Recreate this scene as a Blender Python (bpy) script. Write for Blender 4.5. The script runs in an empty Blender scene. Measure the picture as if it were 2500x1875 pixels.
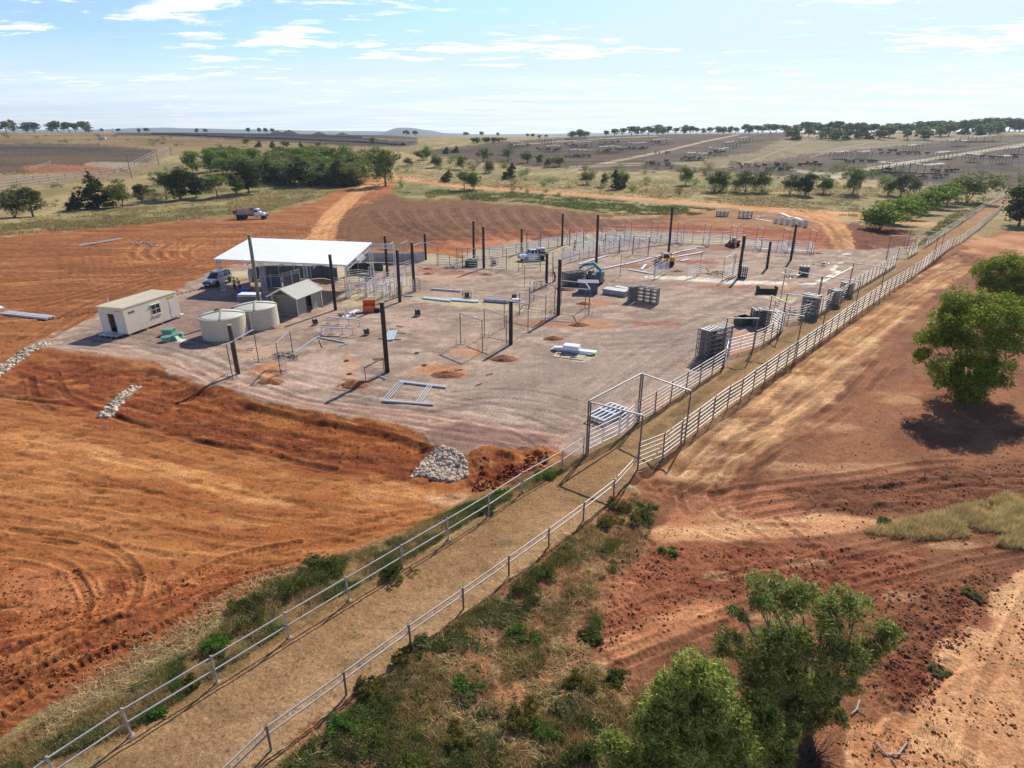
import bpy, math, random
import numpy as np
from mathutils import Vector, Matrix

random.seed(7)
RNG = np.random.default_rng(11)
SC = bpy.context.scene
COL = SC.collection

# ------------------------------------------------------------------ camera, sky, sun, exposure
F_PX, CAM_H = 1450.0, 20.0                      # focal length for a 2500 px wide frame, camera height in m
PITCH = math.atan((937.5 - 330) / F_PX)
cam_data = bpy.data.cameras.new('camera')
cam_data.sensor_width = 36.0
cam_data.lens = 36.0 * F_PX / 2500.0
cam_data.clip_start, cam_data.clip_end = 0.5, 40000
cam = bpy.data.objects.new('camera', cam_data)
COL.objects.link(cam)
cam.location = (0, 0, CAM_H)
cam.rotation_euler = (math.radians(90) - PITCH, 0, 0)
SC.camera = cam

SUN_EL, SUN_AZ = math.radians(40.5), math.radians(61.5)      # azimuth from +X, anticlockwise
world = bpy.data.worlds.new('World'); SC.world = world; world.use_nodes = True
wt = world.node_tree; wt.nodes.clear()
def wn(t, **k):
    n = wt.nodes.new(t)
    for a, b in k.items(): setattr(n, a, b)
    return n
out = wn('ShaderNodeOutputWorld'); bg = wn('ShaderNodeBackground'); bg.inputs['Strength'].default_value = 0.12
sky = wn('ShaderNodeTexSky', sky_type='NISHITA', sun_disc=False, sun_elevation=SUN_EL,
         sun_rotation=math.radians(90) - SUN_AZ, altitude=200, air_density=1.0, dust_density=0.5, ozone_density=1.0)
tc = wn('ShaderNodeTexCoord'); sep = wn('ShaderNodeSeparateXYZ')
wt.links.new(tc.outputs['Generated'], sep.inputs[0])
def wm(op, a, b=None, c=None, clamp=False):
    n = wn('ShaderNodeMath', operation=op); n.use_clamp = clamp
    for i, v in enumerate((a, b, c)):
        if v is None: continue
        if isinstance(v, (int, float)): n.inputs[i].default_value = v
        else: wt.links.new(v, n.inputs[i])
    return n.outputs[0]
X, Y, Z = sep.outputs
zc = wm('ADD', wm('MAXIMUM', Z, 0.0), 0.045)
comb = wn('ShaderNodeCombineXYZ')
wt.links.new(wm('DIVIDE', X, zc), comb.inputs[0]); wt.links.new(wm('DIVIDE', Y, zc), comb.inputs[1])
def cloud_noise(sx, sy, off, detail, rough, dist=0.0):
    mp = wn('ShaderNodeMapping'); wt.links.new(comb.outputs[0], mp.inputs[0])
    mp.inputs['Scale'].default_value = (sx, sy, 1); mp.inputs['Location'].default_value = off
    nz = wn('ShaderNodeTexNoise'); wt.links.new(mp.outputs[0], nz.inputs['Vector'])
    nz.inputs['Scale'].default_value = 1; nz.inputs['Detail'].default_value = detail
    nz.inputs['Roughness'].default_value = rough; nz.inputs['Distortion'].default_value = dist
    return nz.outputs['Fac']
def ss(v, lo, hi):
    n = wn('ShaderNodeMapRange', interpolation_type='SMOOTHSTEP'); wt.links.new(v, n.inputs['Value'])
    n.inputs['From Min'].default_value = lo; n.inputs['From Max'].default_value = hi
    return n.outputs['Result']
big = cloud_noise(0.5, 0.8, (3.7, 2.6, 0), 3, 0.5)
fine = cloud_noise(1.7, 3.0, (2.4, 5.2, 0), 12, 0.66, 0.35)
puff = ss(wm('ADD', wm('MULTIPLY', big, 0.55), wm('MULTIPLY', fine, 0.62)), 0.612, 0.685)
haze_band = cloud_noise(0.35, 0.9, (7, 2, 0), 6, 0.6)
low = wm('SUBTRACT', 1.0, ss(Z, 0.0, 0.125))                 # thin veil towards the horizon
veil = wm('MULTIPLY', low, wm('ADD', 0.45, wm('MULTIPLY', ss(haze_band, 0.38, 0.62), 0.5)))
cl = wm('MAXIMUM', wm('MULTIPLY', wm('MULTIPLY', puff, 0.95), wm('SUBTRACT', 1.0, ss(Z, 0.2, 0.4))), veil, clamp=True)
mix = wn('ShaderNodeMix', data_type='RGBA')
wt.links.new(cl, mix.inputs['Factor']); 
tint = wn('ShaderNodeMix', data_type='RGBA', blend_type='MULTIPLY'); tint.inputs['Factor'].default_value = 1
cap = wn('ShaderNodeMix', data_type='RGBA', blend_type='DARKEN'); cap.inputs['Factor'].default_value = 1; cap.inputs['B'].default_value = (5.2, 6.6, 8.2, 1)
wt.links.new(sky.outputs[0], tint.inputs['A']); tint.inputs['B'].default_value = (0.82, 0.97, 1.46, 1)
wt.links.new(tint.outputs['Result'], cap.inputs['A'])
wt.links.new(cap.outputs['Result'], mix.inputs['A'])
mix.inputs['B'].default_value = (8.8, 9.0, 8.9, 1)
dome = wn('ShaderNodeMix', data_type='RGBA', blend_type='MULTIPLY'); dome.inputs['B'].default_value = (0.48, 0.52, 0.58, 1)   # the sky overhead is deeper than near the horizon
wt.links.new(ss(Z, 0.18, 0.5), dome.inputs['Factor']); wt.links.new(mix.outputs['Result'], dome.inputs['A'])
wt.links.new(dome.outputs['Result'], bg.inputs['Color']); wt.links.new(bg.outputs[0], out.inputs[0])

SUN_DIR = Vector((math.cos(SUN_EL) * math.cos(SUN_AZ), math.cos(SUN_EL) * math.sin(SUN_AZ), math.sin(SUN_EL)))
sun_data = bpy.data.lights.new('sun', 'SUN'); sun_data.energy = 5.0; sun_data.angle = math.radians(0.53)
sun_data.color = (1.0, 0.945, 0.845)
sun = bpy.data.objects.new('sun', sun_data); COL.objects.link(sun)
sun.rotation_euler = SUN_DIR.to_track_quat('Z', 'Y').to_euler(); sun.location = (30, 60, 90)

SC.view_settings.view_transform = 'Standard'; SC.view_settings.look = 'None'
SC.view_settings.exposure = 0.22; SC.view_settings.gamma = 1
SC.cycles.max_bounces = 6; SC.cycles.diffuse_bounces = 3; SC.cycles.glossy_bounces = 3
SC.cycles.transparent_max_bounces = 6; SC.cycles.use_denoising = True

# ------------------------------------------------------------------ helpers: numbers
def sstep(x, a, b):
    t = np.clip((x - a) / (b - a), 0, 1); return t * t * (3 - 2 * t)
def hash2(ix, iy, seed):
    n = (ix.astype(np.int64) * 374761393 + iy.astype(np.int64) * 668265263 + seed * 974634777) & 0xFFFFFFFF
    n = ((n ^ (n >> 13)) * 1274126177) & 0xFFFFFFFF
    n = n ^ (n >> 16)
    return (n & 0xFFFF).astype(np.float32) / 65535.0
def vnoise(x, y, seed=0):
    ix, iy = np.floor(x), np.floor(y); fx, fy = x - ix, y - iy
    fx = fx * fx * (3 - 2 * fx); fy = fy * fy * (3 - 2 * fy)
    a, b = hash2(ix, iy, seed), hash2(ix + 1, iy, seed)
    c, d = hash2(ix, iy + 1, seed), hash2(ix + 1, iy + 1, seed)
    return a + (b - a) * fx + (c - a) * fy + (a - b - c + d) * fx * fy
def fbm(x, y, octv=4, seed=0, gain=0.5):
    s, a, t = 0, 1.0, 0
    for o in range(octv):
        s = s + a * vnoise(x * 2 ** o + 17.3 * o, y * 2 ** o - 9.1 * o, seed + o); t += a; a *= gain
    return s / t
def lin(c):
    c = np.array(c, dtype=np.float64) / 255.0
    return np.where(c <= 0.04045, c / 12.92, ((c + 0.055) / 1.055) ** 2.4)
def L(r, g, b, k=1.0): return tuple(float(v) * k for v in lin((r, g, b)))

# terrain of the far country (flat site, rise beyond the creek line)
def far_z(x, y):
    x = np.asarray(x, dtype=np.float64); y = np.asarray(y, dtype=np.float64)
    yy = np.maximum(y, 1.0); u = np.clip(x / yy, -1.2, 1.2)
    amp = np.interp(u, [-1.2, -0.86, -0.6, -0.35, -0.1, 0.05, 0.25, 0.5, 0.86, 1.2],
                       [23.0, 23.2, 22.3, 21.6, 18.2, 17.5, 20.8, 22.6, 24.6, 25.5])
    s = sstep(y, 190.0, 760.0)
    z = amp * s
    z = z + s * (1 - sstep(y, 700, 1100)) * 2.2 * (fbm(x / 140.0, y / 110.0, 3, 41) - 0.5)
    z = z - sstep(y, 900, 3000) * 6.0 + sstep(y, 140, 185) * (1 - sstep(y, 200, 260)) * (-1.2)
    return z

# ------------------------------------------------------------------ helpers: where a sight line of the photograph meets the ground
CROP = {0: (0, 0, 0.88475), 1: (200, 560, 3.16), 2: (800, 500, 3.16), 3: (1200, 500, 4.0218), 4: (1600, 480, 3.687),
        5: (1350, 700, 3.16), 6: (550, 700, 3.16), 7: (480, 620, 7.9), 8: (760, 560, 7.373), 9: (1580, 700, 5.267),
        10: (1100, 560, 5.53), 11: (0, 700, 3.16), 12: (0, 560, 5.53), 13: (0, 250, 2.602), 14: (800, 250, 2.602),
        15: (1650, 230, 2.602), 16: (1900, 550, 2.552), 17: (0, 1150, 2.288), 18: (800, 1150, 2.288), 19: (1600, 1150, 2.288), 20: (2000, 560, 5.53), 21: (2250, 430, 5.012)}
CP, SP = math.cos(PITCH), math.sin(PITCH)
def src(k, x, y):
    a = CROP[k]; return a[0] + x / a[2], a[1] + y / a[2]
def G(k, x, y, z=None):
    """ground point (or point at height z) seen at crop k, pixel x, y"""
    px, py = src(k, x, y)
    a, b = (px - 1250) / F_PX, -(py - 937.5) / F_PX
    d = (a, CP + b * SP, -SP + b * CP)
    if z is not None:
        t = (z - CAM_H) / d[2]; return Vector((d[0] * t, d[1] * t, z))
    ts = np.concatenate([np.linspace(10, 180, 341), np.geomspace(180.5, 9000, 2500)])
    zz = CAM_H + d[2] * ts; hh = far_z(d[0] * ts, d[1] * ts)
    below = np.nonzero(zz <= hh)[0]
    i = below[0] if len(below) else -1
    if i < 0 or ts[i] > 1050:                      # sight line just over the crest: stand the thing on the crest
        w_ = (ts > 560) & (ts < 900); i = int(np.nonzero(w_)[0][np.argmin((zz - hh)[w_])]); t = ts[i]
        return Vector((d[0] * t, d[1] * t, float(hh[i])))
    if i > 0:
        a0, a1 = zz[i - 1] - hh[i - 1], zz[i] - hh[i]
        f = a0 / (a0 - a1) if a0 != a1 else 0
        t = ts[i - 1] + (ts[i] - ts[i - 1]) * f
    else: t = ts[0]
    return Vector((d[0] * t, d[1] * t, float(far_z(d[0] * t, d[1] * t))))
def proj(x, y, z):
    zc_ = y * CP - (z - CAM_H) * SP; yc = y * SP + (z - CAM_H) * CP
    return 1250 + F_PX * x / zc_, 937.5 - F_PX * yc / zc_
def depth(p): return p[1] * CP - (p[2] - CAM_H) * SP
def height_of(base, k, x, y):
    """height of a thing standing at base whose top shows at row y"""
    ty = src(k, x, y)[1]; lo, hi = 0.0, 40.0
    for _ in range(30):
        m = (lo + hi) / 2
        if proj(base[0], base[1], base[2] + m)[1] > ty: lo = m
        else: hi = m
    return lo

# ------------------------------------------------------------------ helpers: materials
MATS = {}
def mat(name, col, rough=0.8, metal=0.0, noise=0.12, nscale=6.0, bump=0.0, bscale=20.0, attr=None, trans=0.0, spec=0.5, coat=0.0):
    if name in MATS: return MATS[name]
    m = bpy.data.materials.new(name); m.use_nodes = True; nt = m.node_tree; N, K = nt.nodes, nt.links
    p = N['Principled BSDF']; p.inputs['Roughness'].default_value = rough; p.inputs['Metallic'].default_value = metal
    p.inputs['Specular IOR Level'].default_value = spec; p.inputs['Coat Weight'].default_value = coat
    tcn = N.new('ShaderNodeTexCoord')
    nz = N.new('ShaderNodeTexNoise'); nz.inputs['Scale'].default_value = nscale; nz.inputs['Detail'].default_value = 6
    K.new(tcn.outputs['Object'], nz.inputs['Vector'])
    mr = N.new('ShaderNodeMapRange'); K.new(nz.outputs['Fac'], mr.inputs['Value'])
    mr.inputs['From Min'].default_value = 0.25; mr.inputs['From Max'].default_value = 0.75
    mr.inputs['To Min'].default_value = 1 - noise; mr.inputs['To Max'].default_value = 1 + noise
    mx = N.new('ShaderNodeMix'); mx.data_type = 'RGBA'; mx.blend_type = 'MULTIPLY'; mx.inputs['Factor'].default_value = 1
    if attr:
        at = N.new('ShaderNodeAttribute'); at.attribute_name = attr; K.new(at.outputs['Color'], mx.inputs['A'])
    else: mx.inputs['A'].default_value = (*col, 1)
    K.new(mr.outputs['Result'], mx.inputs['B']); K.new(mx.outputs['Result'], p.inputs['Base Color'])
    if bump:
        nb = N.new('ShaderNodeTexNoise'); nb.inputs['Scale'].default_value = bscale; nb.inputs['Detail'].default_value = 5
        K.new(tcn.outputs['Object'], nb.inputs['Vector'])
        bp = N.new('ShaderNodeBump'); bp.inputs['Strength'].default_value = bump; bp.inputs['Distance'].default_value = 0.05
        K.new(nb.outputs['Fac'], bp.inputs['Height']); K.new(bp.outputs[0], p.inputs['Normal'])
    if trans:
        tr = N.new('ShaderNodeBsdfTranslucent'); K.new(mx.outputs['Result'], tr.inputs['Color'])
        ms = N.new('ShaderNodeMixShader'); ms.inputs[0].default_value = trans
        K.new(p.outputs[0], ms.inputs[1]); K.new(tr.outputs[0], ms.inputs[2]); K.new(ms.outputs[0], N['Material Output'].inputs[0])
    MATS[name] = m; return m

STEEL = mat('galvanised steel', (0.56, 0.56, 0.56), 0.42, 0.25, 0.15, 3.0)
PENR = mat('new bright rail steel', (0.74, 0.74, 0.76), 0.35, 0.3, 0.12, 2.0)
RAIL = mat('weathered rail steel', (0.42, 0.40, 0.38), 0.5, 0.25, 0.2, 2.0)
OLDRAIL = mat('dull old rail steel', (0.42, 0.40, 0.37), 0.6, 0.3, 0.25, 2.0)
POSTST = mat('brownish steel post', (0.17, 0.14, 0.125), 0.6, 0.3, 0.25, 4.0)
TIMBER = mat('dark stained timber', (0.030, 0.022, 0.020), 0.75, 0, 0.35, 5.0, 0.3, 12)
LOG = mat('brown log', (0.075, 0.048, 0.035), 0.8, 0, 0.35, 5.0, 0.3, 12)
GREENLOG = mat('greenish treated timber', (0.16, 0.17, 0.10), 0.8, 0, 0.3, 5.0)
ENDGRAIN = mat('cut timber end', (0.42, 0.31, 0.16), 0.8, 0, 0.2, 20)
CREAM = mat('cream painted steel', (0.68, 0.60, 0.45), 0.55, 0, 0.05, 1.5)
CREAMROOF = mat('cream ribbed roof', (0.80, 0.70, 0.46), 0.5, 0, 0.06, 1.0)
TANKM = mat('beige poly tank', (0.56, 0.50, 0.37), 0.5, 0, 0.06, 1.2)
WHITE = mat('white paint', (0.80, 0.80, 0.80), 0.35, 0, 0.05, 2)
ROOFW = mat('zincalume roof sheet', (0.86, 0.87, 0.88), 0.32, 0.3, 0.03, 0.6)
SHADE = mat('shade cloth', (0.35, 0.34, 0.33), 0.8, 0, 0.2, 1)
BLACK = mat('black rubber', (0.015, 0.015, 0.017), 0.8, 0, 0.2, 6)
DARK = mat('dark metal', (0.045, 0.045, 0.05), 0.5, 0.3, 0.3, 5)
GLASS = mat('dark window glass', (0.02, 0.028, 0.035), 0.06, 0, 0.05, 1, spec=0.8)
SILVER = mat('silver grey car paint', (0.27, 0.28, 0.30), 0.28, 0.5, 0.05, 2, coat=0.6)
CARWHITE = mat('white car paint', (0.75, 0.76, 0.77), 0.25, 0.0, 0.05, 2, coat=0.6)
ORANGE = mat('orange painted steel', (0.70, 0.13, 0.03), 0.45, 0, 0.1, 3)
YELLOW = mat('yellow machine paint', (0.66, 0.36, 0.03), 0.4, 0, 0.15, 3)
RED = mat('red machine paint', (0.42, 0.03, 0.02), 0.4, 0, 0.15, 3)
TEAL = mat('teal machine paint', (0.03, 0.26, 0.33), 0.4, 0, 0.15, 3)
GREENP = mat('green plastic', (0.13, 0.30, 0.21), 0.5, 0, 0.08, 3)
DKGREEN = mat('dark green steel', (0.03, 0.07, 0.035), 0.5, 0, 0.2, 3)
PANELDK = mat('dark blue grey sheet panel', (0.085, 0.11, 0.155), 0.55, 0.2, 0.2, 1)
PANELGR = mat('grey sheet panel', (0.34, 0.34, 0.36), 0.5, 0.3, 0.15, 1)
CONC = mat('concrete', (0.45, 0.40, 0.32), 0.9, 0, 0.12, 1.5)
PINE = mat('pine timber', (0.42, 0.27, 0.13), 0.8, 0, 0.2, 5)
BLUE = mat('blue plastic', (0.03, 0.07, 0.40), 0.5, 0, 0.1, 3)
SKIN = mat('skin', (0.45, 0.26, 0.18), 0.6, 0, 0.05, 5)
HIVIS_Y = mat('yellow hi-vis cloth', (0.65, 0.72, 0.03), 0.8, 0, 0.05, 5)
HIVIS_G = mat('green hi-vis cloth', (0.18, 0.62, 0.08), 0.8, 0, 0.05, 5)
HIVIS_O = mat('orange hi-vis cloth', (0.80, 0.20, 0.10), 0.8, 0, 0.05, 5)
NAVY = mat('navy cloth', (0.02, 0.025, 0.06), 0.9, 0, 0.1, 5)
BARK = mat('grey brown bark', (0.16, 0.12, 0.09), 0.9, 0, 0.3, 4)
DEADWOOD = mat('bleached wood', (0.42, 0.33, 0.25), 0.9, 0, 0.25, 6)
LEAF = mat('leaves', (0, 0, 0), 0.55, 0, 0.15, 0.8, attr='Col', trans=0.5, spec=0.12)
STRAW = mat('grass blades', (0, 0, 0), 0.8, 0, 0.15, 0.7, attr='Col', trans=0.25, spec=0.2)
ROCK = mat('pale rock', (0.40, 0.37, 0.34), 0.9, 0, 0.3, 3, 0.4, 14)
SOIL = mat('dug orange soil', (0.27, 0.105, 0.045), 1.0, 0, 0.35, 3, 0.8, 9)
CLOD = mat('red soil clods', (0.20, 0.068, 0.032), 1.0, 0, 0.3, 3, 0.6, 14)
COWM = mat('cattle hide', (0.05, 0.03, 0.022), 0.8, 0, 0.4, 2)
COWR = mat('red cattle hide', (0.16, 0.07, 0.04), 0.8, 0, 0.3, 2)

# ------------------------------------------------------------------ helpers: objects
def props(o, label=None, cat=None, group=None, kind=None):
    if label: o['label'] = label
    if cat: o['category'] = cat
    if group: o['group'] = group
    if kind: o['kind'] = kind
    return o
def thing(name, label, cat, loc=(0, 0, 0), rz=0.0, group=None):
    o = bpy.data.objects.new(name, None); COL.objects.link(o); o.empty_display_size = 0.3
    o.location = loc; o.rotation_euler = (0, 0, rz)
    return props(o, label, cat, group)
def copy_thing(root, loc, rz, label, group=None, scale=None):
    r = root.copy(); COL.objects.link(r); r.location = loc; r.rotation_euler = (0, 0, rz)
    if scale is not None: r.scale = scale if hasattr(scale, '__len__') else (scale,) * 3
    props(r, label, None, group)
    for ch in list(root.children):
        c = ch.copy(); COL.objects.link(c); c.parent = r
        for g in list(ch.children):
            d = g.copy(); COL.objects.link(d); d.parent = c
    return r
def np_mesh(name, V, Fc, cols=None, m=None, smooth=False):
    me = bpy.data.meshes.new(name); V = np.asarray(V, dtype=np.float32); Fc = np.asarray(Fc, dtype=np.int32)
    k = Fc.shape[1]; me.vertices.add(len(V)); me.vertices.foreach_set('co', V.ravel())
    me.loops.add(Fc.size); me.loops.foreach_set('vertex_index', Fc.ravel())
    me.polygons.add(len(Fc)); me.polygons.foreach_set('loop_start', np.arange(len(Fc), dtype=np.int32) * k)
    me.polygons.foreach_set('loop_total', np.full(len(Fc), k, dtype=np.int32))
    if smooth: me.polygons.foreach_set('use_smooth', np.ones(len(Fc), dtype=bool))
    if cols is not None:
        a = me.color_attributes.new('Col', 'FLOAT_COLOR', 'POINT'); C = np.ones((len(V), 4), dtype=np.float32); C[:, :3] = cols
        a.data.foreach_set('color', C.ravel())
    if m: me.materials.append(m)
    me.update(); return me
def np_obj(name, V, Fc, cols=None, m=None, smooth=False, parent=None):
    o = bpy.data.objects.new(name, np_mesh(name, V, Fc, cols, m, smooth)); COL.objects.link(o)
    if parent: o.parent = parent
    return o

class MB:
    """collects shapes and links them as ONE mesh object"""
    def __init__(s): s.v, s.f = [], []
    def add(s, vs, fs):
        n = len(s.v); s.v += [tuple(v) for v in vs]; s.f += [tuple(i + n for i in f) for f in fs]; return s
    def box(s, cx, cy, cz, sx, sy, sz, rz=0.0, rx=0.0, ry=0.0, taper=1.0):
        M = Matrix.Rotation(rz, 3, 'Z') @ Matrix.Rotation(ry, 3, 'Y') @ Matrix.Rotation(rx, 3, 'X'); vs = []
        for k in (-1, 1):
            t = taper if k > 0 else 1.0
            for i, j in ((-1, -1), (1, -1), (1, 1), (-1, 1)):
                p = M @ Vector((i * sx / 2 * t, j * sy / 2 * t, k * sz / 2)); vs.append((p.x + cx, p.y + cy, p.z + cz))
        return s.add(vs, [(3, 2, 1, 0), (4, 5, 6, 7), (0, 1, 5, 4), (1, 2, 6, 5), (2, 3, 7, 6), (3, 0, 4, 7)])
    def bar(s, p, q, w, h=None):
        h = h or w; p, q = Vector(p), Vector(q); d = (q - p)
        if d.length < 1e-6: return s
        d.normalize(); up = Vector((0, 0, 1)) if abs(d.z) < 0.95 else Vector((1, 0, 0))
        a = d.cross(up).normalized(); b = a.cross(d).normalized(); vs = []
        for c in (p, q):
            for i, j in ((-1, -1), (1, -1), (1, 1), (-1, 1)): vs.append(c + a * i * w / 2 + b * j * h / 2)
        return s.add(vs, [(0, 1, 2, 3), (7, 6, 5, 4), (0, 4, 5, 1), (1, 5, 6, 2), (2, 6, 7, 3), (3, 7, 4, 0)])
    def tube(s, p, q, r, n=6, r2=None, cap=True):
        p, q = Vector(p), Vector(q); r2 = r if r2 is None else r2; d = (q - p)
        if d.length < 1e-6: return s
        d.normalize(); up = Vector((0, 0, 1)) if abs(d.z) < 0.95 else Vector((1, 0, 0))
        a = d.cross(up).normalized(); b = a.cross(d).normalized(); vs = []
        for c, rr in ((p, r), (q, r2)):
            for i in range(n):
                t = 2 * math.pi * i / n; vs.append(c + (a * math.cos(t) + b * math.sin(t)) * rr)
        fs = [(i, (i + 1) % n, n + (i + 1) % n, n + i) for i in range(n)]
        if cap: fs += [tuple(range(n - 1, -1, -1)), tuple(range(n, 2 * n))]
        return s.add(vs, fs)
    def path(s, pts, r, n=6):
        for a, b in zip(pts[:-1], pts[1:]): s.tube(a, b, r, n)
        return s
    def lathe(s, prof, n=24, c=(0, 0, 0), cap=True):
        vs = []
        for r, z in prof:
            for i in range(n):
                t = 2 * math.pi * i / n; vs.append((c[0] + r * math.cos(t), c[1] + r * math.sin(t), c[2] + z))
        fs = []
        for k in range(len(prof) - 1):
            for i in range(n):
                j = (i + 1) % n; fs.append((k * n + i, k * n + j, (k + 1) * n + j, (k + 1) * n + i))
        if cap: fs += [tuple(range(n - 1, -1, -1)), tuple((len(prof) - 1) * n + i for i in range(n))]
        return s.add(vs, fs)
    def loft(s, rings, cap=True):
        n = len(rings[0]); vs = [v for r in rings for v in r]; fs = []
        for k in range(len(rings) - 1):
            for i in range(n):
                j = (i + 1) % n; fs.append((k * n + i, k * n + j, (k + 1) * n + j, (k + 1) * n + i))
        if cap: fs += [tuple(range(n - 1, -1, -1)), tuple((len(rings) - 1) * n + i for i in range(n))]
        return s.add(vs, fs)
    def poly(s, pts): return s.add(pts, [tuple(range(len(pts)))])
    def slab(s, pts, t):
        """closed plate: polygon pts extruded down by t"""
        n = len(pts); vs = [tuple(p) for p in pts] + [(p[0], p[1], p[2] - t) for p in pts]
        return s.add(vs, [tuple(range(n)), tuple(range(2 * n - 1, n - 1, -1))] + [(i, n + i, n + (i + 1) % n, (i + 1) % n) for i in range(n)])
    def build(s, name, m, parent=None, smooth=False):
        me = bpy.data.meshes.new(name); me.from_pydata(s.v, [], s.f); me.materials.append(m)
        if smooth: me.polygons.foreach_set('use_smooth', np.ones(len(me.polygons), dtype=bool))
        me.update(); o = bpy.data.objects.new(name, me); COL.objects.link(o)
        if parent: o.parent = parent
        return o
# ------------------------------------------------------------------ THE GROUND: one height and colour field over the whole country
_cols = np.arange(-420, 2921, 2.6)
_rows = [2.0]
while _rows[-1] < 9000:
    y = _rows[-1]; zc_ = CP * y + SP * CAM_H
    st = 2.4 * zc_ * zc_ / (F_PX * CAM_H)
    if y < 13: st = 0.12
    elif 175 < y < 1000: st = min(st, 4.5)
    elif y >= 1000: st = y * 0.03
    _rows.append(y + st)
_rows = np.array(_rows); NR, NC = len(_rows), len(_cols)
GY = np.repeat(_rows[:, None], NC, 1)
GX = (_cols[None, :] - 1250) / F_PX * (CP * GY + SP * CAM_H)
gx, gy = GX.ravel(), GY.ravel(); N_ = len(gx)
gz = far_z(gx, gy)
_px, _py = proj(gx, gy, gz)
gu, gv = _px * 0.88475, _py * 0.88475            # chart of the land used for laying out its zones
gd = gy * CP + (CAM_H - gz) * SP                 # distance scale
hgt = np.zeros(N_)                               # small relief added on top
C = np.zeros((N_, 3))
zone = np.zeros(N_, dtype=np.int8)
ZN = ['ground', 'gravel_pad', 'cattle_lane', 'dirt_road', 'concrete_floor', 'feedlot_ground', 'gravel_road']

def inside(poly, soft=2.5, warp=1.5, wseed=3, wscale=1.0):
    """soft mask of a polygon of the chart; warp = wobble of its edge in metres"""
    P = np.array(poly, dtype=np.float64)
    pad = 25 + 2 * soft
    idx = np.nonzero((gu > P[:, 0].min() - pad) & (gu < P[:, 0].max() + pad) & (gv > P[:, 1].min() - pad) & (gv < P[:, 1].max() + pad))[0]
    u, v = gu[idx].copy(), gv[idx].copy()
    k = np.minimum(warp * 1283.0 / gd[idx], 22.0)
    u += k * 2 * (fbm(gx[idx] / (2.2 * wscale), gy[idx] / (2.2 * wscale), 4, wseed) - 0.35) * 1.6
    v += k * 0.7 * (fbm(gx[idx] / (2.2 * wscale), gy[idx] / (2.2 * wscale), 4, wseed + 9) - 0.35) * 1.6
    ins = np.zeros(len(idx), dtype=bool); dist = np.full(len(idx), 1e9)
    n = len(P)
    for i in range(n):
        x1, y1 = P[i]; x2, y2 = P[(i + 1) % n]
        if y1 != y2:
            c = ((y1 > v) != (y2 > v)); xx = (x2 - x1) * (v - y1) / (y2 - y1) + x1
            ins ^= c & (u < xx)
        dx, dy = x2 - x1, y2 - y1; t = np.clip(((u - x1) * dx + (v - y1) * dy) / (dx * dx + dy * dy + 1e-9), 0, 1)
        dist = np.minimum(dist, np.hypot(u - x1 - t * dx, v - y1 - t * dy))
    sd = np.where(ins, dist, -dist)
    m = sstep(sd, -soft, soft)
    keep = m > 0
    return idx[keep], m[keep]
def tone(idx, a, b, ang=0.0, along=6.0, across=6.0, seed=5, lo=0.30, hi=0.70, octv=6):
    ca, sa = math.cos(ang), math.sin(ang)
    x, y = gx[idx] * ca + gy[idx] * sa, -gx[idx] * sa + gy[idx] * ca
    n = sstep(fbm(x / along, y / across, octv, seed, 0.55), lo, hi)[:, None]
    return np.array(L(*a)) * (1 - n) + np.array(L(*b)) * n
def lay(poly, a, b, soft=2.5, warp=1.5, zn=None, alpha=1.0, third=None, wscale=1.0, **k):
    idx, m = inside(poly, soft, warp, wscale=wscale)
    if not len(idx): return idx, m
    c = tone(idx, a, b, **k)
    if third is not None:
        t3 = sstep(fbm(gx[idx] / (k.get('along', 6) * 0.45), gy[idx] / (k.get('across', 6) * 0.45), 4, k.get('seed', 5) + 31), 0.50, 0.80)[:, None] * 0.8
        c = c * (1 - t3) + np.array(L(*third)) * t3
    mm = (m * alpha)[:, None]
    C[idx] = C[idx] * (1 - mm) + c * mm
    if zn is not None: zone[idx[m > 0.5]] = ZN.index(zn)
    return idx, m
def blotch(u, v, ru, rv, col, alpha=0.9, rough=1.0, seed=1):
    """a stain or bare patch of irregular outline"""
    idx = np.nonzero((abs(gu - u) < ru * 1.6) & (abs(gv - v) < rv * 1.6))[0]
    n = fbm(gx[idx] / rough, gy[idx] / rough, 4, 60 + seed)
    d = np.hypot((gu[idx] - u) / ru, (gv[idx] - v) / rv) + (n - 0.5) * 1.3
    m = (sstep(-d, -1.1, -0.55) * alpha)[:, None]
    C[idx] = C[idx] * (1 - m) + np.array(L(*col)) * m

# --- base: dry grassland
n1 = sstep(fbm(gx / 9, gy / 14, 5, 71), 0.36, 0.62)[:, None]; n2 = sstep(fbm(gx / 3.1, gy / 5, 4, 72), 0.4, 0.7)[:, None]
C[:] = np.array(L(146, 124, 86)) * (1 - n1) + np.array(L(170, 146, 102)) * n1
C[:] = C * (1 - 0.45 * n2) + np.array(L(116, 106, 70)) * 0.45 * n2
far = (gy > 120)
n3 = sstep(fbm(gx / 26, gy / 40, 4, 73), 0.52, 0.66)[:, None] * far[:, None]
C[:] = C * (1 - n3 * 0.6) + np.array(L(122, 112, 74)) * n3 * 0.6
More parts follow.
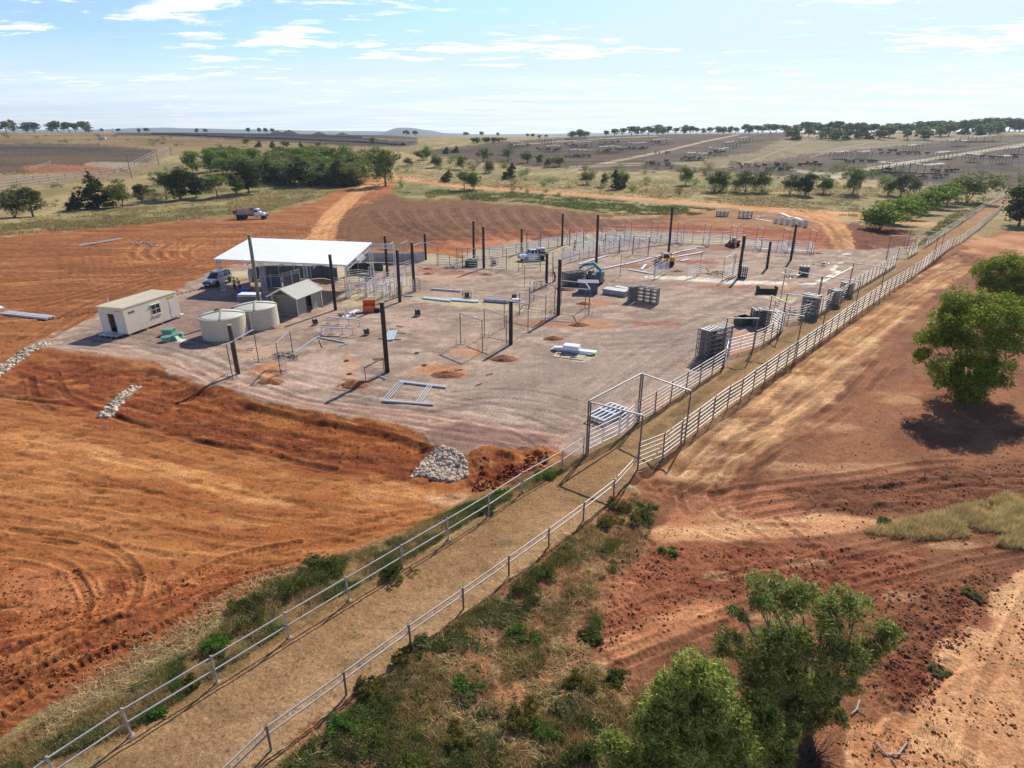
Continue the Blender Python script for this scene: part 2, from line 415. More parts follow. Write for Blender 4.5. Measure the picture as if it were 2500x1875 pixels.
# green lush strips along the creek
for poly in ([(290, 420), (330, 405), (460, 395), (560, 395), (640, 398), (640, 415), (500, 425), (420, 432), (300, 440)],
             [(330, 395), (420, 385), (560, 382), (560, 400), (330, 410)],
             [(930, 365), (1100, 372), (1260, 385), (1500, 392), (1760, 400), (1760, 412), (1500, 405), (1250, 398), (1080, 385)],
             [(1340, 430), (1480, 425), (1620, 440), (1620, 446), (1400, 440)]):
    lay(poly, (104, 124, 60), (134, 126, 80), soft=6, warp=3, along=8, across=5, seed=8, alpha=0.55)
lay([(835, 405), (900, 402), (1010, 410), (1130, 425), (1300, 440), (1500, 452), (1480, 462), (1330, 462), (1150, 440), (1000, 433), (860, 430)],
    (88, 96, 48), (128, 122, 66), soft=4, warp=3, along=5, across=4, seed=9, alpha=0.9)
lay([(1230, 458), (1520, 460), (1850, 470), (1850, 482), (1500, 474)], (172, 150, 110), (150, 128, 84), soft=3, warp=2, seed=10, alpha=0.8)
# --- country beyond the creek
lay([(-300, 280), (360, 283), (620, 292), (800, 305), (820, 330), (420, 330), (300, 345), (-300, 330)], (150, 122, 82), (120, 96, 66), along=60, across=30, soft=3, warp=6, seed=12, third=(140, 110, 74))
lay([(-300, 312), (200, 312), (340, 325), (330, 350), (260, 372), (-300, 385)], (104, 82, 60), (84, 66, 50), along=60, across=12, soft=2.5, warp=3, seed=13, zn='feedlot_ground')
lay([(-300, 317), (110, 316), (240, 322), (240, 329), (100, 326), (-300, 324)], (66, 56, 50), (82, 68, 58), along=50, across=10, soft=1, warp=1, seed=14)
lay([(50, 359), (105, 355), (250, 362), (255, 372), (150, 376), (60, 376)], (160, 98, 62), (140, 92, 64), soft=2, warp=1.5, seed=15)
lay([(200, 350), (330, 352), (330, 360), (240, 364), (180, 358)], (158, 140, 120), (150, 130, 108), soft=1.5, warp=1, seed=16)
lay([(-300, 383), (80, 380), (280, 372), (330, 345), (372, 322), (380, 322), (345, 350), (300, 385), (120, 402), (-300, 420)], (150, 125, 96), (132, 112, 82), soft=2, warp=2, seed=17)
# dark manure rows on the rise
lay([(250, 283.5), (420, 284), (600, 286), (820, 291), (905, 298), (905, 314), (865, 319), (760, 317), (600, 308), (420, 298), (250, 292)], (66, 52, 48), (88, 70, 60), along=80, across=14, soft=1.2, warp=3, seed=18, zn='feedlot_ground')
lay([(560, 289), (760, 296), (900, 303), (900, 305), (740, 299), (560, 291)], (138, 112, 90), (120, 96, 76), soft=0.8, warp=2, seed=19)
lay([(420, 288), (560, 292), (700, 300), (700, 302), (540, 295), (420, 290)], (130, 106, 84), (112, 92, 74), soft=0.8, warp=2, seed=20)
# feedlot on the slope
FEED = [(880, 331), (960, 322), (1100, 306), (1250, 297), (1420, 291), (1700, 287), (1740, 306), (1700, 322), (1500, 350), (1480, 364), (1560, 366), (1750, 334),
        (2000, 312), (2120, 297), (2330, 284), (2400, 284), (2400, 420), (2060, 404), (1900, 392), (1700, 384), (1500, 372), (1300, 372), (1100, 358), (960, 340)]
lay(FEED, (98, 75, 55), (80, 61, 46), along=50, across=22, soft=2, warp=3, seed=21, zn='feedlot_ground', third=(58, 45, 36))
lay([(1700, 300), (2120, 292), (2200, 290), (2000, 312), (1750, 334), (1560, 366), (1490, 362), (1640, 330)], (140, 120, 92), (120, 104, 76), along=30, across=30, soft=2, warp=5, seed=22, third=(108, 104, 66))
def strip(pts, w, a, b, zn, soft=0.5, alpha=0.95):
    """a road on the chart: centre line of points, width in chart units at each"""
    P = [(x, y) for x, y in pts]; ws = w if hasattr(w, '__len__') else [w] * len(P)
    up = [(x, y - ww / 2) for (x, y), ww in zip(P, ws)]; dn = [(x, y + ww / 2) for (x, y), ww in zip(P, ws)][::-1]
    return lay(up + dn, a, b, soft=soft, warp=0.2, zn=zn, alpha=alpha, along=12, across=6)
strip([(1770, 390), (1870, 366), (1960, 351), (2100, 330), (2330, 293)], [14, 7.5, 6.5, 6, 6], (188, 172, 150), (168, 152, 132), 'gravel_road', 0.8)
strip([(1640, 364), (1700, 366), (1790, 378), (1850, 372)], [4, 5, 8, 6], (180, 164, 142), (160, 146, 126), 'gravel_road', 0.8)
strip([(1225, 372), (1250, 364), (1330, 348), (1440, 326), (1520, 306), (1595, 291)], [3, 4, 5, 4, 3.2, 2.5], (176, 158, 134), (160, 142, 118), 'gravel_road', 0.6)
strip([(1230, 362), (1330, 356), (1480, 353), (1520, 352)], [7, 7, 5, 4], (150, 134, 114), (140, 122, 102), 'gravel_road', 0.8)
strip([(1100, 314), (1250, 302), (1420, 294)], [2.5, 2.5, 2], (160, 140, 116), (150, 130, 106), 'gravel_road', 0.5)
strip([(1750, 340), (1810, 322), (1900, 304)], [2.5, 2.2, 1.6], (150, 134, 112), (150, 130, 106), 'gravel_road', 0.5)
strip([(1580, 362), (1640, 342), (1745, 302)], [4, 3, 2], (158, 138, 112), (150, 130, 106), 'gravel_road', 0.6)
strip([(1085, 395), (1100, 384), (1150, 376)], [8, 6, 4], (175, 150, 122), (160, 138, 112), 'gravel_road', 0.8)

# --- worked red earth
DIRT = [(-700, 560), (-200, 530), (0, 516), (110, 503), (250, 494), (400, 480), (560, 470), (660, 450), (740, 415), (795, 384), (850, 380), (862, 405), (850, 430),
        (905, 437), (1000, 434), (1130, 440), (1230, 456), (1330, 466), (1420, 470), (1550, 455), (1640, 458), (1740, 470), (1790, 478), (1850, 488), (2000, 510),
        (1965, 545), (1900, 580), (1600, 780), (1265, 985), (1230, 1010), (1100, 1050), (960, 1110), (850, 1165), (700, 1215), (590, 1250), (520, 1290), (440, 1330),
        (340, 1420), (220, 1480), (100, 1540), (20, 1600), (-60, 1680), (-700, 2100)]
ND = math.radians(-33)
lay(DIRT, (170, 100, 50), (148, 82, 40), soft=4, warp=3, ang=math.radians(14), along=14, across=2.4, seed=23, third=(184, 120, 70))
LEFTUP = [(-700, 560), (0, 516), (250, 494), (560, 470), (700, 435), (720, 520), (460, 600), (200, 690), (80, 740), (-700, 800)]
lay(LEFTUP, (152, 90, 46), (130, 74, 38), soft=8, warp=4, ang=math.radians(8), along=16, across=2.0, seed=24, third=(178, 118, 68), alpha=0.95)
FIELD = [(850, 420), (905, 437), (1000, 434), (1130, 440), (1230, 456), (1330, 466), (1420, 470), (1500, 470), (1420, 492), (1230, 500), (1080, 515), (950, 535), (860, 545), (740, 520), (720, 490), (770, 450)]
lay(FIELD, (112, 74, 50), (126, 82, 54), soft=5, warp=2, ang=math.radians(60), along=9, across=2.5, seed=25, zn=None)
lay([(950, 520), (1230, 492), (1420, 486), (1760, 500), (1900, 540), (1600, 545), (1200, 520), (950, 545)], (150, 78, 44), (132, 68, 40), soft=6, warp=3, along=12, across=2.5, seed=26, third=(190, 120, 82))
lay([(1480, 470), (1545, 452), (1650, 456), (1740, 470), (1800, 486), (1740, 500), (1480, 486)], (138, 90, 58), (158, 112, 76), soft=5, warp=2, seed=27)
lay([(1800, 486), (1880, 488), (2010, 508), (1960, 540), (1850, 540), (1800, 520)], (104, 56, 36), (122, 68, 42), soft=3, warp=2.5, seed=28, along=2.5, across=2.5)
for (u, v, a, b, c_) in ((1080, 522, 70, 7, (190, 128, 92)), (1000, 530, 60, 6, (182, 118, 84)), (1270, 505, 60, 5, (186, 124, 88)), (1180, 512, 40, 5, (120, 62, 38)), (1740, 530, 40, 8, (176, 110, 66)),
                         (930, 425, 70, 6, (170, 142, 104)), (1110, 438, 60, 5, (160, 130, 100)), (1350, 470, 70, 4, (168, 134, 100)), (905, 432, 35, 4, (96, 108, 50)), (1000, 498, 30, 5, (150, 96, 62)), (880, 490, 30, 9, (96, 58, 38))):
    blotch(u, v, a, b, c_, 0.7, 3.0, int(u))
# lower left: orange working area with light hauling bands
lay([(-700, 900), (0, 860), (230, 915), (430, 965), (640, 1010), (900, 1060), (1040, 1080), (960, 1110), (850, 1165), (600, 1200), (-700, 1250)],
    (172, 106, 54), (156, 90, 42), soft=7, warp=2, ang=math.radians(-14), along=11, across=1.9, seed=29, third=(194, 130, 74))
lay([(-100, 915), (120, 940), (300, 975), (460, 1015), (640, 1075), (560, 1078), (380, 1025), (180, 975), (-100, 945)], (216, 154, 98), (190, 122, 66), soft=5, warp=0.8, ang=math.radians(-14), along=3, across=0.6, seed=30, alpha=0.75)
lay([(60, 850), (60, 775), (200, 775), (420, 830), (640, 890), (860, 930), (960, 960), (900, 1030), (700, 985), (500, 955), (300, 905), (60, 850)],
    (142, 72, 30), (118, 56, 26), soft=6, warp=2, ang=math.radians(-14), along=5, across=1.2, seed=31, third=(176, 106, 50))
lay([(-700, 1250), (300, 1230), (600, 1200), (640, 1215), (520, 1290), (340, 1420), (100, 1540), (-700, 2000)], (158, 88, 46), (128, 66, 34), soft=10, warp=1.5, ang=math.radians(35), along=4, across=0.9, seed=32, third=(178, 112, 66))
blotch(90, 1250, 130, 60, (184, 112, 68), 0.75, 2.0, 4); blotch(290, 1480, 190, 50, (134, 84, 56), 0.6, 2.0, 5); blotch(180, 1260, 60, 30, (190, 122, 78), 0.6, 1.5, 6)
blotch(600, 900, 70, 22, (172, 104, 46), 0.7, 1.5, 7); blotch(770, 985, 130, 30, (128, 62, 28), 0.6, 1.5, 8); blotch(1090, 1010, 75, 32, (122, 50, 24), 0.9, 1.5, 9)
blotch(850, 1050, 110, 26, (206, 140, 86), 0.6, 1.4, 10); blotch(960, 1065, 60, 16, (206, 158, 126), 0.75, 1.0, 11); blotch(30, 830, 110, 16, (120, 62, 30), 0.7, 1.6, 12)
# right of the lane: red brown earth with pale wheel-worn streaks
LANE_ANG = math.atan2(46.0 - 17.0, 20.5 + 11.9)
RIGHT = [(1380, 1040), (1480, 960), (1580, 860), (1700, 760), (1850, 650), (2000, 560), (2100, 520), (2210, 495), (2300, 490), (2900, 480), (2900, 2200), (1200, 2200),
         (1300, 1660), (1330, 1500), (1280, 1380), (1400, 1200), (1380, 1100)]
lay(RIGHT, (144, 88, 54), (116, 66, 42), soft=4, warp=1.5, ang=LANE_ANG, along=6, across=2.2, seed=33, third=(150, 90, 56))
lay([(1420, 1030), (1520, 930), (1640, 830), (1780, 720), (1950, 620), (2060, 560), (2110, 590), (2000, 650), (1920, 740), (1830, 850), (1700, 960), (1560, 1050)],
    (186, 132, 88), (150, 96, 58), soft=9, warp=2, ang=LANE_ANG, along=7, across=0.8, seed=34, third=(206, 158, 114))
lay([(2090, 525), (2220, 500), (2400, 500), (2400, 560), (2120, 560)], (190, 134, 96), (160, 100, 64), soft=5, warp=2, seed=35)
lay([(1385, 1150), (1450, 1128), (1640, 1118), (1880, 1118), (1930, 1130), (1860, 1152), (1640, 1165), (1450, 1178)], (206, 146, 102), (186, 122, 80), soft=6, warp=0.6, seed=36, along=3, across=1)
lay([(1460, 1070), (1700, 1055), (1740, 1120), (1450, 1140)], (180, 108, 72), (160, 92, 58), soft=9, warp=0.8, seed=37, along=2, across=2, alpha=0.8)
lay([(1700, 1060), (2212, 1000), (2400, 1010), (2400, 1110), (2100, 1120), (1750, 1110)], (124, 70, 44), (102, 56, 36), soft=14, warp=1.4, seed=38, along=2.4, across=1.2, third=(134, 76, 48))
lay([(1330, 1200), (1480, 1180), (1750, 1180), (2000, 1200), (2010, 1300), (1850, 1330), (1700, 1290), (1500, 1300), (1300, 1420)], (150, 82, 48), (124, 62, 38), soft=14, warp=1.2, seed=39, along=2, across=1)
lay([(2212, 1230), (2120, 1300), (2020, 1420), (1990, 1530), (1900, 1560), (1840, 1570), (1810, 1700), (1860, 2200), (2900, 2200), (2900, 1200), (2400, 1190)], (212, 154, 106), (192, 130, 86), soft=7, warp=0.7, seed=40, along=2.5, across=1.4, third=(178, 112, 70))
lay([(1290, 1390), (1450, 1330), (1560, 1290), (1580, 1330), (1440, 1390), (1330, 1430)], (188, 120, 78), (160, 94, 56), soft=6, warp=0.7, seed=41, along=2, across=1)
blotch(2090, 1320, 60, 60, (116, 52, 30), 0.75, 1.0, 13); blotch(1960, 1450, 70, 60, (118, 54, 32), 0.7, 1.0, 14); blotch(1900, 1600, 60, 70, (176, 104, 62), 0.6, 1.0, 15)
blotch(1490, 1090, 50, 22, (150, 96, 66), 0.6, 1.0, 16); blotch(1860, 1010, 120, 12, (184, 130, 90), 0.5, 1.5, 17); blotch(2010, 960, 80, 20, (120, 62, 40), 0.5, 1.5, 18)
for q in range(22):
    t_ = (q + .5) / 22; blotch(1440 + 640 * t_ + (q * 37 % 60) - 30, 1035 - 470 * t_ + (q * 53 % 70) - 30, 60 - 30 * t_, 16 - 9 * t_, (206, 158, 116) if q % 3 else (122, 76, 48), 0.55, 1.6 + t_ * 2, 200 + q)
for (u, v, a, b) in ((1620, 1140, 90, 14), (1760, 1215, 60, 14), (1680, 1330, 60, 10), (1560, 1240, 50, 10), (2060, 1180, 70, 10), (1950, 1290, 50, 16), (1800, 920, 70, 12), (1940, 860, 60, 14), (1700, 1010, 60, 10), (1560, 1110, 40, 14)): blotch(u, v, a, b, (190, 138, 98), 0.5, 1.0, 300 + u)
# verge between lane and earth, lower middle: bare soil with dry litter
VERGE = [(560, 1659), (640, 1600), (760, 1510), (900, 1400), (1010, 1320), (1110, 1250), (1200, 1175), (1290, 1110), (1360, 1060), (1400, 1080), (1400, 1200), (1290, 1380), (1350, 1480), (1560, 1640), (1800, 1700), (1850, 2200), (200, 2200)]
lay(VERGE, (152, 94, 58), (120, 78, 50), soft=8, warp=0.8, seed=42, along=1.4, across=1.4, third=(158, 126, 84))
for (u, v, a, b, c_) in ((1110, 1500, 60, 40, (196, 126, 82)), (1180, 1600, 90, 40, (188, 116, 72)), (1000, 1650, 60, 40, (180, 106, 62)), (1330, 1540, 100, 50, (176, 106, 66)),
                         (1340, 1260, 40, 40, (170, 100, 62)), (900, 1640, 120, 50, (120, 92, 60)), (1430, 1640, 90, 60, (150, 96, 60))):
    blotch(u, v, a, b, c_, 0.75, 0.9, int(v))
lay([(70, 1700), (290, 1605), (485, 1482), (645, 1375), (870, 1245), (960, 1175), (1060, 1110), (1250, 1010), (1270, 990), (1250, 970), (1180, 1010), (960, 1100), (850, 1160), (700, 1210), (560, 1260), (440, 1340), (330, 1430), (100, 1560), (-60, 1660), (-100, 1760)],
    (128, 92, 58), (112, 88, 52), soft=7, warp=0.7, seed=43, along=1.6, across=1.6, third=(150, 112, 72), alpha=0.85)

# --- trampled dark mud where the herds stand
for (k_, x_, y_, rx_, ry_) in ((15, 100, 415, 90, 10), (15, 250, 378, 90, 9), (15, 550, 466, 210, 16), (15, 660, 485, 120, 10), (15, 860, 452, 110, 12), (15, 1180, 432, 160, 10), (15, 1290, 500, 100, 18), (15, 1440, 522, 100, 10), (15, 1650, 536, 120, 12), (15, 1720, 497, 110, 8), (15, 1450, 384, 200, 9), (15, 2040, 402, 150, 11), (15, 1640, 350, 180, 9), (15, 2000, 460, 170, 14), (15, 2100, 480, 120, 9), (15, 1880, 560, 200, 9),
    (14, 1420, 306, 110, 8), (14, 1600, 280, 120, 8), (14, 1790, 256, 90, 5), (14, 1800, 314, 130, 10), (14, 1960, 298, 90, 8), (14, 1200, 280, 110, 7), (14, 1590, 348, 110, 7), (14, 2090, 395, 110, 16), (14, 2110, 258, 90, 6), (14, 1100, 330, 140, 5), (15, 420, 330, 90, 5), (15, 1860, 300, 260, 4)):
    sx_, sy_ = src(k_, x_, y_); q_ = 0.88475 / CROP[k_][2]; blotch(sx_ * .88475, sy_ * .88475, rx_ * q_, ry_ * q_ * 1.3, (58, 46, 44), 0.85, 9.0, int(x_))
# --- roads of dirt
ROAD1 = [(792, 392), (806, 379), (835, 376), (850, 383), (835, 398), (790, 420), (755, 450), (735, 478), (728, 500), (727, 522), (700, 560), (600, 560), (660, 520), (680, 492), (700, 462), (740, 428)]
lay(ROAD1, (206, 148, 100), (190, 128, 80), soft=3, warp=0.5, zn='dirt_road', seed=44, along=6, across=1.2, ang=math.radians(60))
lay([(835, 376), (870, 380), (1000, 399), (1200, 411), (1400, 425), (1560, 437), (1720, 452), (1800, 456), (1880, 462), (1990, 478), (2060, 488), (2060, 492), (1980, 486), (1880, 474), (1790, 466), (1700, 462),
     (1540, 447), (1390, 434), (1190, 419), (990, 406), (862, 389), (845, 385)], (206, 152, 108), (190, 130, 88), soft=1.6, warp=0.5, zn='dirt_road', seed=45, along=8, across=1.5)
lay([(1720, 452), (1790, 458), (1820, 478), (1843, 505), (1852, 540), (1808, 541), (1795, 515), (1775, 488), (1735, 470), (1690, 462)], (206, 148, 96), (180, 118, 68), soft=2.5, warp=0.6, zn='dirt_road', seed=46, along=8, across=0.7, ang=math.radians(75))
# --- the gravel pad
PAD = [(60, 752), (100, 735), (140, 716), (200, 694), (260, 668), (330, 650), (380, 636), (415, 612), (470, 585), (560, 560), (800, 545), (880, 558), (960, 556), (1000, 572), (1000, 548), (1130, 522), (1260, 505),
       (1330, 498), (1560, 508), (1765, 541), (1808, 541), (1852, 540), (1925, 537), (1970, 530), (1930, 580), (1790, 680), (1560, 800), (1420, 900), (1262, 990), (1235, 985), (1180, 968), (1120, 968), (1060, 966), (1015, 985),
       (950, 968), (925, 938), (880, 922), (800, 912), (690, 893), (560, 862), (470, 838), (400, 812), (310, 778), (200, 762), (120, 757)]
lay(PAD, (164, 138, 120), (136, 114, 100), soft=2.2, warp=0.7, zn='gravel_pad', ang=math.radians(20), along=3.2, across=1.6, seed=47, third=(186, 158, 138))
padidx, padm = inside(PAD, 2.2, 0.7)
def padlay(poly, a, b, **k):
    lay(poly, a, b, **k)
padlay([(120, 752), (300, 762), (430, 790), (560, 840), (700, 868), (860, 890), (1000, 905), (1230, 945), (1235, 978), (1100, 962), (960, 940), (860, 912), (690, 890), (560, 858), (400, 806), (300, 776), (120, 756)],
       (188, 148, 126), (160, 122, 104), soft=7, warp=0.8, ang=math.radians(-14), along=6, across=0.7, seed=48, alpha=0.85)
padlay([(230, 700), (360, 660), (470, 640), (640, 640), (640, 700), (520, 740), (360, 760), (220, 730)], (124, 100, 92), (142, 116, 104), soft=14, warp=2, seed=49, along=3, across=1.5, alpha=0.8)
padlay([(1240, 760), (1400, 700), (1560, 690), (1560, 760), (1400, 860), (1280, 900), (1100, 890), (1000, 850), (1100, 790)], (138, 118, 106), (158, 136, 122), soft=24, warp=2, seed=50, along=5, across=1.6, ang=math.radians(30), alpha=0.7)
padlay([(930, 935), (1010, 915), (1200, 950), (1190, 968), (1060, 966), (1015, 985), (950, 966)], (120, 88, 78), (140, 106, 92), soft=6, warp=0.8, seed=51, alpha=0.9)
for (u, v, a, b, c_) in ((560, 760, 60, 20, (186, 150, 118)), (590, 800, 46, 20, (190, 122, 70)), (755, 800, 20, 34, (186, 122, 72)), (945, 800, 60, 18, (182, 116, 68)), (1010, 760, 40, 14, (180, 130, 96)), (1270, 700, 60, 14, (178, 122, 84)), (1280, 655, 40, 10, (176, 118, 80)),
                         (1430, 870, 70, 20, (178, 128, 84)), (1530, 790, 60, 14, (180, 128, 88)), (1610, 760, 40, 10, (186, 130, 86)), (1620, 725, 50, 12, (182, 136, 96)), (1420, 700, 60, 6, (150, 84, 50)), (700, 790, 90, 34, (182, 154, 136)), (900, 700, 80, 18, (182, 152, 134)),
                         (1160, 700, 60, 8, (160, 104, 70)), (930, 585, 40, 6, (160, 96, 64)), (1000, 590, 60, 5, (150, 92, 62)), (1220, 590, 40, 4, (140, 78, 50)), (1500, 566, 60, 5, (140, 76, 48)), (1600, 525, 40, 4, (138, 74, 48)), (1560, 535, 50, 6, (150, 80, 50)),
                         (1380, 575, 50, 5, (140, 78, 50)), (1480, 548, 60, 5, (150, 84, 56)), (1590, 620, 110, 5, (160, 92, 56)), (1690, 622, 30, 5, (196, 132, 80)), (640, 830, 120, 10, (196, 160, 140)), (960, 600, 90, 8, (184, 146, 126)), (1800, 600, 60, 20, (170, 140, 124))):
    blotch(u, v, a, b, c_, 0.75, 1.2, int(u * 3 + v))
# concrete floor of the new pens, and the slabs
lay([(845, 553), (862, 545), (960, 549), (1000, 560), (1020, 545), (1110, 530), (1230, 512), (1300, 502), (1400, 506), (1600, 517), (1700, 524), (1700, 532), (1560, 527), (1420, 524), (1360, 522), (1300, 530), (1220, 558), (1190, 584), (1100, 583), (1020, 578), (960, 571), (900, 571)],
    (172, 154, 126), (156, 138, 114), soft=1.2, warp=0.1, zn='concrete_floor', along=5, across=4, seed=52)
lay([(1240, 520), (1330, 508), (1400, 512), (1330, 523), (1250, 540)], (150, 146, 138), (166, 158, 146), soft=4, warp=0.5, seed=53)
for poly in ([(738, 655), (775, 625), (850, 600), (880, 598), (905, 610), (880, 618), (850, 635), (790, 660), (745, 662)],
             [(890, 640), (1000, 643), (1110, 660), (1170, 665), (1170, 674), (1060, 668), (960, 660), (880, 645)],
             [(1213, 762), (1240, 756), (1295, 768), (1262, 784), (1200, 773)], [(1632, 640), (1646, 634), (1725, 643), (1712, 656)],
             [(470, 592), (600, 575), (790, 560), (840, 575), (770, 610), (660, 600), (560, 605)]):
    lay(poly, (186, 168, 134), (170, 152, 122), soft=1.0, warp=0.08, zn='concrete_floor', along=3, across=3, seed=54)
lay([(1395, 596), (1500, 598), (1620, 608), (1700, 612), (1700, 617), (1600, 615), (1480, 606), (1395, 602)], (220, 210, 196), (196, 180, 164), soft=1.2, warp=0.4, zn='concrete_floor', along=1.5, across=1, seed=55)
for (u, v, a, b) in ((1745, 613, 22, 2.4), (1775, 606, 14, 2.6), (1792, 597, 12, 3), (1808, 588, 10, 4), (1800, 582, 9, 4), (1806, 575, 8, 3), (1815, 568, 8, 2.2), (385, 735, 30, 5), (1830, 549, 14, 1.5)):
    blotch(u, v, a, b, (222, 214, 204), 0.9, 0.5, int(u))
# --- the cattle lane
def S2(k, x, y):
    a, b = src(k, x, y); return a * 0.88475, b * 0.88475
LL = [(320, 1800), (531, 1672), (706, 1562), (852, 1472), (984, 1392), (1095, 1325), (1193, 1262), (1276, 1204), (1429, 1112)]
LANE_L = [(x * 0.88475 - 5, y * 0.88475 - 3) for x, y in LL]
LR = [(640, 1848), (846, 1704), (1003, 1590), (1130, 1494), (1241, 1414), (1340, 1338), (1424, 1276), (1498, 1214), (1553, 1160)]
LANE_R = [(x * 0.88475 + 4, y * 0.88475 + 3) for x, y in LR]
FR = [S2(5, 840, 1340), S2(5, 1020, 1205), S2(5, 1300, 990), S2(5, 1540, 815), S2(20, 125, 1450), S2(20, 540, 1140), S2(20, 890, 900), S2(20, 1330, 600), S2(20, 1700, 310), S2(20, 1940, 170), S2(21, 500, 800), S2(21, 740, 620), S2(21, 975, 400), S2(21, 1120, 270), (2330, 385)]
FL = [S2(5, 650, 1060), S2(5, 800, 970), S2(5, 940, 872), S2(5, 1200, 705), S2(5, 1320, 630), S2(9, 1370, 800), S2(9, 1740, 575), S2(4, 1220, 1150), S2(4, 1440, 1085), S2(4, 1560, 1000), S2(20, 460, 838), S2(20, 690, 706), S2(20, 1030, 486), S2(20, 1190, 392), S2(20, 1320, 315), S2(20, 1425, 243), S2(21, 130, 815), S2(21, 450, 604), S2(21, 820, 348), S2(21, 1050, 232), (2290, 385)]
LANE = [(-80, 1850), (100, 1735)] + LANE_L + FL + FR[::-1] + LANE_R[::-1] + [(500, 1690), (300, 1850)]
lay(LANE, (160, 120, 84), (146, 108, 75), soft=2.0, warp=0.12, zn='cattle_lane', ang=LANE_ANG, along=5, across=2.2, seed=56, third=(128, 98, 64))
laneidx, lanem = inside(LANE, 2.0, 0.12)
_rb = np.random.default_rng(77)
for q in range(46):
    t_ = _rb.random() ** .7; e_ = _rb.random(); a0, b0 = (250, 1600), (1330, 975)
    u_, v_ = a0[0] + (b0[0] - a0[0]) * t_ + (e_ - .5) * (300 - 200 * t_), a0[1] + (b0[1] - a0[1]) * t_ + (e_ - .5) * (110 - 60 * t_); s_ = (1 - .6 * t_) * _rb.uniform(.5, 1.3)
    keep_ = zone == 2
    ii_ = np.nonzero((abs(gu - u_) < 70 * s_) & (abs(gv - v_) < 26 * s_) & keep_)[0]
    m2_ = sstep(1.1 - np.hypot((gu[ii_] - u_) / (44 * s_), (gv[ii_] - v_) / (15 * s_)) - (fbm(gx[ii_] / .5, gy[ii_] / .5, 4, q) - .5) * 1.4, 0, .7)[:, None] * .16
    C[ii_] = C[ii_] * (1 - m2_) + np.array(L(*((112, 86, 62) if q % 3 else (176, 144, 110)))) * m2_
lay([(1262, 985), (1400, 900), (1560, 800), (1700, 690), (1900, 570), (2000, 560), (1850, 680), (1560, 880), (1420, 990)], (122, 98, 66), (136, 108, 76), soft=26, warp=0.3, ang=LANE_ANG, along=4, across=2, seed=57, alpha=0.55)

# ------------------------------------------------------------------ relief: berms, batters, wheel ruts
pm = np.zeros(N_); pm[padidx] = padm; lm = np.zeros(N_); lm[laneidx] = lanem
near = sstep(-gy, -190, -150)
rough = (1 - np.maximum(pm, lm)) * near
dm = np.zeros(N_); i_, m_ = inside(DIRT, 6, 3); dm[i_] = m_
hgt += rough * (0.055 * (fbm(gx / 1.3, gy / 1.3, 4, 81) - 0.5) + 0.03 * (fbm(gx / 0.25, gy / 0.25, 3, 85) - 0.5) + 0.35 * (fbm(gx / 9, gy / 9, 3, 82) - 0.5) * (1 - dm * 0.6))
hgt += pm * 0.03 * (fbm(gx / 0.9, gy / 0.9, 4, 83) - 0.5) + lm * 0.06 * (fbm(gx / 0.28, gy / 0.28, 4, 84) - 0.5)
# the pad stands proud of the land on its lower left edge
i_, m_ = inside([(0, 775), (120, 757), (310, 778), (470, 838), (690, 893), (925, 938), (960, 968), (1015, 985), (1180, 985), (1060, 1060), (900, 1140), (560, 1230), (300, 1300), (-500, 1500), (-900, 900)], 26, 0.3)
wide = np.zeros(N_); j_, n_ = inside(PAD, 34, 0.5); wide[j_] = n_; wide = np.clip(wide * 2, 0, 1); widel = np.zeros(N_); j_, n_ = inside(LANE, 30, 0.2); widel[j_] = n_; widel = np.clip(widel * 2, 0, 1)
hgt[i_] -= 0.5 * m_ * (1 - wide[i_]) * (1 - widel[i_])
def bumps(poly, amp, scale, seed, soft=8):
    i_, m_ = inside(poly, soft, 0.6); n = fbm(gx[i_] / scale, gy[i_] / scale, 5, seed, 0.6)
    hgt[i_] += amp * m_ * (n - 0.45)
bumps([(60, 780), (200, 775), (420, 830), (640, 890), (860, 930), (960, 960), (900, 1030), (700, 985), (500, 955), (300, 905)], 0.30, 0.8, 90)
bumps([(1035, 975), (1180, 970), (1190, 1010), (1120, 1045), (1020, 1050)], 0.9, 1.0, 91)
bumps([(1700, 1060), (2212, 1000), (2400, 1010), (2400, 1110), (2100, 1120), (1750, 1110)], 0.4, 0.7, 92)
bumps([(1330, 1200), (1480, 1180), (1750, 1180), (2000, 1200), (2010, 1300), (1850, 1330), (1700, 1290), (1500, 1300), (1300, 1420)], 0.28, 0.35, 93)
bumps([(2000, 1280), (2130, 1230), (2180, 1260), (2080, 1400), (2010, 1530), (1890, 1560), (1900, 1400)], 0.4, 0.45, 94)
bumps([(-100, 1280), (300, 1230), (600, 1215), (520, 1290), (340, 1420), (0, 1560), (-300, 1600)], 0.20, 0.4, 95)
bumps([(1780, 490), (1900, 486), (2010, 508), (1960, 540), (1860, 540)], 1.0, 2.0, 96)
bumps([(560, 1659), (900, 1400), (1200, 1175), (1360, 1060), (1400, 1200), (1290, 1380), (1560, 1640), (1500, 1900), (400, 1900)], 0.25, 0.5, 97)
bumps([(1350, 1060), (1430, 1040), (1420, 1180), (1380, 1190)], 0.5, 0.6, 98)

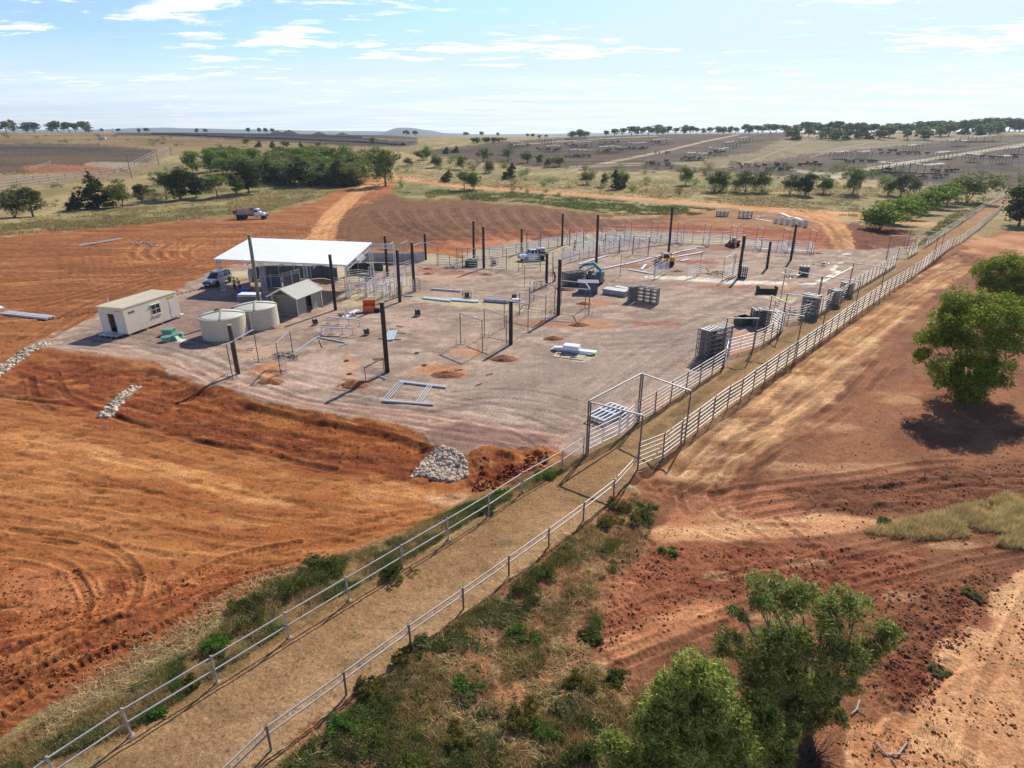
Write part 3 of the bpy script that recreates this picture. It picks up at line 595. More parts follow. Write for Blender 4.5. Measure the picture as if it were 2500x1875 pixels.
def smooth_line(P, step=1.0):
    P = [Vector((p[0], p[1], 0)) for p in P]; out_ = []
    for i in range(len(P) - 1):
        p0, p1, p2, p3 = P[max(i - 1, 0)], P[i], P[i + 1], P[min(i + 2, len(P) - 1)]
        n = max(2, int((p2 - p1).length / step))
        for j in range(n):
            t = j / n
            out_.append(0.5 * ((2 * p1) + (p2 - p0) * t + (2 * p0 - 5 * p1 + 4 * p2 - p3) * t * t + (3 * p1 - p0 - 3 * p2 + p3) * t ** 3))
    out_.append(P[-1]); return np.array([(p.x, p.y) for p in out_])
def rut(P, w=0.19, depth=0.05, dark=0.80, lite=1.14, tread=0.3, tone_c=None, alpha=1.0):
    """one wheel mark along world polyline P"""
    w = max(w, 0.0052 * float(np.mean(P[:, 1] * CP + CAM_H * SP))); pad = w * 4
    idx = np.nonzero((gx > P[:, 0].min() - pad) & (gx < P[:, 0].max() + pad) & (gy > P[:, 1].min() - pad) & (gy < P[:, 1].max() + pad))[0]
    if not len(idx): return
    best = np.full(len(idx), 1e9); al = np.zeros(len(idx)); s = 0.0
    for a, b in zip(P[:-1], P[1:]):
        d = b - a; ln = math.hypot(*d)
        if ln < 1e-6: continue
        near_ = np.nonzero((gx[idx] > min(a[0], b[0]) - pad) & (gx[idx] < max(a[0], b[0]) + pad) & (gy[idx] > min(a[1], b[1]) - pad) & (gy[idx] < max(a[1], b[1]) + pad))[0]
        if len(near_):
            q = idx[near_]
            t = np.clip(((gx[q] - a[0]) * d[0] + (gy[q] - a[1]) * d[1]) / ln ** 2, 0, 1)
            dd = np.hypot(gx[q] - a[0] - t * d[0], gy[q] - a[1] - t * d[1])
            u = dd < best[near_]; k = near_[u]; best[k] = dd[u]; al[k] = s + t[u] * ln
        s += ln
    pres = sstep(fbm(gx[idx] / 2.5, gy[idx] / 2.5, 3, int(abs(P[0][0] * 7)) % 50 + 100), 0.30, 0.52) * alpha
    m = sstep(-best, -w * 1.3, -w * 0.7) * pres
    lip = np.exp(-((best - w * 1.7) / (w * 0.5)) ** 2) * pres
    tr = (np.sin(al * 2 * math.pi / tread) > 0.1) if tread else np.zeros(len(idx))
    res = np.clip(1.7 - gd[idx] / 26.0, 0, 1)
    hgt[idx] += -depth * m * (1 - 0.6 * tr * res) + depth * 0.7 * lip
    fac = 1 + (dark - 1) * m * (1 - 0.5 * tr * res) + (lite - 1) * lip
    C[idx] *= fac[:, None]
def track(k, pts, sep=1.9, offs=(0,), **kw):
    W = np.array([(p.x, p.y) for p in (G(k, x, y, 0.0) for x, y in pts)]); S = smooth_line(W, 0.8)
    T = np.gradient(S, axis=0); T /= np.maximum(np.hypot(T[:, 0], T[:, 1]), 1e-6)[:, None]; Nn = np.stack([-T[:, 1], T[:, 0]], 1)
    for o in offs:
        for sgn in (-1, 1): rut(S + Nn * (o + sgn * sep / 2), **kw)
O = 0
track(O, [(-60, 865), (230, 925), (420, 975), (600, 1012), (760, 1037), (900, 1062)], offs=(0, 0.5, -3.4), depth=0.022, dark=0.86, lite=1.06)
track(O, [(-60, 960), (200, 990), (400, 1045), (600, 1095), (820, 1110), (960, 1085)], offs=(0, 4.3), depth=0.022, dark=0.86, lite=1.06)
track(O, [(-60, 1030), (300, 1085), (520, 1130), (700, 1135), (930, 1105)], offs=(0, 0.7), depth=0.022, dark=0.86, lite=1.06)
track(O, [(-80, 1110), (250, 1165), (500, 1195), (650, 1190), (880, 1130)], offs=(0, 0.9), depth=0.03, dark=0.84, lite=1.08)
track(O, [(-40, 1165), (120, 1185), (210, 1240), (190, 1320), (90, 1390), (-60, 1440)], offs=(0, 0.6), depth=0.045, dark=0.78)
track(O, [(-80, 1520), (100, 1400), (330, 1300), (480, 1215), (640, 1180)], offs=(0, -1.0), depth=0.08, dark=0.74)
track(O, [(-80, 1640), (200, 1460), (420, 1335), (600, 1245)], offs=(0,), depth=0.07, dark=0.76)
track(O, [(200, 1200), (235, 1260), (225, 1330)], offs=(0,), depth=0.07, dark=0.72)
track(O, [(0, 800), (140, 845), (300, 885), (460, 930), (640, 975), (800, 1000)], offs=(0, 1.6), depth=0.04, dark=0.74)
rut(smooth_line(np.array([tuple(G(0, x, y, 0))[:2] for x, y in ((-80, 835), (100, 858), (200, 872), (290, 905), (420, 940), (560, 965), (640, 985), (720, 1000))])), w=0.22, depth=0.10, dark=0.55, tread=0)
rut(smooth_line(np.array([tuple(G(0, x, y, 0))[:2] for x, y in ((480, 842), (560, 876), (700, 905), (850, 935), (920, 960))])), w=0.3, depth=-0.08, dark=0.66, tread=0)
track(O, [(90, 800), (110, 850), (170, 880)], depth=0.06); track(O, [(100, 830), (230, 790), (380, 830)], offs=(0, 1.5), depth=0.05)
track(O, [(120, 745), (330, 772), (480, 826), (640, 866), (800, 896), (1000, 935), (1200, 965)], offs=(0, 1.3, 3.0, -1.1, 4.4), depth=0.03, dark=0.84, lite=1.1)
track(O, [(300, 742), (400, 768), (520, 838), (700, 885), (900, 920)], offs=(0, 1.2), depth=0.03, dark=0.84)
track(O, [(1220, 960), (1100, 905), (960, 880), (700, 850), (560, 800)], offs=(0, 2.6), depth=0.03, dark=0.86)
track(O, [(1300, 900), (1180, 860), (1050, 850), (900, 870)], offs=(0, 3), depth=0.025, dark=0.88)
track(O, [(1560, 700), (1420, 790), (1300, 880)], offs=(0, 2.2, -2.4, 5), depth=0.025, dark=0.88)
track(O, [(1900, 545), (1700, 640), (1500, 720), (1300, 740)], offs=(0, 3, -4), depth=0.02, dark=0.9)
track(O, [(90, 730), (160, 690), (240, 650), (330, 615)], offs=(0, 1.2), depth=0.05, dark=0.75)
for q in (0, 1, 2, 3): track(O, [(-60, 545 + q * 34), (200, 530 + q * 30), (420, 505 + q * 24), (620, 475 + q * 20), (700, 455 + q * 20)], offs=(0, 3.3, -4.1), w=0.4, depth=0.05, dark=0.84, lite=1.18, tread=0)
track(O, [(-60, 690), (100, 665), (260, 620), (430, 575)], offs=(0, 2), w=0.3, depth=0.05, dark=0.8, lite=1.15, tread=0)
for q in range(5): track(O, [(300 + q * 34, 525), (282 + q * 30, 545), (300 + q * 30, 560), (350 + q * 30, 562)], sep=0.1, w=0.35, depth=0.03, dark=0.9, lite=1.25, tread=0)
rut(smooth_line(np.array([tuple(G(0, x, y, 0))[:2] for x, y in ((-80, 705), (100, 690), (250, 665), (400, 632), (480, 612))])), w=0.3, depth=0.12, dark=0.6, tread=0)
for q in range(15):
    x0 = 800 + q * 36
    track(O, [(x0, 440 + abs(q - 6) * 1.2), (x0 + 8, 462), (x0 + 30, 490), (x0 + 95 - q * 2, 520)], sep=1.3, w=0.35, depth=0.12, dark=0.72, lite=1.12, tread=0)
track(O, [(740, 545), (735, 500), (760, 455), (815, 400), (835, 384)], sep=1.8, offs=(0, 2.2), w=0.5, depth=0.04, dark=0.86, tread=0)
track(O, [(1828, 541), (1812, 505), (1770, 470), (1660, 455)], sep=1.8, offs=(0, 1.5), w=0.4, depth=0.06, dark=0.74, tread=0)
track(O, [(1470, 1050), (1560, 945), (1700, 815), (1850, 705), (2000, 605), (2100, 550)], offs=(-2.6, -1.2, 0, 1.4, 3.2), depth=0.06, dark=0.78, lite=1.15)
track(O, [(1480, 1080), (1640, 980), (1800, 880), (1900, 780)], offs=(0, 1.2), depth=0.06, dark=0.75)
track(O, [(1430, 1010), (1560, 890), (1760, 740), (1990, 590)], offs=(0,), depth=0.05, dark=0.8)
track(O, [(2300, 1015), (2050, 1015), (1850, 1045), (1600, 1075), (1480, 1110)], offs=(0, 0.9), depth=0.06, dark=0.74)
track(O, [(2300, 1075), (2050, 1070), (1800, 1080)], offs=(0,), depth=0.06, dark=0.76)
track(O, [(1290, 1410), (1450, 1345), (1620, 1285), (1850, 1240), (2060, 1190), (2300, 1150)], offs=(0, 0.5), depth=0.05, dark=0.8)
track(O, [(2180, 1240), (2100, 1380), (2040, 1520), (2010, 1700)], offs=(0,), depth=0.04, dark=0.86)
track(O, [(1830, 1600), (1900, 1500), (2010, 1400)], offs=(0,), depth=0.05, dark=0.8)
track(O, [(1650, 1130), (1700, 1170), (1780, 1250)], offs=(0,), depth=0.05, dark=0.8)
track(O, [(1500, 1060), (1520, 1110), (1600, 1150), (1760, 1160)], offs=(0,), depth=0.05, dark=0.8)
# fine mottling so no patch of earth is even
mot = fbm(gx / 0.35, gy / 0.35, 3, 110); mot2 = fbm(gx / 1.7, gy / 1.7, 3, 111)
C *= (0.86 + 0.16 * mot + 0.12 * mot2)[:, None]
# small dark scrapes everywhere in the worked earth
scr = sstep(fbm(gx / 0.8, gy / 0.35, 4, 112), 0.60, 0.72) * dm * near * (1 - np.maximum(pm, lm))
C *= (1 - 0.28 * scr)[:, None]; hgt -= 0.05 * scr
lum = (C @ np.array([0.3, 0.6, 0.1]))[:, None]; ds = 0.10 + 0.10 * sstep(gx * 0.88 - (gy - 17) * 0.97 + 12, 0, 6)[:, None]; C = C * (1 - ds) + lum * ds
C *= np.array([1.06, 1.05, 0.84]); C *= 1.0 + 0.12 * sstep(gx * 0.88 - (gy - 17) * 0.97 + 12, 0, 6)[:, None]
C[padidx] *= 1 + padm[:, None] * np.array([0.07, 0.07, 0.24])
gz = gz + hgt
HZ = gz.reshape(NR, NC)
def hz(x, y):
    """height of the finished ground (arrays or numbers)"""
    x = np.asarray(x, dtype=np.float64); y = np.asarray(y, dtype=np.float64)
    r = np.interp(y, _rows, np.arange(NR)); c = ((x / (CP * y + SP * CAM_H)) * F_PX + 1250 - _cols[0]) / 2.6
    r = np.clip(r, 0, NR - 1.001); c = np.clip(c, 0, NC - 1.001); r0, c0 = r.astype(int), c.astype(int); fr, fc = r - r0, c - c0
    return (HZ[r0, c0] * (1 - fr) * (1 - fc) + HZ[r0 + 1, c0] * fr * (1 - fc) + HZ[r0, c0 + 1] * (1 - fr) * fc + HZ[r0 + 1, c0 + 1] * fr * fc)
def on(k, x, y, dz=0.0):
    p = G(k, x, y); p.z = float(hz(p.x, p.y)) + dz; return p

def ground_material():
    m = bpy.data.materials.new('earth'); m.use_nodes = True; nt = m.node_tree; N, K = nt.nodes, nt.links
    p = N['Principled BSDF']; p.inputs['Roughness'].default_value = 0.95; p.inputs['Specular IOR Level'].default_value = 0.15
    at = N.new('ShaderNodeAttribute'); at.attribute_name = 'Col'
    geo = N.new('ShaderNodeNewGeometry')
    def nz(s, d, r=0.6):
        n = N.new('ShaderNodeTexNoise'); n.inputs['Scale'].default_value = s; n.inputs['Detail'].default_value = d; n.inputs['Roughness'].default_value = r
        K.new(geo.outputs['Position'], n.inputs['Vector']); return n.outputs['Fac']
    def rng(v, a, b, lo=0.3, hi=0.7):
        n = N.new('ShaderNodeMapRange'); K.new(v, n.inputs['Value']); n.inputs['From Min'].default_value = lo; n.inputs['From Max'].default_value = hi
        n.inputs['To Min'].default_value = a; n.inputs['To Max'].default_value = b; return n.outputs['Result']
    def mul(a, b):
        n = N.new('ShaderNodeMath'); n.operation = 'MULTIPLY'; K.new(a, n.inputs[0]); K.new(b, n.inputs[1]); return n.outputs[0]
    k = mul(mul(rng(nz(6.0, 10, 0.75), 0.62, 1.38, 0.32, 0.68), rng(nz(1.3, 6, 0.65), 0.84, 1.16, 0.32, 0.68)), rng(nz(30.0, 3, 0.7), 0.78, 1.22))
    def specks(scale, thr, lo, hi):
        v = N.new('ShaderNodeTexVoronoi'); v.inputs['Scale'].default_value = scale; v.inputs['Randomness'].default_value = 1; K.new(geo.outputs['Position'], v.inputs['Vector'])
        sp_ = N.new('ShaderNodeSeparateColor'); K.new(v.outputs['Color'], sp_.inputs[0])
        near_ = N.new('ShaderNodeMapRange'); near_.interpolation_type = 'SMOOTHSTEP'; K.new(v.outputs['Distance'], near_.inputs['Value'])
        near_.inputs['From Min'].default_value = thr; near_.inputs['From Max'].default_value = thr * .5; near_.inputs['To Min'].default_value = 0; near_.inputs['To Max'].default_value = 1
        tone_ = N.new('ShaderNodeMapRange'); K.new(sp_.outputs[0], tone_.inputs['Value']); tone_.inputs['To Min'].default_value = lo; tone_.inputs['To Max'].default_value = hi
        mm = N.new('ShaderNodeMath'); mm.operation = 'MULTIPLY'; K.new(near_.outputs[0], mm.inputs[0]); K.new(tone_.outputs[0], mm.inputs[1])
        ad = N.new('ShaderNodeMath'); ad.operation = 'ADD'; ad.inputs[1].default_value = 1; K.new(mm.outputs[0], ad.inputs[0]); return ad.outputs[0]
    k = mul(k, mul(specks(4.5, .42, -.42, .22), specks(14.0, .45, -.38, .25)))
    mx = N.new('ShaderNodeMix'); mx.data_type = 'RGBA'; mx.blend_type = 'MULTIPLY'; mx.inputs['Factor'].default_value = 1
    K.new(at.outputs['Color'], mx.inputs['A']); K.new(k, mx.inputs['B']); K.new(mx.outputs['Result'], p.inputs['Base Color'])
    bp = N.new('ShaderNodeBump'); bp.inputs['Strength'].default_value = 0.8; bp.inputs['Distance'].default_value = 0.10
    K.new(nz(7.0, 9, 0.72), bp.inputs['Height']); K.new(bp.outputs[0], p.inputs['Normal'])
    return m
EARTH = ground_material()
ii = np.arange(NR * NC).reshape(NR, NC)
quads = np.stack([ii[:-1, :-1], ii[:-1, 1:], ii[1:, 1:], ii[1:, :-1]], -1).reshape(-1, 4)
fz = zone[quads[:, 0]]
for zi, zn_ in enumerate(ZN):
    q = quads[fz == zi]
    if not len(q): continue
    used, inv = np.unique(q.ravel(), return_inverse=True)
    V = np.stack([gx[used], gy[used], gz[used]], 1)
    o = np_obj(zn_, V, inv.reshape(-1, 4), C[used], EARTH, smooth=True); o['kind'] = 'structure'

# far blue hills and the flat-topped mount, kilometres away
def hills(name, prof, y0, depth_, seed):
    U = np.linspace(prof[0][0], prof[-1][0], 260); top = np.interp(U, [p[0] for p in prof], [p[1] for p in prof])
    xs, hs = [], []
    for u, v in zip(U, top):
        px, py = u / 0.88475, v / 0.88475; a, b = (px - 1250) / F_PX, -(py - 937.5) / F_PX
        d = (a, CP + b * SP, -SP + b * CP); t = y0 / d[1]; xs.append(d[0] * t); hs.append(CAM_H + d[2] * t)
    xs, hs = np.array(xs), np.array(hs); hs = hs + (fbm(xs / 90, xs * 0, 4, seed) - 0.5) * 5
    K_ = 14; V = []
    for k in range(K_):
        t = k / (K_ - 1); s = math.sin(math.pi * t) ** 0.7 if 0 < t < 1 else 0
        V.append(np.stack([xs, np.full_like(xs, y0 - depth_ + 2 * depth_ * t), -20 + (hs + 20) * s * (1 + 0.04 * (fbm(xs / 300, xs * 0 + t * 5, 3, seed + 1) - 0.5))], 1))
    V = np.concatenate(V); n = len(xs); jj = np.arange(K_ * n).reshape(K_, n)
    q = np.stack([jj[:-1, :-1], jj[:-1, 1:], jj[1:, 1:], jj[1:, :-1]], -1).reshape(-1, 4)
    o = np_obj(name, V, q, None, mat('far wooded hill', (0.10, 0.115, 0.09), 0.95, 0, 0.25, 0.004), smooth=True); o['kind'] = 'structure'; return o
hills('hills', [(-600, 288), (-200, 284), (0, 281), (250, 279), (300, 276.5), (360, 275.5), (420, 277), (500, 279), (560, 279.5), (640, 281.5), (720, 283), (800, 283), (960, 287), (1040, 290), (1110, 290), (1150, 288.5), (1200, 288.5), (1260, 287), (1400, 286), (1600, 285), (2400, 283), (2800, 288)], 5600, 500, 5)
hills('mountain', [(760, 296), (800, 291), (825, 288), (838, 283), (848, 279), (860, 276.6), (880, 276), (900, 277.5), (925, 281), (950, 286), (975, 289), (1010, 293), (1060, 296)], 4600, 300, 6)
# ------------------------------------------------------------------ timber posts of the shade roof to come
def round_post(name, k, xt, yt, xb, yb, label, m=TIMBER, r=0.2, h=None, group='dark timber posts standing on the gravel pad', base=None):
    b = base or on(k, xb, yb); h = h or height_of(b, k, xt, yt)
    t = G(k, xt, yt, b.z + h) - b                                 # measured lean of the post
    lean = Vector((max(-.25, min(.25, t.x)), 0, h))
    o = thing(name, label, 'post', b, 0, group)
    a = MB(); n = 14; rings = []
    for q in range(7):
        f = q / 6; c = lean * f; rr = r * (1.04 - 0.08 * f)
        rings.append([(c.x + rr * math.cos(2 * math.pi * i / n) * (1 + .03 * math.sin(i * 3 + q)), c.y + rr * math.sin(2 * math.pi * i / n), c.z - (0.3 if q == 0 else 0)) for i in range(n)])
    a.loft(rings); a.build('shaft', m, o, True)
    MB().lathe([(r * 0.97, 0), (r * 0.97, 0.06)], 14, (lean.x, lean.y, h + 0.001)).build('post_top', ENDGRAIN, o)
    return o
PL = [
 (1, 1137, 740, 1205, 1115, 'leaning brown log post in front of the two water tanks', LOG, 0.2),
 (1, 1912, 197, 1957, 622, 'dark timber post to the right of the gabled hut, in front of the white roof', TIMBER, 0.19),
 (2, 440, 238, 462, 553, 'dark timber post at the open right end of the white roofed shed', TIMBER, 0.2),
 (2, 535, 348, 557, 750, 'dark timber post at the corner of the rail maze behind the orange chest', TIMBER, 0.2),
 (2, 648, 290, 668, 668, 'dark timber post with two gate frames leaning on its foot', TIMBER, 0.2),
 (2, 748, 220, 757, 425, 'short dark timber post at the end of the curved grey wall', TIMBER, 0.2),
 (6, 1208, 122, 1250, 660, 'tall dark timber post beside the steel angles, its shadow crossing a soil heap', TIMBER, 0.21),
 (2, 1124, 125, 1127, 410, 'dark timber post behind the dark green crate of the pens', TIMBER, 0.2),
 (2, 1200, 168, 1204, 490, 'dark timber post at the edge of the concrete left of the white ute', TIMBER, 0.2),
 (2, 1497, 183, 1495, 372, 'dark timber post standing right behind the white ute', TIMBER, 0.2),
 (2, 1693, 375, 1687, 622, 'short dark timber post beside the worker in the yellow helmet', TIMBER, 0.2),
 (2, 1793, 422, 1778, 850, 'tall dark timber post at the corner of the joined gate frames', TIMBER, 0.21),
 (2, 1414, 745, 1412, 1078, 'short dark timber post in front of three bare gate frames, near an orange heap', TIMBER, 0.2),
 (2, 1815, 65, 1808, 318, 'dark timber post on the far edge of the pens beside the ploughed field', TIMBER, 0.2),
 (3, 1047, 98, 1027, 600, 'tall dark timber post behind the teal machine', TIMBER, 0.21),
 (3, 1778, 17, 1738, 470, 'tallest dark post behind the yellow loader', TIMBER, 0.21),
 (4, 802, 355, 750, 730, 'dark timber post with a stack of grey panels at its foot', TIMBER, 0.21),
 (4, 1038, 405, 1003, 645, 'short dark timber post alone on open gravel right of the pens', TIMBER, 0.2),
 (4, 1270, 250, 1218, 570, 'rightmost dark timber post, in line with the far row of bundles', TIMBER, 0.2)]
for q in PL: round_post('timber_post', *q[:5], q[5], q[6], q[7])
b_ = G(1, 1378, 640, 0.0); b_.z = float(hz(b_.x, b_.y))
round_post('timber_post', 1, 1288, 42, 1378, 640, 'greenish treated pole rising behind the right water tank', GREENLOG, 0.2, base=b_)

# ------------------------------------------------------------------ site office
def frame_from(pn, pf):
    """origin pn, x axis towards pf"""
    return math.atan2(pf.y - pn.y, pf.x - pn.x)
N0 = G(12, 1735, 1412, 0.32); F0 = G(1, 760, 662, 0.32); L0 = G(12, 1380, 1385, 0.32)
ang = frame_from(N0, F0); LEN = (F0 - N0).length; WID = 3.3; HT = 2.75
so = thing('site_office', 'cream portable site office with a dark window and a part open end door', 'portable office', (N0.x, N0.y, 0), ang)
b = MB()                                     # walls: local x along the long side, y to the back
dx0, dx1 = 1.45, 2.05                        # open doorway on the end wall (measured along -> local y)
z0, z1 = 0.35, 0.35 + HT
T = 0.07
def wall_x(b, x0, x1, y, holes, z0, z1, t):
    """wall along x with rectangular holes (x0,x1,z0,z1)"""
    xs = sorted({x0, x1, *[v for h in holes for v in h[:2]]}); 
    for a_, c_ in zip(xs[:-1], xs[1:]):
        hs = [h for h in holes if h[0] <= a_ + 1e-6 and h[1] >= c_ - 1e-6]
        if not hs: b.box((a_ + c_) / 2, y, (z0 + z1) / 2, c_ - a_, t, z1 - z0)
        else:
            h = hs[0]
            if h[2] > z0: b.box((a_ + c_) / 2, y, (z0 + h[2]) / 2, c_ - a_, t, h[2] - z0)
            if h[3] < z1: b.box((a_ + c_) / 2, y, (h[3] + z1) / 2, c_ - a_, t, z1 - h[3])
def wall_y(b, y0, y1, x, holes, z0, z1, t):
    n = len(b.v); c = MB(); wall_x(c, y0, y1, 0, holes, z0, z1, t)
    b.add([(x - v[1], v[0], v[2]) for v in c.v], c.f)
win = (3.55, 4.85, z0 + 1.05, z0 + 2.15); door2 = (6.15, 6.95, z0 + 0.05, z0 + 2.05)
wall_x(b, 0, LEN, T / 2, [win], z0, z1, T); wall_x(b, 0, LEN, WID - T / 2, [], z0, z1, T)
wall_y(b, T, WID - T, T / 2, [(1.35, 2.2, z0 + 0.03, z0 + 2.05)], z0, z1, T); wall_y(b, T, WID - T, LEN - T / 2, [], z0, z1, T)
b.box(LEN / 2, WID / 2, z0 - 0.03, LEN, WID, 0.10); b.build('wall', CREAM, so)
b = MB(); b.box(LEN / 2, WID / 2, z1 + 0.04, LEN + 0.12, WID + 0.12, 0.10)
for q in range(24): b.box((q + .5) * LEN / 24, WID / 2, z1 + 0.105, 0.05, WID + 0.1, 0.03)
b.build('roof', CREAMROOF, so)
wf = MB(); 
for x in (win[0] + .03, (win[0] + win[1]) / 2, win[1] - .03): wf.box(x, -0.01, (win[2] + win[3]) / 2, 0.06, 0.06, win[3] - win[2])
for z in (win[2] + .03, (win[2] + win[3]) / 2, win[3] - .03): wf.box((win[0] + win[1]) / 2, -0.012, z, win[1] - win[0], 0.055, 0.06)
w_ = wf.build('window', mat('cream frame', (0.5, 0.47, 0.38), 0.5), so)
MB().box((win[0] + win[1]) / 2, 0.035, (win[2] + win[3]) / 2, win[1] - win[0], 0.012, win[3] - win[2]).build('pane', GLASS, w_)
MB().box((win[0] + win[1]) / 2, -0.06, win[2] - 0.06, win[1] - win[0] + 0.14, 0.12, 0.05).build('sill', CREAM, w_)
MB().box((win[0] + win[1]) / 2, -0.07, win[3] + 0.06, win[1] - win[0] + 0.14, 0.14, 0.04).build('hood', CREAM, w_)
d_ = MB().box((door2[0] + door2[1]) / 2, -0.012, (door2[2] + door2[3]) / 2, 0.8, 0.024, 2.0).build('door', mat('paler cream door', (0.66, 0.63, 0.54), 0.5), so)
MB().box(door2[0] + 0.1, -0.05, z0 + 1.0, 0.05, 0.06, 0.14).build('handle', STEEL, d_)
d3 = MB().box(-0.012, 0.85, z0 + 1.04, 0.03, 0.92, 2.0).build('door', mat('paler cream door', (0, 0, 0)), so); d3['label'] = 'sliding end door pushed half open'
MB().box(-0.05, 0.48, z0 + 1.0, 0.05, 0.05, 0.2).build('handle', STEEL, d3)
e_ = MB().box(-0.012, 2.78, z0 + 1.04, 0.03, 0.8, 2.0).build('door', mat('paler cream door', (0, 0, 0)), so)
MB().box(LEN / 2, WID / 2, z0 + 0.04, LEN - 0.2, WID - 0.2, 0.03).build('floor', mat('office lino', (0.1, 0.08, 0.06), 0.6), so)
sg = MB(); sg.box(1.0, -0.008, z0 + 2.12, 0.85, 0.014, 0.26); s1 = sg.build('maker_sign', mat('grey sign ground', (0.30, 0.30, 0.25), 0.6), so)
st_ = MB()
for q, w__ in enumerate((.10, .07, .12, .06, .11, .09)): st_.box(0.66 + q * 0.135, -0.018, z0 + 2.12 + (.02 if q % 2 else -.01), w__, 0.008, 0.12)
st_.build('sign_mark', mat('dark sign mark', (0.03, 0.03, 0.03), 0.6), s1)
MB().box(6.55, -0.014, z0 + 2.38, 1.0, 0.022, 0.24).build('warning_sign', mat('yellow sign', (0.62, 0.42, 0.03), 0.6), so)
MB().box(-0.014, 0.75, z0 + 2.40, 0.022, 0.9, 0.16).build('warning_sign', mat('yellow sign', (0, 0, 0)), so)
b = MB(); b.tube((2.35, -0.25, 0.0), (2.35, -0.25, 1.0), 0.035).tube((2.35, -0.25, 1.0), (2.35, -0.02, 1.0), 0.03).box(2.35, -0.25, 0.02, 0.5, 0.12, 0.04); b.build('water_pipe', CREAM, so)
b = MB(); b.tube((LEN + .12, 0.1, 0.05), (LEN + .12, 0.1, z1), 0.04).box(LEN + 0.2, 0.0, 0.38, 0.5, 0.3, 0.06); b.build('drain_pipe', WHITE, so)
for q in range(4):
    for y in (0.25, WID - 0.25): MB().box(0.4 + q * (LEN - 0.8) / 3, y, 0.14, 0.24, 0.24, 0.34).build('stump', CONC, so)
b = MB(); b.box(-0.55, 1.75, 0.30, 0.95, 2.4, 0.05)
for y in (0.65, 1.35, 2.1, 2.85):
    for x in (-0.98, -0.12): b.tube((x, y, 0), (x, y, 0.3), 0.025)
b.build('step_platform', STEEL, so)
p = G(12, 1487, 995, 0); o = props(MB().tube((0, 0, 0), (-0.02, 0, 1.5), 0.05, 8).build('marker_pipe', WHITE, None), 'thin white pipe standing in the red earth behind the site office', 'pipe'); o.location = on(12, 1490, 1075)

# ------------------------------------------------------------------ water tanks
def tank(u, v, wpx, label, down, hatch):
    f = G(1, u, v); r = wpx / 3.16 / F_PX * (depth(f) + 2) / 2
    dirv = Vector((f.x, f.y, 0)).normalized(); c = f + dirv * r
    t = thing('water_tank', label, 'water tank', (c.x, c.y, -0.02), 0, 'two beige poly rainwater tanks')
    H = 2.25; prof = [(r - .03, 0), (r, 0.04)]
    for q in range(7):
        z = 0.06 + q * (H - 0.1) / 7; z2 = z + (H - 0.1) / 7
        prof += [(r, z + .02), (r, z2 - .045), (r - .045, z2 - .02), (r - .045, z2 - .005)]
    prof += [(r + .02, H), (r + .02, H + .05), (r - .06, H + .06)]
    MB().lathe(prof, 48).build('tank_wall', TANKM, t)
    rp = [(r - .06, H + .055)] + [(r * f_, H + .06 + 0.38 * (1 - f_ ** 1.5)) for f_ in (0.9, .75, .6, .45, .3, .15, .04)]
    rf = MB().lathe(rp, 48).build('tank_roof', mat('pale poly roof', (0.58, 0.55, 0.44), 0.5), t, True)
    for a in (0.35, 0.35 + math.pi / 2):
        b = MB(); 
        for sgn in (-1, 1):
            pts = [(sgn * math.cos(a) * r * f_, sgn * math.sin(a) * r * f_, H + .10 + 0.38 * (1 - f_ ** 1.5)) for f_ in (0, .15, .3, .45, .6, .75, .9, 0.985)]
            for p_, q_ in zip(pts[:-1], pts[1:]): b.bar(p_, q_, 0.17, 0.10)
        b.build('roof_rib', mat('poly rib', (0.40, 0.37, 0.28), 0.5), rf)
    if hatch: MB().lathe([(0.34, 0), (0.34, 0.16), (0.28, 0.2), (0.28, 0.1), (0.02, 0.1)], 20, (-0.75, 0.62, H + .28)).build('hatch', mat('dark hatch', (0.2, 0.18, 0.14), 0.6), t)
    if down:
        b = MB(); b.path([(down, -math.sqrt(r * r - down * down) - .09, H - .1), (down, -math.sqrt(r * r - down * down) - .12, 0.1)], 0.07, 8); b.build('down_pipe', WHITE, t)
    b = MB(); ax = r * .85
    pts = [(ax + .45 * math.cos(i * .5) * .9, -r * .62 + .25 * math.sin(i * .5), .07) for i in range(12)]; b.path([(ax - .1, -r * .5, .2)] + pts, 0.035); b.build('hose', DARK, t)
    return t
tank(1120, 862, 322, 'nearer beige water tank with a round roof hatch, behind the leaning log', 0, True)
tank(1372, 783, 304, 'farther beige water tank with a white pipe down its side, beside the gabled hut', 0.25, False)
# septic lids
for (x, y, s, sh, lab) in ((675, 800, 1.15, 'box', 'tallest square green septic lid in the cluster by the office'), (655, 850, 0.9, 'cyl', 'round green septic lid nearest the site office'),
                        (752, 822, 0.9, 'cyl', 'round green septic lid nearest the water tanks'), (705, 838, 1.5, 'pyr', 'low pyramid shaped green septic cover in the middle of the cluster')):
    p = on(1, x, y + 12); b = MB()
    if sh == 'box': b.box(0, 0, .3, 1.1, .9, .6, taper=.94).box(0, 0, .63, 1.2, 1.0, .07)
    elif sh == 'cyl': b.lathe([(.46, 0), (.43, .42), (.5, .43), (.5, .52), (.1, .56)], 18)
    else: b.box(0, 0, .2, 1.6, 1.2, .42, taper=.55).lathe([(.3, .4), (.3, .5), (.05, .52)], 14)
    o = b.build('septic_lid', GREENP); o.location = p; props(o, lab, 'septic lid', 'green septic lids')
o = MB().path([(0, 0, 0), (0, 0, .5), (-.35, .1, .62)], 0.06, 8).build('vent_pipe', WHITE); o.location = on(1, 783, 838); props(o, 'short white vent pipe beside the green septic lids', 'pipe')

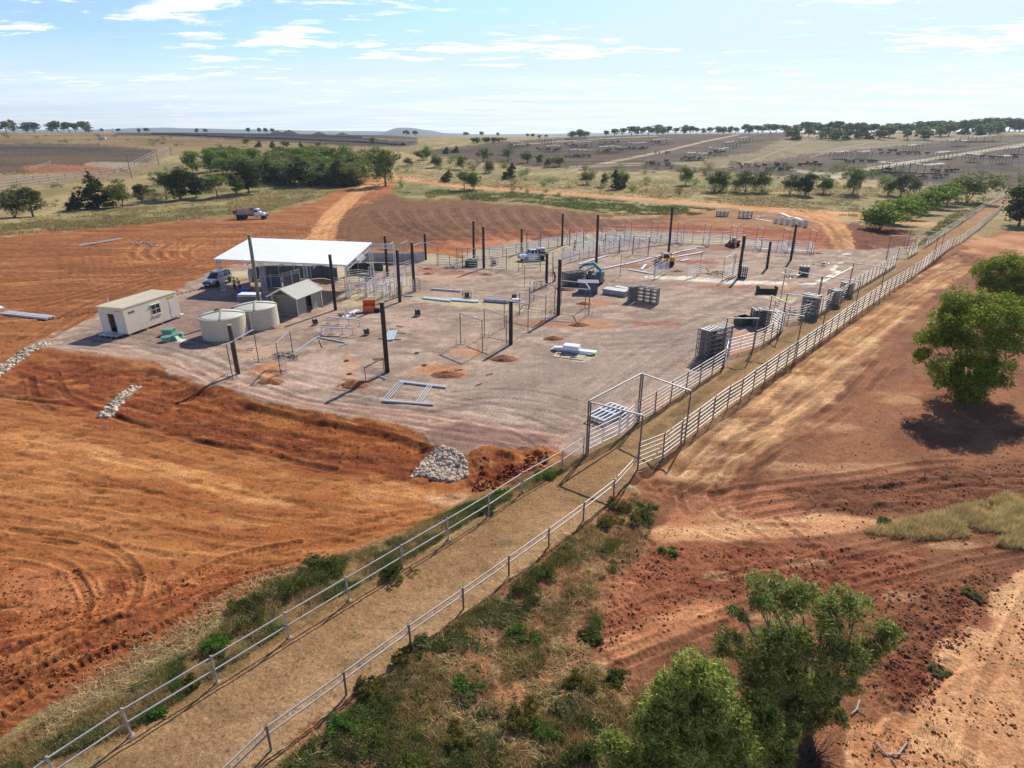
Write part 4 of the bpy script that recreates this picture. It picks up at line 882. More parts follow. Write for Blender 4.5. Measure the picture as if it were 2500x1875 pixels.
# ------------------------------------------------------------------ gabled hut
B0 = G(1, 1680, 668, 0); C0 = G(1, 1845, 598, 0); ang = frame_from(B0, C0); LG = (C0 - B0).length; WG = 3.6; HE = 2.35; HR = 3.25
gh = thing('gabled_hut', 'small grey beige hut with a cream gable roof and a dark open doorway', 'shed', (B0.x, B0.y, 0), ang)
b = MB(); wall_x(b, 0.05, LG, 0.04, [(1.5, 2.6, 0.05, 2.15)], 0, HE, .08); wall_x(b, 0.05, LG, WG - .04, [], 0, HE, .08)
wall_y(b, .08, WG - .08, LG - .04, [], 0, HE, .08); wall_y(b, .08, WG - .08, .6, [], 0, HE, .08)
b.slab([(0.62, 0.0, HE), (0.62, WG, HE), (0.62, WG / 2, HR)], 0.001)
wg = b.build('wall', mat('grey beige cladding', (0.33, 0.29, 0.24), 0.7, 0, .06, 2), gh)
b = MB()
for q in range(11): b.box(0.57, 0.2 + q * .32, 1.2, 0.03, 0.05, 2.3)
b.build('cladding_rib', mat('grey beige cladding', (0, 0, 0)), gh)
MB().box(2.05, 0.35, 1.1, 1.06, 0.02, 2.08).build('doorway_shade', mat('painted interior shade', (0.02, 0.02, 0.02), .9), gh)  # near-black sheet standing in for the shade inside the hut
b = MB(); ov = 0.55
for sgn in (0, 1):
    y0, y1 = (-.4, WG / 2) if sgn == 0 else (WG + .4, WG / 2); ze = HE - (HR - HE) * .4 / (WG / 2)
    pts = [(-ov, y0, ze + .06), (LG + .45, y0, ze + .06), (LG + .45, y1, HR + .06), (-ov, y1, HR + .06)]
    if sgn: pts = pts[::-1]
    b.slab(pts, 0.06)
    for q in range(26):
        x = -ov + (q + .5) * (LG + ov + .45) / 26; b.bar((x, y0, ze + .075), (x, y1, HR + .075), .04, .03)
b.build('roof', mat('cream hut roof', (0.56, 0.53, 0.43), 0.5, 0, .05, 2), gh)
ze = HE - (HR - HE) * .4 / (WG / 2)
for x in (-ov - .015, LG + .465):
    MB().bar((x, -.42, ze), (x, WG / 2, HR + .0), .04, .2).bar((x, WG + .42, ze), (x, WG / 2, HR + .0), .04, .2).build('barge_board', mat('white trim', (0.74, 0.72, 0.62), 0.5), gh)
b = MB(); b.bar((-.1, .05, HE - .05), (-.1, WG - .05, HE - .05), .08, .12).bar((-.1, WG / 2, HE), (-.1, WG / 2, HR - .1), .06)
for y in (WG * .25, WG * .75): b.bar((-.1, WG / 2, HE), (-.1, y, HE + (HR - HE) * .5 - .05), .05)
b.build('gable_truss', PINE, gh)
for x, y in ((-.1, .05), (-.1, WG - .05), (LG + .2, -.1)): MB().bar((x, y, 0), (x, y, HE), .09).build('veranda_post', mat('white trim', (0, 0, 0)), gh)
MB().box(LG / 2, WG / 2, .02, LG + .6, WG + .3, .05).build('floor_slab', CONC, gh)
o = thing('hose_reel', 'rusty hose reel on the ground by the near corner of the gabled hut', 'hose reel', on(1, 1748, 640), 0.4)
MB().path([(math.cos(i * .52) * .35, .1, .38 + math.sin(i * .52) * .35) for i in range(13)], .035).path([(math.cos(i * .52) * .35, -.1, .38 + math.sin(i * .52) * .35) for i in range(13)], .035).build('reel_rim', mat('rust', (.22, .09, .04), .8), o)
MB().tube((0, -.12, .38), (0, .12, .38), .12).bar((-.3, 0, .03), (.3, 0, .03), .3, .05).bar((0, .14, 0), (0, .14, .4), .05).build('reel_stand', mat('rust', (0, 0, 0)), o)
o = MB().lathe([(.2, 0), (.25, .35), (.22, .36), (.18, .05)], 16).build('bucket', mat('red bucket', (.45, .05, .05), .5)); o.location = on(8, 140, 1385); props(o, 'red bucket at the far end of the gabled hut', 'bucket')
o = MB().lathe([(.2, 0), (.25, .38), (.22, .39), (.18, .05)], 16).build('bucket', mat('red bucket', (0, 0, 0))); o.location = on(7, 1350, 985); props(o, 'red bucket behind the farther water tank', 'bucket')

# ------------------------------------------------------------------ big white roofed shed
ZR0, ZR1 = 4.45, 5.75
RNL, RNR = G(1, 1015, 226, ZR0), G(2, 150, 463, ZR0); RFR, RFL = G(2, 342, 291, ZR1), G(1, 1300, 65, ZR1)
sh = thing('white_roofed_shed', 'open sided steel shed with a large blinding white roof and lattice columns', 'shed', (RNL.x, RNL.y, 0), 0)
o0 = Vector((RNL.x, RNL.y, 0))
rl = [p - o0 for p in (RNL, RNR, RFR, RFL)]
b = MB(); b.slab(rl, 0.05)
ex, ey = (rl[1] - rl[0]), (rl[3] - rl[0])
for q in range(90):
    f = (q + .5) / 90; a_ = rl[0].lerp(rl[1], f); c_ = rl[3].lerp(rl[2], f); b.bar(a_ + Vector((0, 0, .015)), c_ + Vector((0, 0, .015)), .05, .03)
b.build('roof_sheet', ROOFW, sh)
b = MB(); b.bar(rl[0] + Vector((0, -.06, -.1)), rl[1] + Vector((0, -.06, -.1)), .1, .2); b.build('gutter', mat('gutter', (.6, .6, .62), .4, .3), sh)
def truss(p, q, dp=.55, n=14, r=.05):
    b = MB(); p, q = Vector(p), Vector(q); dz = Vector((0, 0, dp))
    b.bar(p, q, .1).bar(p - dz, q - dz, .1)
    for i in range(n):
        a_, c_ = p.lerp(q, i / n), p.lerp(q, (i + 1) / n); m_ = (a_ + c_) / 2 - dz
        b.tube(a_, m_, r * .6, 5).tube(m_, c_, r * .6, 5)
    return b
dn = Vector((0, 0, -.12))
for f in (0.0, .25, .5, .75, 1.0):
    a_, c_ = rl[0].lerp(rl[1], f) + dn, rl[3].lerp(rl[2], f) + dn
    if f == 0: a_.x += .15; c_.x += .15
    if f == 1: a_.x -= .1; c_.x -= .1
    truss(a_, c_).build('roof_truss', STEEL, sh)
for f in (0.02, 0.35, .68, .985):
    for row in (0, 1):
        p_ = (rl[0].lerp(rl[1], f) if row == 0 else rl[3].lerp(rl[2], f)).copy(); top = p_.z - .12; p_.y += (.5 if row == 0 else -.3)
        b = MB(); w = .22
        for i, j in ((-1, -1), (1, -1), (1, 1), (-1, 1)): b.bar((p_.x + i * w, p_.y + j * w, 0), (p_.x + i * w, p_.y + j * w, top), .05)
        nseg = 9
        for q in range(nseg):
            za, zb = top * q / nseg, top * (q + 1) / nseg; s = 1 if q % 2 else -1
            for j in (-1, 1): b.tube((p_.x - s * w, p_.y + j * w, za), (p_.x + s * w, p_.y + j * w, zb), .018, 4); b.tube((p_.x + j * w, p_.y - s * w, za), (p_.x + j * w, p_.y + s * w, zb), .018, 4)
        b.box(p_.x, p_.y, .02, .7, .7, .06); b.build('lattice_column', STEEL, sh)
# bare frame carrying on to the right of the roof
A1 = rl[2] + Vector((-.3, 0, -.25)); A2 = G(8, 1478, 262, ZR1 - .3) - o0
truss(A1, A2, .6, 10).build('roof_truss', STEEL, sh)
pe = on(8, 1492, 830) - o0
b = MB()
for i in (-.12, .12): b.bar((A2.x + i, A2.y, 0), (A2.x + i, A2.y, A2.z), .1)
b.build('end_column', STEEL, sh)
b = MB()
for q in range(7):
    f = .30 + q * .035; p_ = rl[1].lerp(rl[2], f) + Vector((.25, 0, -.3)); b.bar(p_ + Vector((-.3, 0, .35)), p_ + Vector((.45, -.2, -.35)), .04)
b.build('purlin_cleat', WHITE, sh)

# curved force yard: dark sheeted walls under the roof, pale curved wall beyond, rails and gates
def arc(cx, cy, r, a0, a1, n=16): return [Vector((cx + r * math.cos(a0 + (a1 - a0) * i / n), cy + r * math.sin(a0 + (a1 - a0) * i / n), 0)) for i in range(n + 1)]
def sheet_wall(name, pts, h, m, label, cat='panel wall', rails=2, group=None, postm=STEEL, t=.05):
    o0_ = pts[0].copy(); o = thing(name, label, cat, o0_, 0, group); P = [p_ - o0_ for p_ in pts]
    b = MB()
    for a_, c_ in zip(P[:-1], P[1:]): b.bar(a_ + Vector((0, 0, h / 2 + .08)), c_ + Vector((0, 0, h / 2 + .08)), t, h)
    b.build('sheet', m, o)
    b = MB()
    for r_ in range(rails):
        z = h + .16 + r_ * .22
        for a_, c_ in zip(P[:-1], P[1:]): b.tube(a_ + Vector((0, 0, z)), c_ + Vector((0, 0, z)), .035, 6)
    if rails: b.build('top_rail', postm, o)
    step = max(1, len(P) // 7)
    for p_ in P[::step]:
        MB().bar(p_ + Vector((0.05, 0, 0)), p_ + Vector((.05, 0, h + .1 + .22 * rails)), .08).build('post', postm, o)
    return o
cy_ = G(7, 1650, 560, 0)
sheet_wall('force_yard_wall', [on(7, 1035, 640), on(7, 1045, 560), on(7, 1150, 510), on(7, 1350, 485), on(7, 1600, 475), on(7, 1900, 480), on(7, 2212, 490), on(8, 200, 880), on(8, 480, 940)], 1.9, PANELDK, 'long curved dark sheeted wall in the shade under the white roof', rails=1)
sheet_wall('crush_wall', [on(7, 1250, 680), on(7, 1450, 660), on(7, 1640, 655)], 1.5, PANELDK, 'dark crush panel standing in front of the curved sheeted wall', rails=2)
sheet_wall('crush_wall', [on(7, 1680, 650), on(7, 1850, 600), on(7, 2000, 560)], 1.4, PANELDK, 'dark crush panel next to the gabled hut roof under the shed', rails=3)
sheet_wall('curved_pen_wall', [on(8, 640, 860), on(8, 720, 820), on(8, 850, 800), on(8, 1000, 800), on(8, 1100, 830), on(8, 1130, 900), on(8, 1040, 900)], 1.6, mat('dark brown sheet', (.05, .045, .045), .5, .3), 'short dark curved pen wall at the shed corner behind the rail maze', rails=1)
sheet_wall('outer_curved_wall', [on(8, 700, 610), on(8, 950, 600), on(8, 1150, 595), on(8, 1350, 600), on(8, 1560, 610), on(8, 1700, 610), on(8, 1900, 600), on(8, 2030, 570)], 1.55, PANELGR, 'pale grey curved outer race wall with two rails on top', rails=2)
# ------------------------------------------------------------------ rail fences, gates and frames
def resample(P, step):
    L_ = [0.0]
    for a_, c_ in zip(P[:-1], P[1:]): L_.append(L_[-1] + (c_ - a_).length)
    n = max(1, round(L_[-1] / step)); res = []
    for i in range(n + 1):
        s = L_[-1] * i / n
        for j in range(len(P) - 1):
            if s <= L_[j + 1] + 1e-9:
                f = (s - L_[j]) / max(L_[j + 1] - L_[j], 1e-9); res.append(P[j].lerp(P[j + 1], f)); break
    return res
def snap(P): return [Vector((p.x, p.y, float(hz(p.x, p.y)))) for p in P]
def fence(P, h, nrail, step, label, name='rail_fence', cat='fence', rm=RAIL, pm_=POSTST, rw=.045, rh=.062, pr=.045, low=.3, group=None, foot=False, tall=(), posts_at=None):
    P = snap(P); o0_ = P[0].copy(); o = thing(name, label, cat, o0_, 0, group)
    posts = snap(resample(P, step)) if posts_at is None else snap(posts_at)
    proto = None; foots = None
    for i, p_ in enumerate(posts):
        if proto is None: c_ = proto = MB().tube((0, 0, -.1), (0, 0, h + .04), pr, 8).build('post', pm_, o)
        else: c_ = proto.copy(); COL.objects.link(c_); c_.parent = o
        c_.location = p_ - o0_; c_.rotation_euler = (random.uniform(-.015, .015), random.uniform(-.02, .02), 0)
        if foot:
            if foots is None: f_ = foots = MB().lathe([(.13, -.05), (.12, .04), (.06, .08)], 10).build('post_footing', mat('dusty footing', (.30, .24, .18), .9), o)
            else: f_ = foots.copy(); COL.objects.link(f_); f_.parent = o
            f_.location = p_ - o0_
    for r_ in range(nrail):
        z = h - .04 - (h - low) * r_ / max(nrail - 1, 1); b = MB()
        for a_, c_ in zip(posts[:-1], posts[1:]):
            s1, s2 = random.uniform(-.012, .012), random.uniform(-.012, .012)
            dz1, dz2 = Vector((0, 0, z + s1)), Vector((0, 0, z + s1))
            b.bar(a_ - o0_ + dz1, c_ - o0_ + dz2, rw, rh)
        b.build('rail', rm, o)
    return o
def gate(a_, c_, label, h=1.75, nrail=6, low=.35, m=PENR, brace=False, group=None, name='rail_gate'):
    a_, c_ = snap([a_, c_]); o = thing(name, label, 'gate', a_, math.atan2(c_.y - a_.y, c_.x - a_.x), group); Ln = (c_ - a_).length
    b = MB(); b.bar((0, 0, .12), (0, 0, h), .05); b.bar((Ln, 0, .12), (Ln, 0, h), .05); b.bar((Ln / 2, .03, low), (Ln / 2, .03, h), .04)
    if brace: b.bar((0, .03, low), (Ln, .03, h), .035)
    b.build('gate_frame', m, o)
    for r_ in range(nrail):
        z = h - (h - low) * r_ / (nrail - 1); MB().bar((0, 0, z), (Ln, 0, z), .045, .07).build('rail', m, o)
    return o
def portal(a_, c_, h, label, m=RAIL, group=None, r=.05, name='gate_portal', h2=None, over=0.0):
    a_, c_ = snap([a_, c_]); o = thing(name, label, 'gate frame', a_, 0, group); d = c_ - a_; h2 = h2 or h
    for p_, hh in ((Vector((0, 0, 0)), h), (d, h2)): MB().tube(p_ + Vector((0, 0, -.1)), p_ + Vector((0, 0, hh)), r, 8).build('post', POSTST if m is RAIL else m, o)
    u = d.normalized() * over
    MB().bar(Vector((0, 0, h)) - u, d + Vector((0, 0, h2)) + u, .09, .09).build('crossbeam', m, o)
    return o
def at_h(k, x, y, z): return G(k, x, y, z)

# the lane: low two rail fences near the camera
def pl(lst): return [on(*q) for q in lst]
LFP = [(0, 45, 1765), (0, 130, 1697), (17, 735, 1480), (17, 1215, 1182), (17, 1615, 932), (17, 1950, 725), (18, 420, 540), (18, 675, 385), (18, 900, 245), (18, 1090, 115), (0, 1215, 1012), (5, 235, 1295)]
fence(pl(LFP), 1.38, 2, 3, 'low two rail pipe fence between the brown lane and the orange earth', rw=.05, rh=.05, low=.72, foot=True, rm=RAIL, pm_=RAIL, pr=.04, posts_at=pl(LFP))
RFP = [(0, 440, 1765), (17, 1515, 1560), (18, 105, 1255), (18, 465, 985), (18, 758, 772), (18, 1012, 590), (18, 1235, 425), (18, 1427, 278), (18, 1597, 140), (5, 650, 1420)]
fence(pl(RFP), 1.2, 2, 3, 'low two rail pipe fence between the brown lane and the scrub', rw=.05, rh=.05, low=.86, rm=RAIL, pm_=POSTST, pr=.045, posts_at=pl(RFP))
# the long six rail fence on the other side, and the runs on the pad side
RH = [(5, 652, 1415), (5, 840, 1325), (5, 1020, 1190), (5, 1155, 1090), (5, 1300, 975), (5, 1430, 885), (5, 1540, 800), (20, 125, 1440), (20, 540, 1130), (20, 890, 890), (20, 1100, 752), (20, 1330, 590), (20, 1540, 425), (20, 1700, 300), (20, 1785, 242)]
fence(pl(RH), 1.95, 6, 2.55, 'long six rail fence between the lane and the red dirt track')
fence(pl([(20, 1790, 240), (20, 1940, 160), (21, 500, 790), (21, 640, 690), (21, 740, 610), (21, 860, 510), (21, 975, 395)]), 1.5, 4, 3.2, 'older pale fence at the lane end beside the dark bushy tree', rm=OLDRAIL)
fence(pl([(20, 1425, 240), (21, 130, 808), (21, 300, 690), (21, 450, 600), (21, 640, 460), (21, 820, 345), (21, 960, 280), (21, 1050, 230)]), 1.5, 4, 3.2, 'older pale fence at the lane end on the green grass side', rm=OLDRAIL)
fence(pl([(5, 650, 1052), (5, 800, 960), (5, 940, 865), (5, 1075, 785), (5, 1200, 697), (5, 1320, 622)]), 1.85, 6, 2.4, 'six rail fence from the nearest portal to the big upright gate stack')
fence(pl([(9, 1368, 792), (9, 1480, 745), (9, 1575, 690), (9, 1660, 625), (9, 1738, 560)]), 1.85, 6, 2.2, 'short six rail fence in front of the second stack of dark panels')
fence(pl([(4, 1060, 1075), (4, 1220, 1145), (4, 1330, 1110), (4, 1440, 1078), (4, 1560, 1000), (4, 1640, 950), (4, 1722, 900)]), 1.8, 6, 2.6, 'bent six rail fence run with leaning panel stacks behind it')
fence(pl([(20, 375, 875), (20, 460, 830), (20, 615, 740), (20, 755, 655), (20, 885, 575), (20, 945, 540), (20, 1025, 480)]), 1.85, 6, 2.3, 'straight six rail fence on the pad side of the upper lane')
fence(pl([(20, 910, 402), (20, 1050, 390), (20, 1185, 388), (20, 1315, 308)]), 1.8, 6, 2.3, 'small recessed six rail fence bay at the top end of the gravel pad')
fence(pl([(20, 1140, 242), (20, 1320, 240), (20, 1425, 238)]), 1.8, 5, 2.0, 'short rail bay beside the grass where the upper lane narrows')
gate(on(5, 262, 1292), on(5, 505, 1170), 'bright five rail gate swung beside the nearest portal frame', 1.75, 5)
gate(on(5, 515, 1168), on(5, 645, 1052), 'dark edge-on gate behind the flat white gate pile', 1.75, 5)
gate(on(9, 1012, 890), on(9, 1365, 792), 'five rail gate closing the gap next to the big stack of upright gates', 1.7, 5)
gate(on(9, 1735, 565), on(9, 1595, 470), 'open gate crossing behind the short fence with a diagonal brace', 1.75, 6, brace=True)
gate(on(5, 1320, 625), on(9, 1040, 800), 'narrow gate seen end-on at the side of the big upright gate stack', 1.75, 5)
A_, B_, C_, D_ = on(5, 255, 1290), on(5, 648, 1045), on(5, 652, 1420), on(5, 1015, 1200)
portal(A_, B_, 3.95, 'crossbeam frame over the nearest gate, along the pad side of the lane', r=.055)
portal(A_ + Vector((.12, -.1, 0)), C_, 3.9, 'nearest tall frame spanning the lane', r=.055)
portal(B_ + Vector((.12, -.1, 0)), D_, 3.95, 'second nearest tall frame spanning the lane', r=.055)
def under(k, x, y, h): p = G(k, x, y, h); p.z = float(hz(p.x, p.y)); return p
def span(k, x0, y0, x1, y1, label, h=3.95): return portal(under(k, x0, y0, h), under(k, x1, y1, h), h, label, r=.055, over=.15)
P2L = under(9, 1440, 290, 3.95)
span(9, 1450, 290, 2000, 385, 'tall frame spanning the lane at the short fence by the dark panel stacks')
span(9, 1035, 405, 1420, 408, 'frame over the gate beside the big stack of upright gates', 3.7)
span(4, 1050, 893, 1172, 950, 'frame standing behind the second stack of dark panels', 3.7)
span(4, 1190, 875, 1555, 935, 'tall lane frame between the second and the third panel stack')
span(4, 1510, 720, 1850, 765, 'tall lane frame at the third leaning panel stack')
span(4, 1175, 655, 1500, 718, 'long beam frame reaching over open gravel beside the small slab')
span(20, 470, 455, 900, 512, 'tall lane frame beside the last leaning panel stack')
portal(under(4, 1500, 720, 3.95), under(4, 1785, 600, 3.95), 3.1, 'beam frame running along the pad side of the lane above the leaning stacks', h2=3.4)
span(20, 975, 85, 1610, 110, 'farthest frame beside the recessed bay at the head of the pad')
span(20, 1245, 0, 1700, 50, 'frame over the far lane next to the green verge')

# pens: long runs
PG = 'six rail runs of the new stock pens'
fence(pl([(2, 1140, 425), (2, 1300, 402), (2, 1480, 378), (2, 1620, 352), (2, 1760, 322), (2, 1870, 300), (2, 1990, 278)]), 1.9, 6, 3.0, 'long rail run at the back of the pens behind the white ute', rm=PENR, rh=.11)
fence(pl([(2, 845, 468), (2, 940, 474), (2, 1040, 480)]), 1.9, 5, 2.6, 'dull rail run left of the dark green crate')
fence(pl([(10, 165, 505), (10, 320, 512), (10, 478, 522), (10, 620, 530), (10, 755, 538)]), 1.9, 5, 2.6, 'rail run on the near edge of the concrete left of the white ute', rm=PENR, rh=.09)
fence(pl([(10, 975, 508), (10, 1090, 500), (10, 1205, 500)]), 1.7, 5, 2.0, 'gate panel directly in front of the white ute', rm=PENR, rh=.09)
fence(pl([(3, 600, 625), (3, 760, 570), (3, 940, 520), (3, 1110, 485), (3, 1280, 450), (3, 1430, 425), (3, 1560, 405), (3, 1720, 385), (3, 1860, 368)]), 1.85, 6, 3.0, 'middle rail run of the pens stretching away from the ute to the far fence', rm=PENR, rh=.10)
fence(pl([(3, 700, 525), (3, 850, 490), (3, 1000, 455), (3, 1150, 425), (3, 1300, 400)]), 1.85, 6, 3.0, 'inner rail run behind the worker in the yellow shirt', rm=PENR, rh=.10)
fence(pl([(3, 1080, 330), (3, 1260, 342), (3, 1500, 352), (3, 1760, 362), (3, 2000, 375), (3, 2212, 388), (4, 780, 400)]), 2.3, 5, 3.2, 'far cross fence of the pens along the dug red bank', rm=PENR, rh=.10)
fence(pl([(4, 800, 470), (4, 950, 482), (4, 1100, 490), (4, 1250, 500), (4, 1400, 512)]), 2.1, 6, 3.2, 'bright six rail fence in front of the rightmost dark posts', rm=PENR, rh=.11)
fence(pl([(8, 1510, 620), (8, 1660, 600), (8, 1800, 610)]), 1.8, 6, 2.0, 'rails joining the curved grey wall to the crossing posts')
for i in range(8):
    bx, by = -225 + i * 235, 398 + i * 16.2
    n_, f_ = on(4, bx, by), on(4, bx - 52, by - 22)
    portal(f_, n_, 3.9, ['leftmost', 'second', 'third', 'fourth', 'fifth', 'sixth', 'seventh', 'rightmost'][i] + ' slim frame in the row of eight along the far cross fence', r=.04, m=RAIL)
    gate(f_ + Vector((.1, 0, 0)), n_ + Vector((.1, 0, 0)), 'short gate hung in the %s slim frame of the far cross fence row' % ['first', 'second', 'third', 'fourth', 'fifth', 'sixth', 'seventh', 'last'][i], 1.8, 6)
for (xa, ya, xb, yb, hh, lab) in ((345, 455, 477, 465, 3.4, 'thick frame behind the white ute'), (765, 408, 900, 425, 3.4, 'thick frame behind the worker in the yellow shirt'),
                               (1110, 465, 1253, 480, 3.3, 'thick frame on the middle rail run, left of the dark steel bundle'), (1385, 490, 1535, 508, 3.4, 'thick frame on the middle rail run, nearest the tallest post')):
    portal(on(3, xa, ya), on(3, xb, yb), hh, lab, r=.085)
portal(on(10, 165, 508), on(10, 755, 538), 3.1, 'long beam frame along the near edge of the concrete floor', r=.045)
portal(on(10, 90, 478), on(10, 235, 495), 2.9, 'slim frame at the left corner of the concrete floor', r=.045)
portal(on(10, 755, 540), on(10, 975, 508), 3.3, 'slim frame in front of the bonnet of the white ute', r=.045)
portal(on(10, 1210, 575), on(10, 1378, 600), 3.3, 'slim frame right of the white ute, before the short dark post', r=.045)
portal(on(3, 1262, 702), on(3, 1595, 735), 3.4, 'wide beam frame left of the yellow loader', r=.045)
gate(on(3, 1535, 745), on(3, 1700, 640), 'slanting rail gate in front of the yellow loader', 1.8, 6)
gate(on(3, 1605, 730), on(3, 1735, 665), 'second slanting rail gate right beside the yellow loader', 1.8, 6)
gate(on(4, 283, 740), on(4, 405, 702), 'free standing rail gate between the loader and the post with grey panels', 1.9, 6)
gate(on(4, 600, 755), on(4, 690, 712), 'rail gate under the raised beam beside the rusty scrap', 1.9, 6)
gate(on(4, 660, 745), on(4, 738, 705), 'rail gate just left of the post with grey panels', 1.9, 6)
portal(on(4, 600, 758), on(4, 690, 712), 3.4, 'beam frame above the rail gates beside the rusty scrap', r=.04)
portal(on(4, 395, 690), on(4, 702, 712), 3.3, 'thin long beam frame behind the rusty scrap', r=.04)
portal(on(3, 265, 655), on(3, 545, 690), 3.0, 'slim frame in front of the short dark post with the worker', r=.035)
portal(on(10, 1000, 765), on(10, 1380, 740), 3.0, 'slim frame standing over the two sawhorses', r=.035)
# bare gate frames on the gravel, in front
BF = [((6, 1818, 440), (6, 1985, 505), 3.3, 'bare goal shaped frame on the gravel, left one of the pair before the short post'),
      ((6, 2000, 385), (6, 2168, 445), 3.1, 'bare goal shaped frame directly left of the short dark post'),
      ((2, 1363, 950), (2, 1545, 985), 3.2, 'bare goal shaped frame behind the short dark post'),
      ((1, 1365, 1020), (1, 1165, 1150), 3.2, 'bare frame beside the leaning log in front of the water tanks'),
      ((1, 1535, 1115), (1, 1635, 1003), 2.95, 'bare frame with a ladder and cable tangle, beside a soil heap'),
      ((2, 1480, 850), (2, 1680, 890), 2.75, 'near side of the boxy cluster of joined frames'),
      ((2, 1680, 892), (2, 1750, 842), 3.0, 'side of the joined frames touching the tall dark post'),
      ((2, 1558, 752), (2, 1750, 775), 2.6, 'far side of the boxy cluster of joined frames'),
      ((2, 1555, 800), (2, 1590, 740), 2.7, 'short left side of the boxy cluster of joined frames'),
      ((2, 1785, 835), (2, 2012, 852), 3.15, 'bare frame right of the tall dark post, near side'),
      ((2, 1800, 775), (2, 1985, 800), 3.2, 'bare frame right of the tall dark post, far side'),
      ((2, 1985, 802), (2, 2014, 850), 3.2, 'short end piece joining the two frames right of the tall post')]
for a_, c_, hh, lab in BF:
    o = portal(on(*a_), on(*c_), hh, lab, r=.045, name='bare_frame')
    for p_ in (on(*a_), on(*c_)):
        q = p_ - Vector(o.location)
        b = MB(); b.bar(q + Vector((-.45, 0, .25)), q + Vector((.45, 0, .25)), .05); b.tube(q + Vector((-.42, 0, 0)), q + Vector((-.42, 0, .6)), .025).tube(q + Vector((.42, 0, 0)), q + Vector((.42, 0, .6)), .025)
        b.build('brace_clamp', RAIL, o)
b_ = portal(on(6, 1085, 735), on(6, 1225, 655), 1.35, 'low dark frame at the foot of the tall post by the steel angles', m=POSTST, r=.04, name='bare_frame')
# rail maze right of the shed (drafting pens)
MZ = [([(8, 625, 1230), (8, 700, 1250)], 'end piece of the rail maze nearest the gabled hut'),
      ([(8, 700, 1250), (8, 730, 1190), (8, 860, 1150), (8, 990, 1080)], 'curved left run of the rail maze under the shed corner'),
      ([(8, 860, 1185), (8, 1010, 1225), (8, 1150, 1215), (8, 1300, 1240), (8, 1415, 1270)], 'near run of the rail maze facing the orange chest'),
      ([(8, 1000, 1100), (8, 1130, 1100), (8, 1280, 1120), (8, 1420, 1160), (8, 1550, 1190)], 'middle run of the rail maze'),
      ([(8, 1000, 1230), (8, 1090, 1150), (8, 1200, 1080)], 'slanting inner run of the rail maze'),
      ([(8, 1290, 1245), (8, 1400, 1180), (8, 1500, 1110)], 'slanting right run of the rail maze'),
      ([(8, 430, 1100), (8, 560, 1095), (8, 620, 1120)], 'shaded rail pen between hut and rail maze'),
      ([(8, 700, 960), (8, 850, 940), (8, 1000, 960), (8, 1180, 980), (8, 1500, 1010), (8, 1650, 1030)], 'back run of the rail maze'),
      ([(8, 1590, 830), (8, 1700, 800), (8, 1800, 760)], 'sloping bright rails between two dark posts beyond the maze'),
      ([(8, 1630, 1195), (8, 1650, 1050), (8, 1720, 1010)], 'rail run at the right end of the maze')]
for P, lab in MZ: fence(pl(P), 1.85, 6, 1.6, lab, name='maze_rail', rm=PENR, pm_=RAIL)
gate(on(8, 1780, 1115), on(8, 1855, 1140), 'narrow gate frame leaning at the foot of a dark post, nearer one', 1.75, 5)
gate(on(8, 1890, 1100), on(8, 1965, 1110), 'grey gate panel leaning at the foot of a dark post, farther one', 1.7, 5, m=PANELGR)
for (a_, c_, lab) in (((8, 1440, 610), (8, 1500, 560), 'slanted frame behind the shed end truss'), ((8, 1635, 600), (8, 1752, 540), 'slanted frame beyond the curved grey wall, middle one'), ((8, 1850, 640), (8, 2035, 560), 'slanted frame by the end of the curved grey wall')):
    portal(on(*a_), on(*c_), 3.2, lab, r=.045, m=STEEL)
portal(on(8, 2035, 560), on(2, 855, 468), 3.1, 'thin frame between the curved wall and the pens', r=.04)

# ------------------------------------------------------------------ loose steel on the ground
def pipes(name, k, x0, y0, x1, y1, n, w, label, cat, m=STEEL, rows=1, r=.06, jit=.04, rect=True):
    a_, c_ = on(k, x0, y0), on(k, x1, y1); d = (c_ - a_); L_ = d.length; o = thing(name, label, cat, a_, math.atan2(d.y, d.x))
    pr_ = None
    for q in range(rows):
        for i in range(n):
            yy = (i - (n - 1) / 2) * w / max(n, 1) + random.uniform(-.3, .3) * r
            if pr_ is None:
                b = MB(); b.bar((0, 0, 0), (L_, 0, 0), 2 * r, 1.6 * r) if rect else b.tube((0, 0, 0), (L_, 0, 0), r, 8); e = pr_ = b.build('length', m, o)
            else: e = pr_.copy(); COL.objects.link(e); e.parent = o
            e.location = (random.uniform(-jit, jit) * L_, yy, r + .03 + q * 1.75 * r); e.rotation_euler = (0, 0, random.uniform(-.01, .01))
    return o
pipes('steel_beam', 12, 1070, 228, 1640, 135, 2, .5, 'long bright steel beams lying in the upper red earth near a small rock pile', 'steel beams', r=.13)
pipes('steel_beam', 12, 70, 1135, 690, 1205, 3, 1.2, 'short heavy steel channels left of the site office', 'steel beams', r=.14, jit=.01)
pipes('panel_bundle', 12, -60, 1060, 15, 1090, 4, .8, 'end of a white bundle at the left edge by the short channels', 'steel bundle', m=WHITE, r=.12)
pipes('steel_length', 2, 790, 655, 1020, 672, 1, .1, 'single grey beam beside a low rack on the gravel', 'steel beam', r=.12)
pipes('steel_length', 2, 735, 722, 945, 745, 4, .8, 'pale purlins on the concrete strip right of the maze', 'steel purlins', m=mat('pale purlin', (.55, .62, .64), .4, .3), r=.09, jit=.05)
pipes('steel_length', 2, 945, 735, 1160, 752, 5, .9, 'pale purlins on the concrete strip by the caged pump', 'steel purlins', m=mat('pale purlin', (0, 0, 0)), r=.09, jit=.04)
pipes('steel_length', 2, 1215, 742, 1400, 757, 5, .9, 'bundle of round pipes behind the short dark post', 'steel pipes', rows=2, r=.1, rect=False)
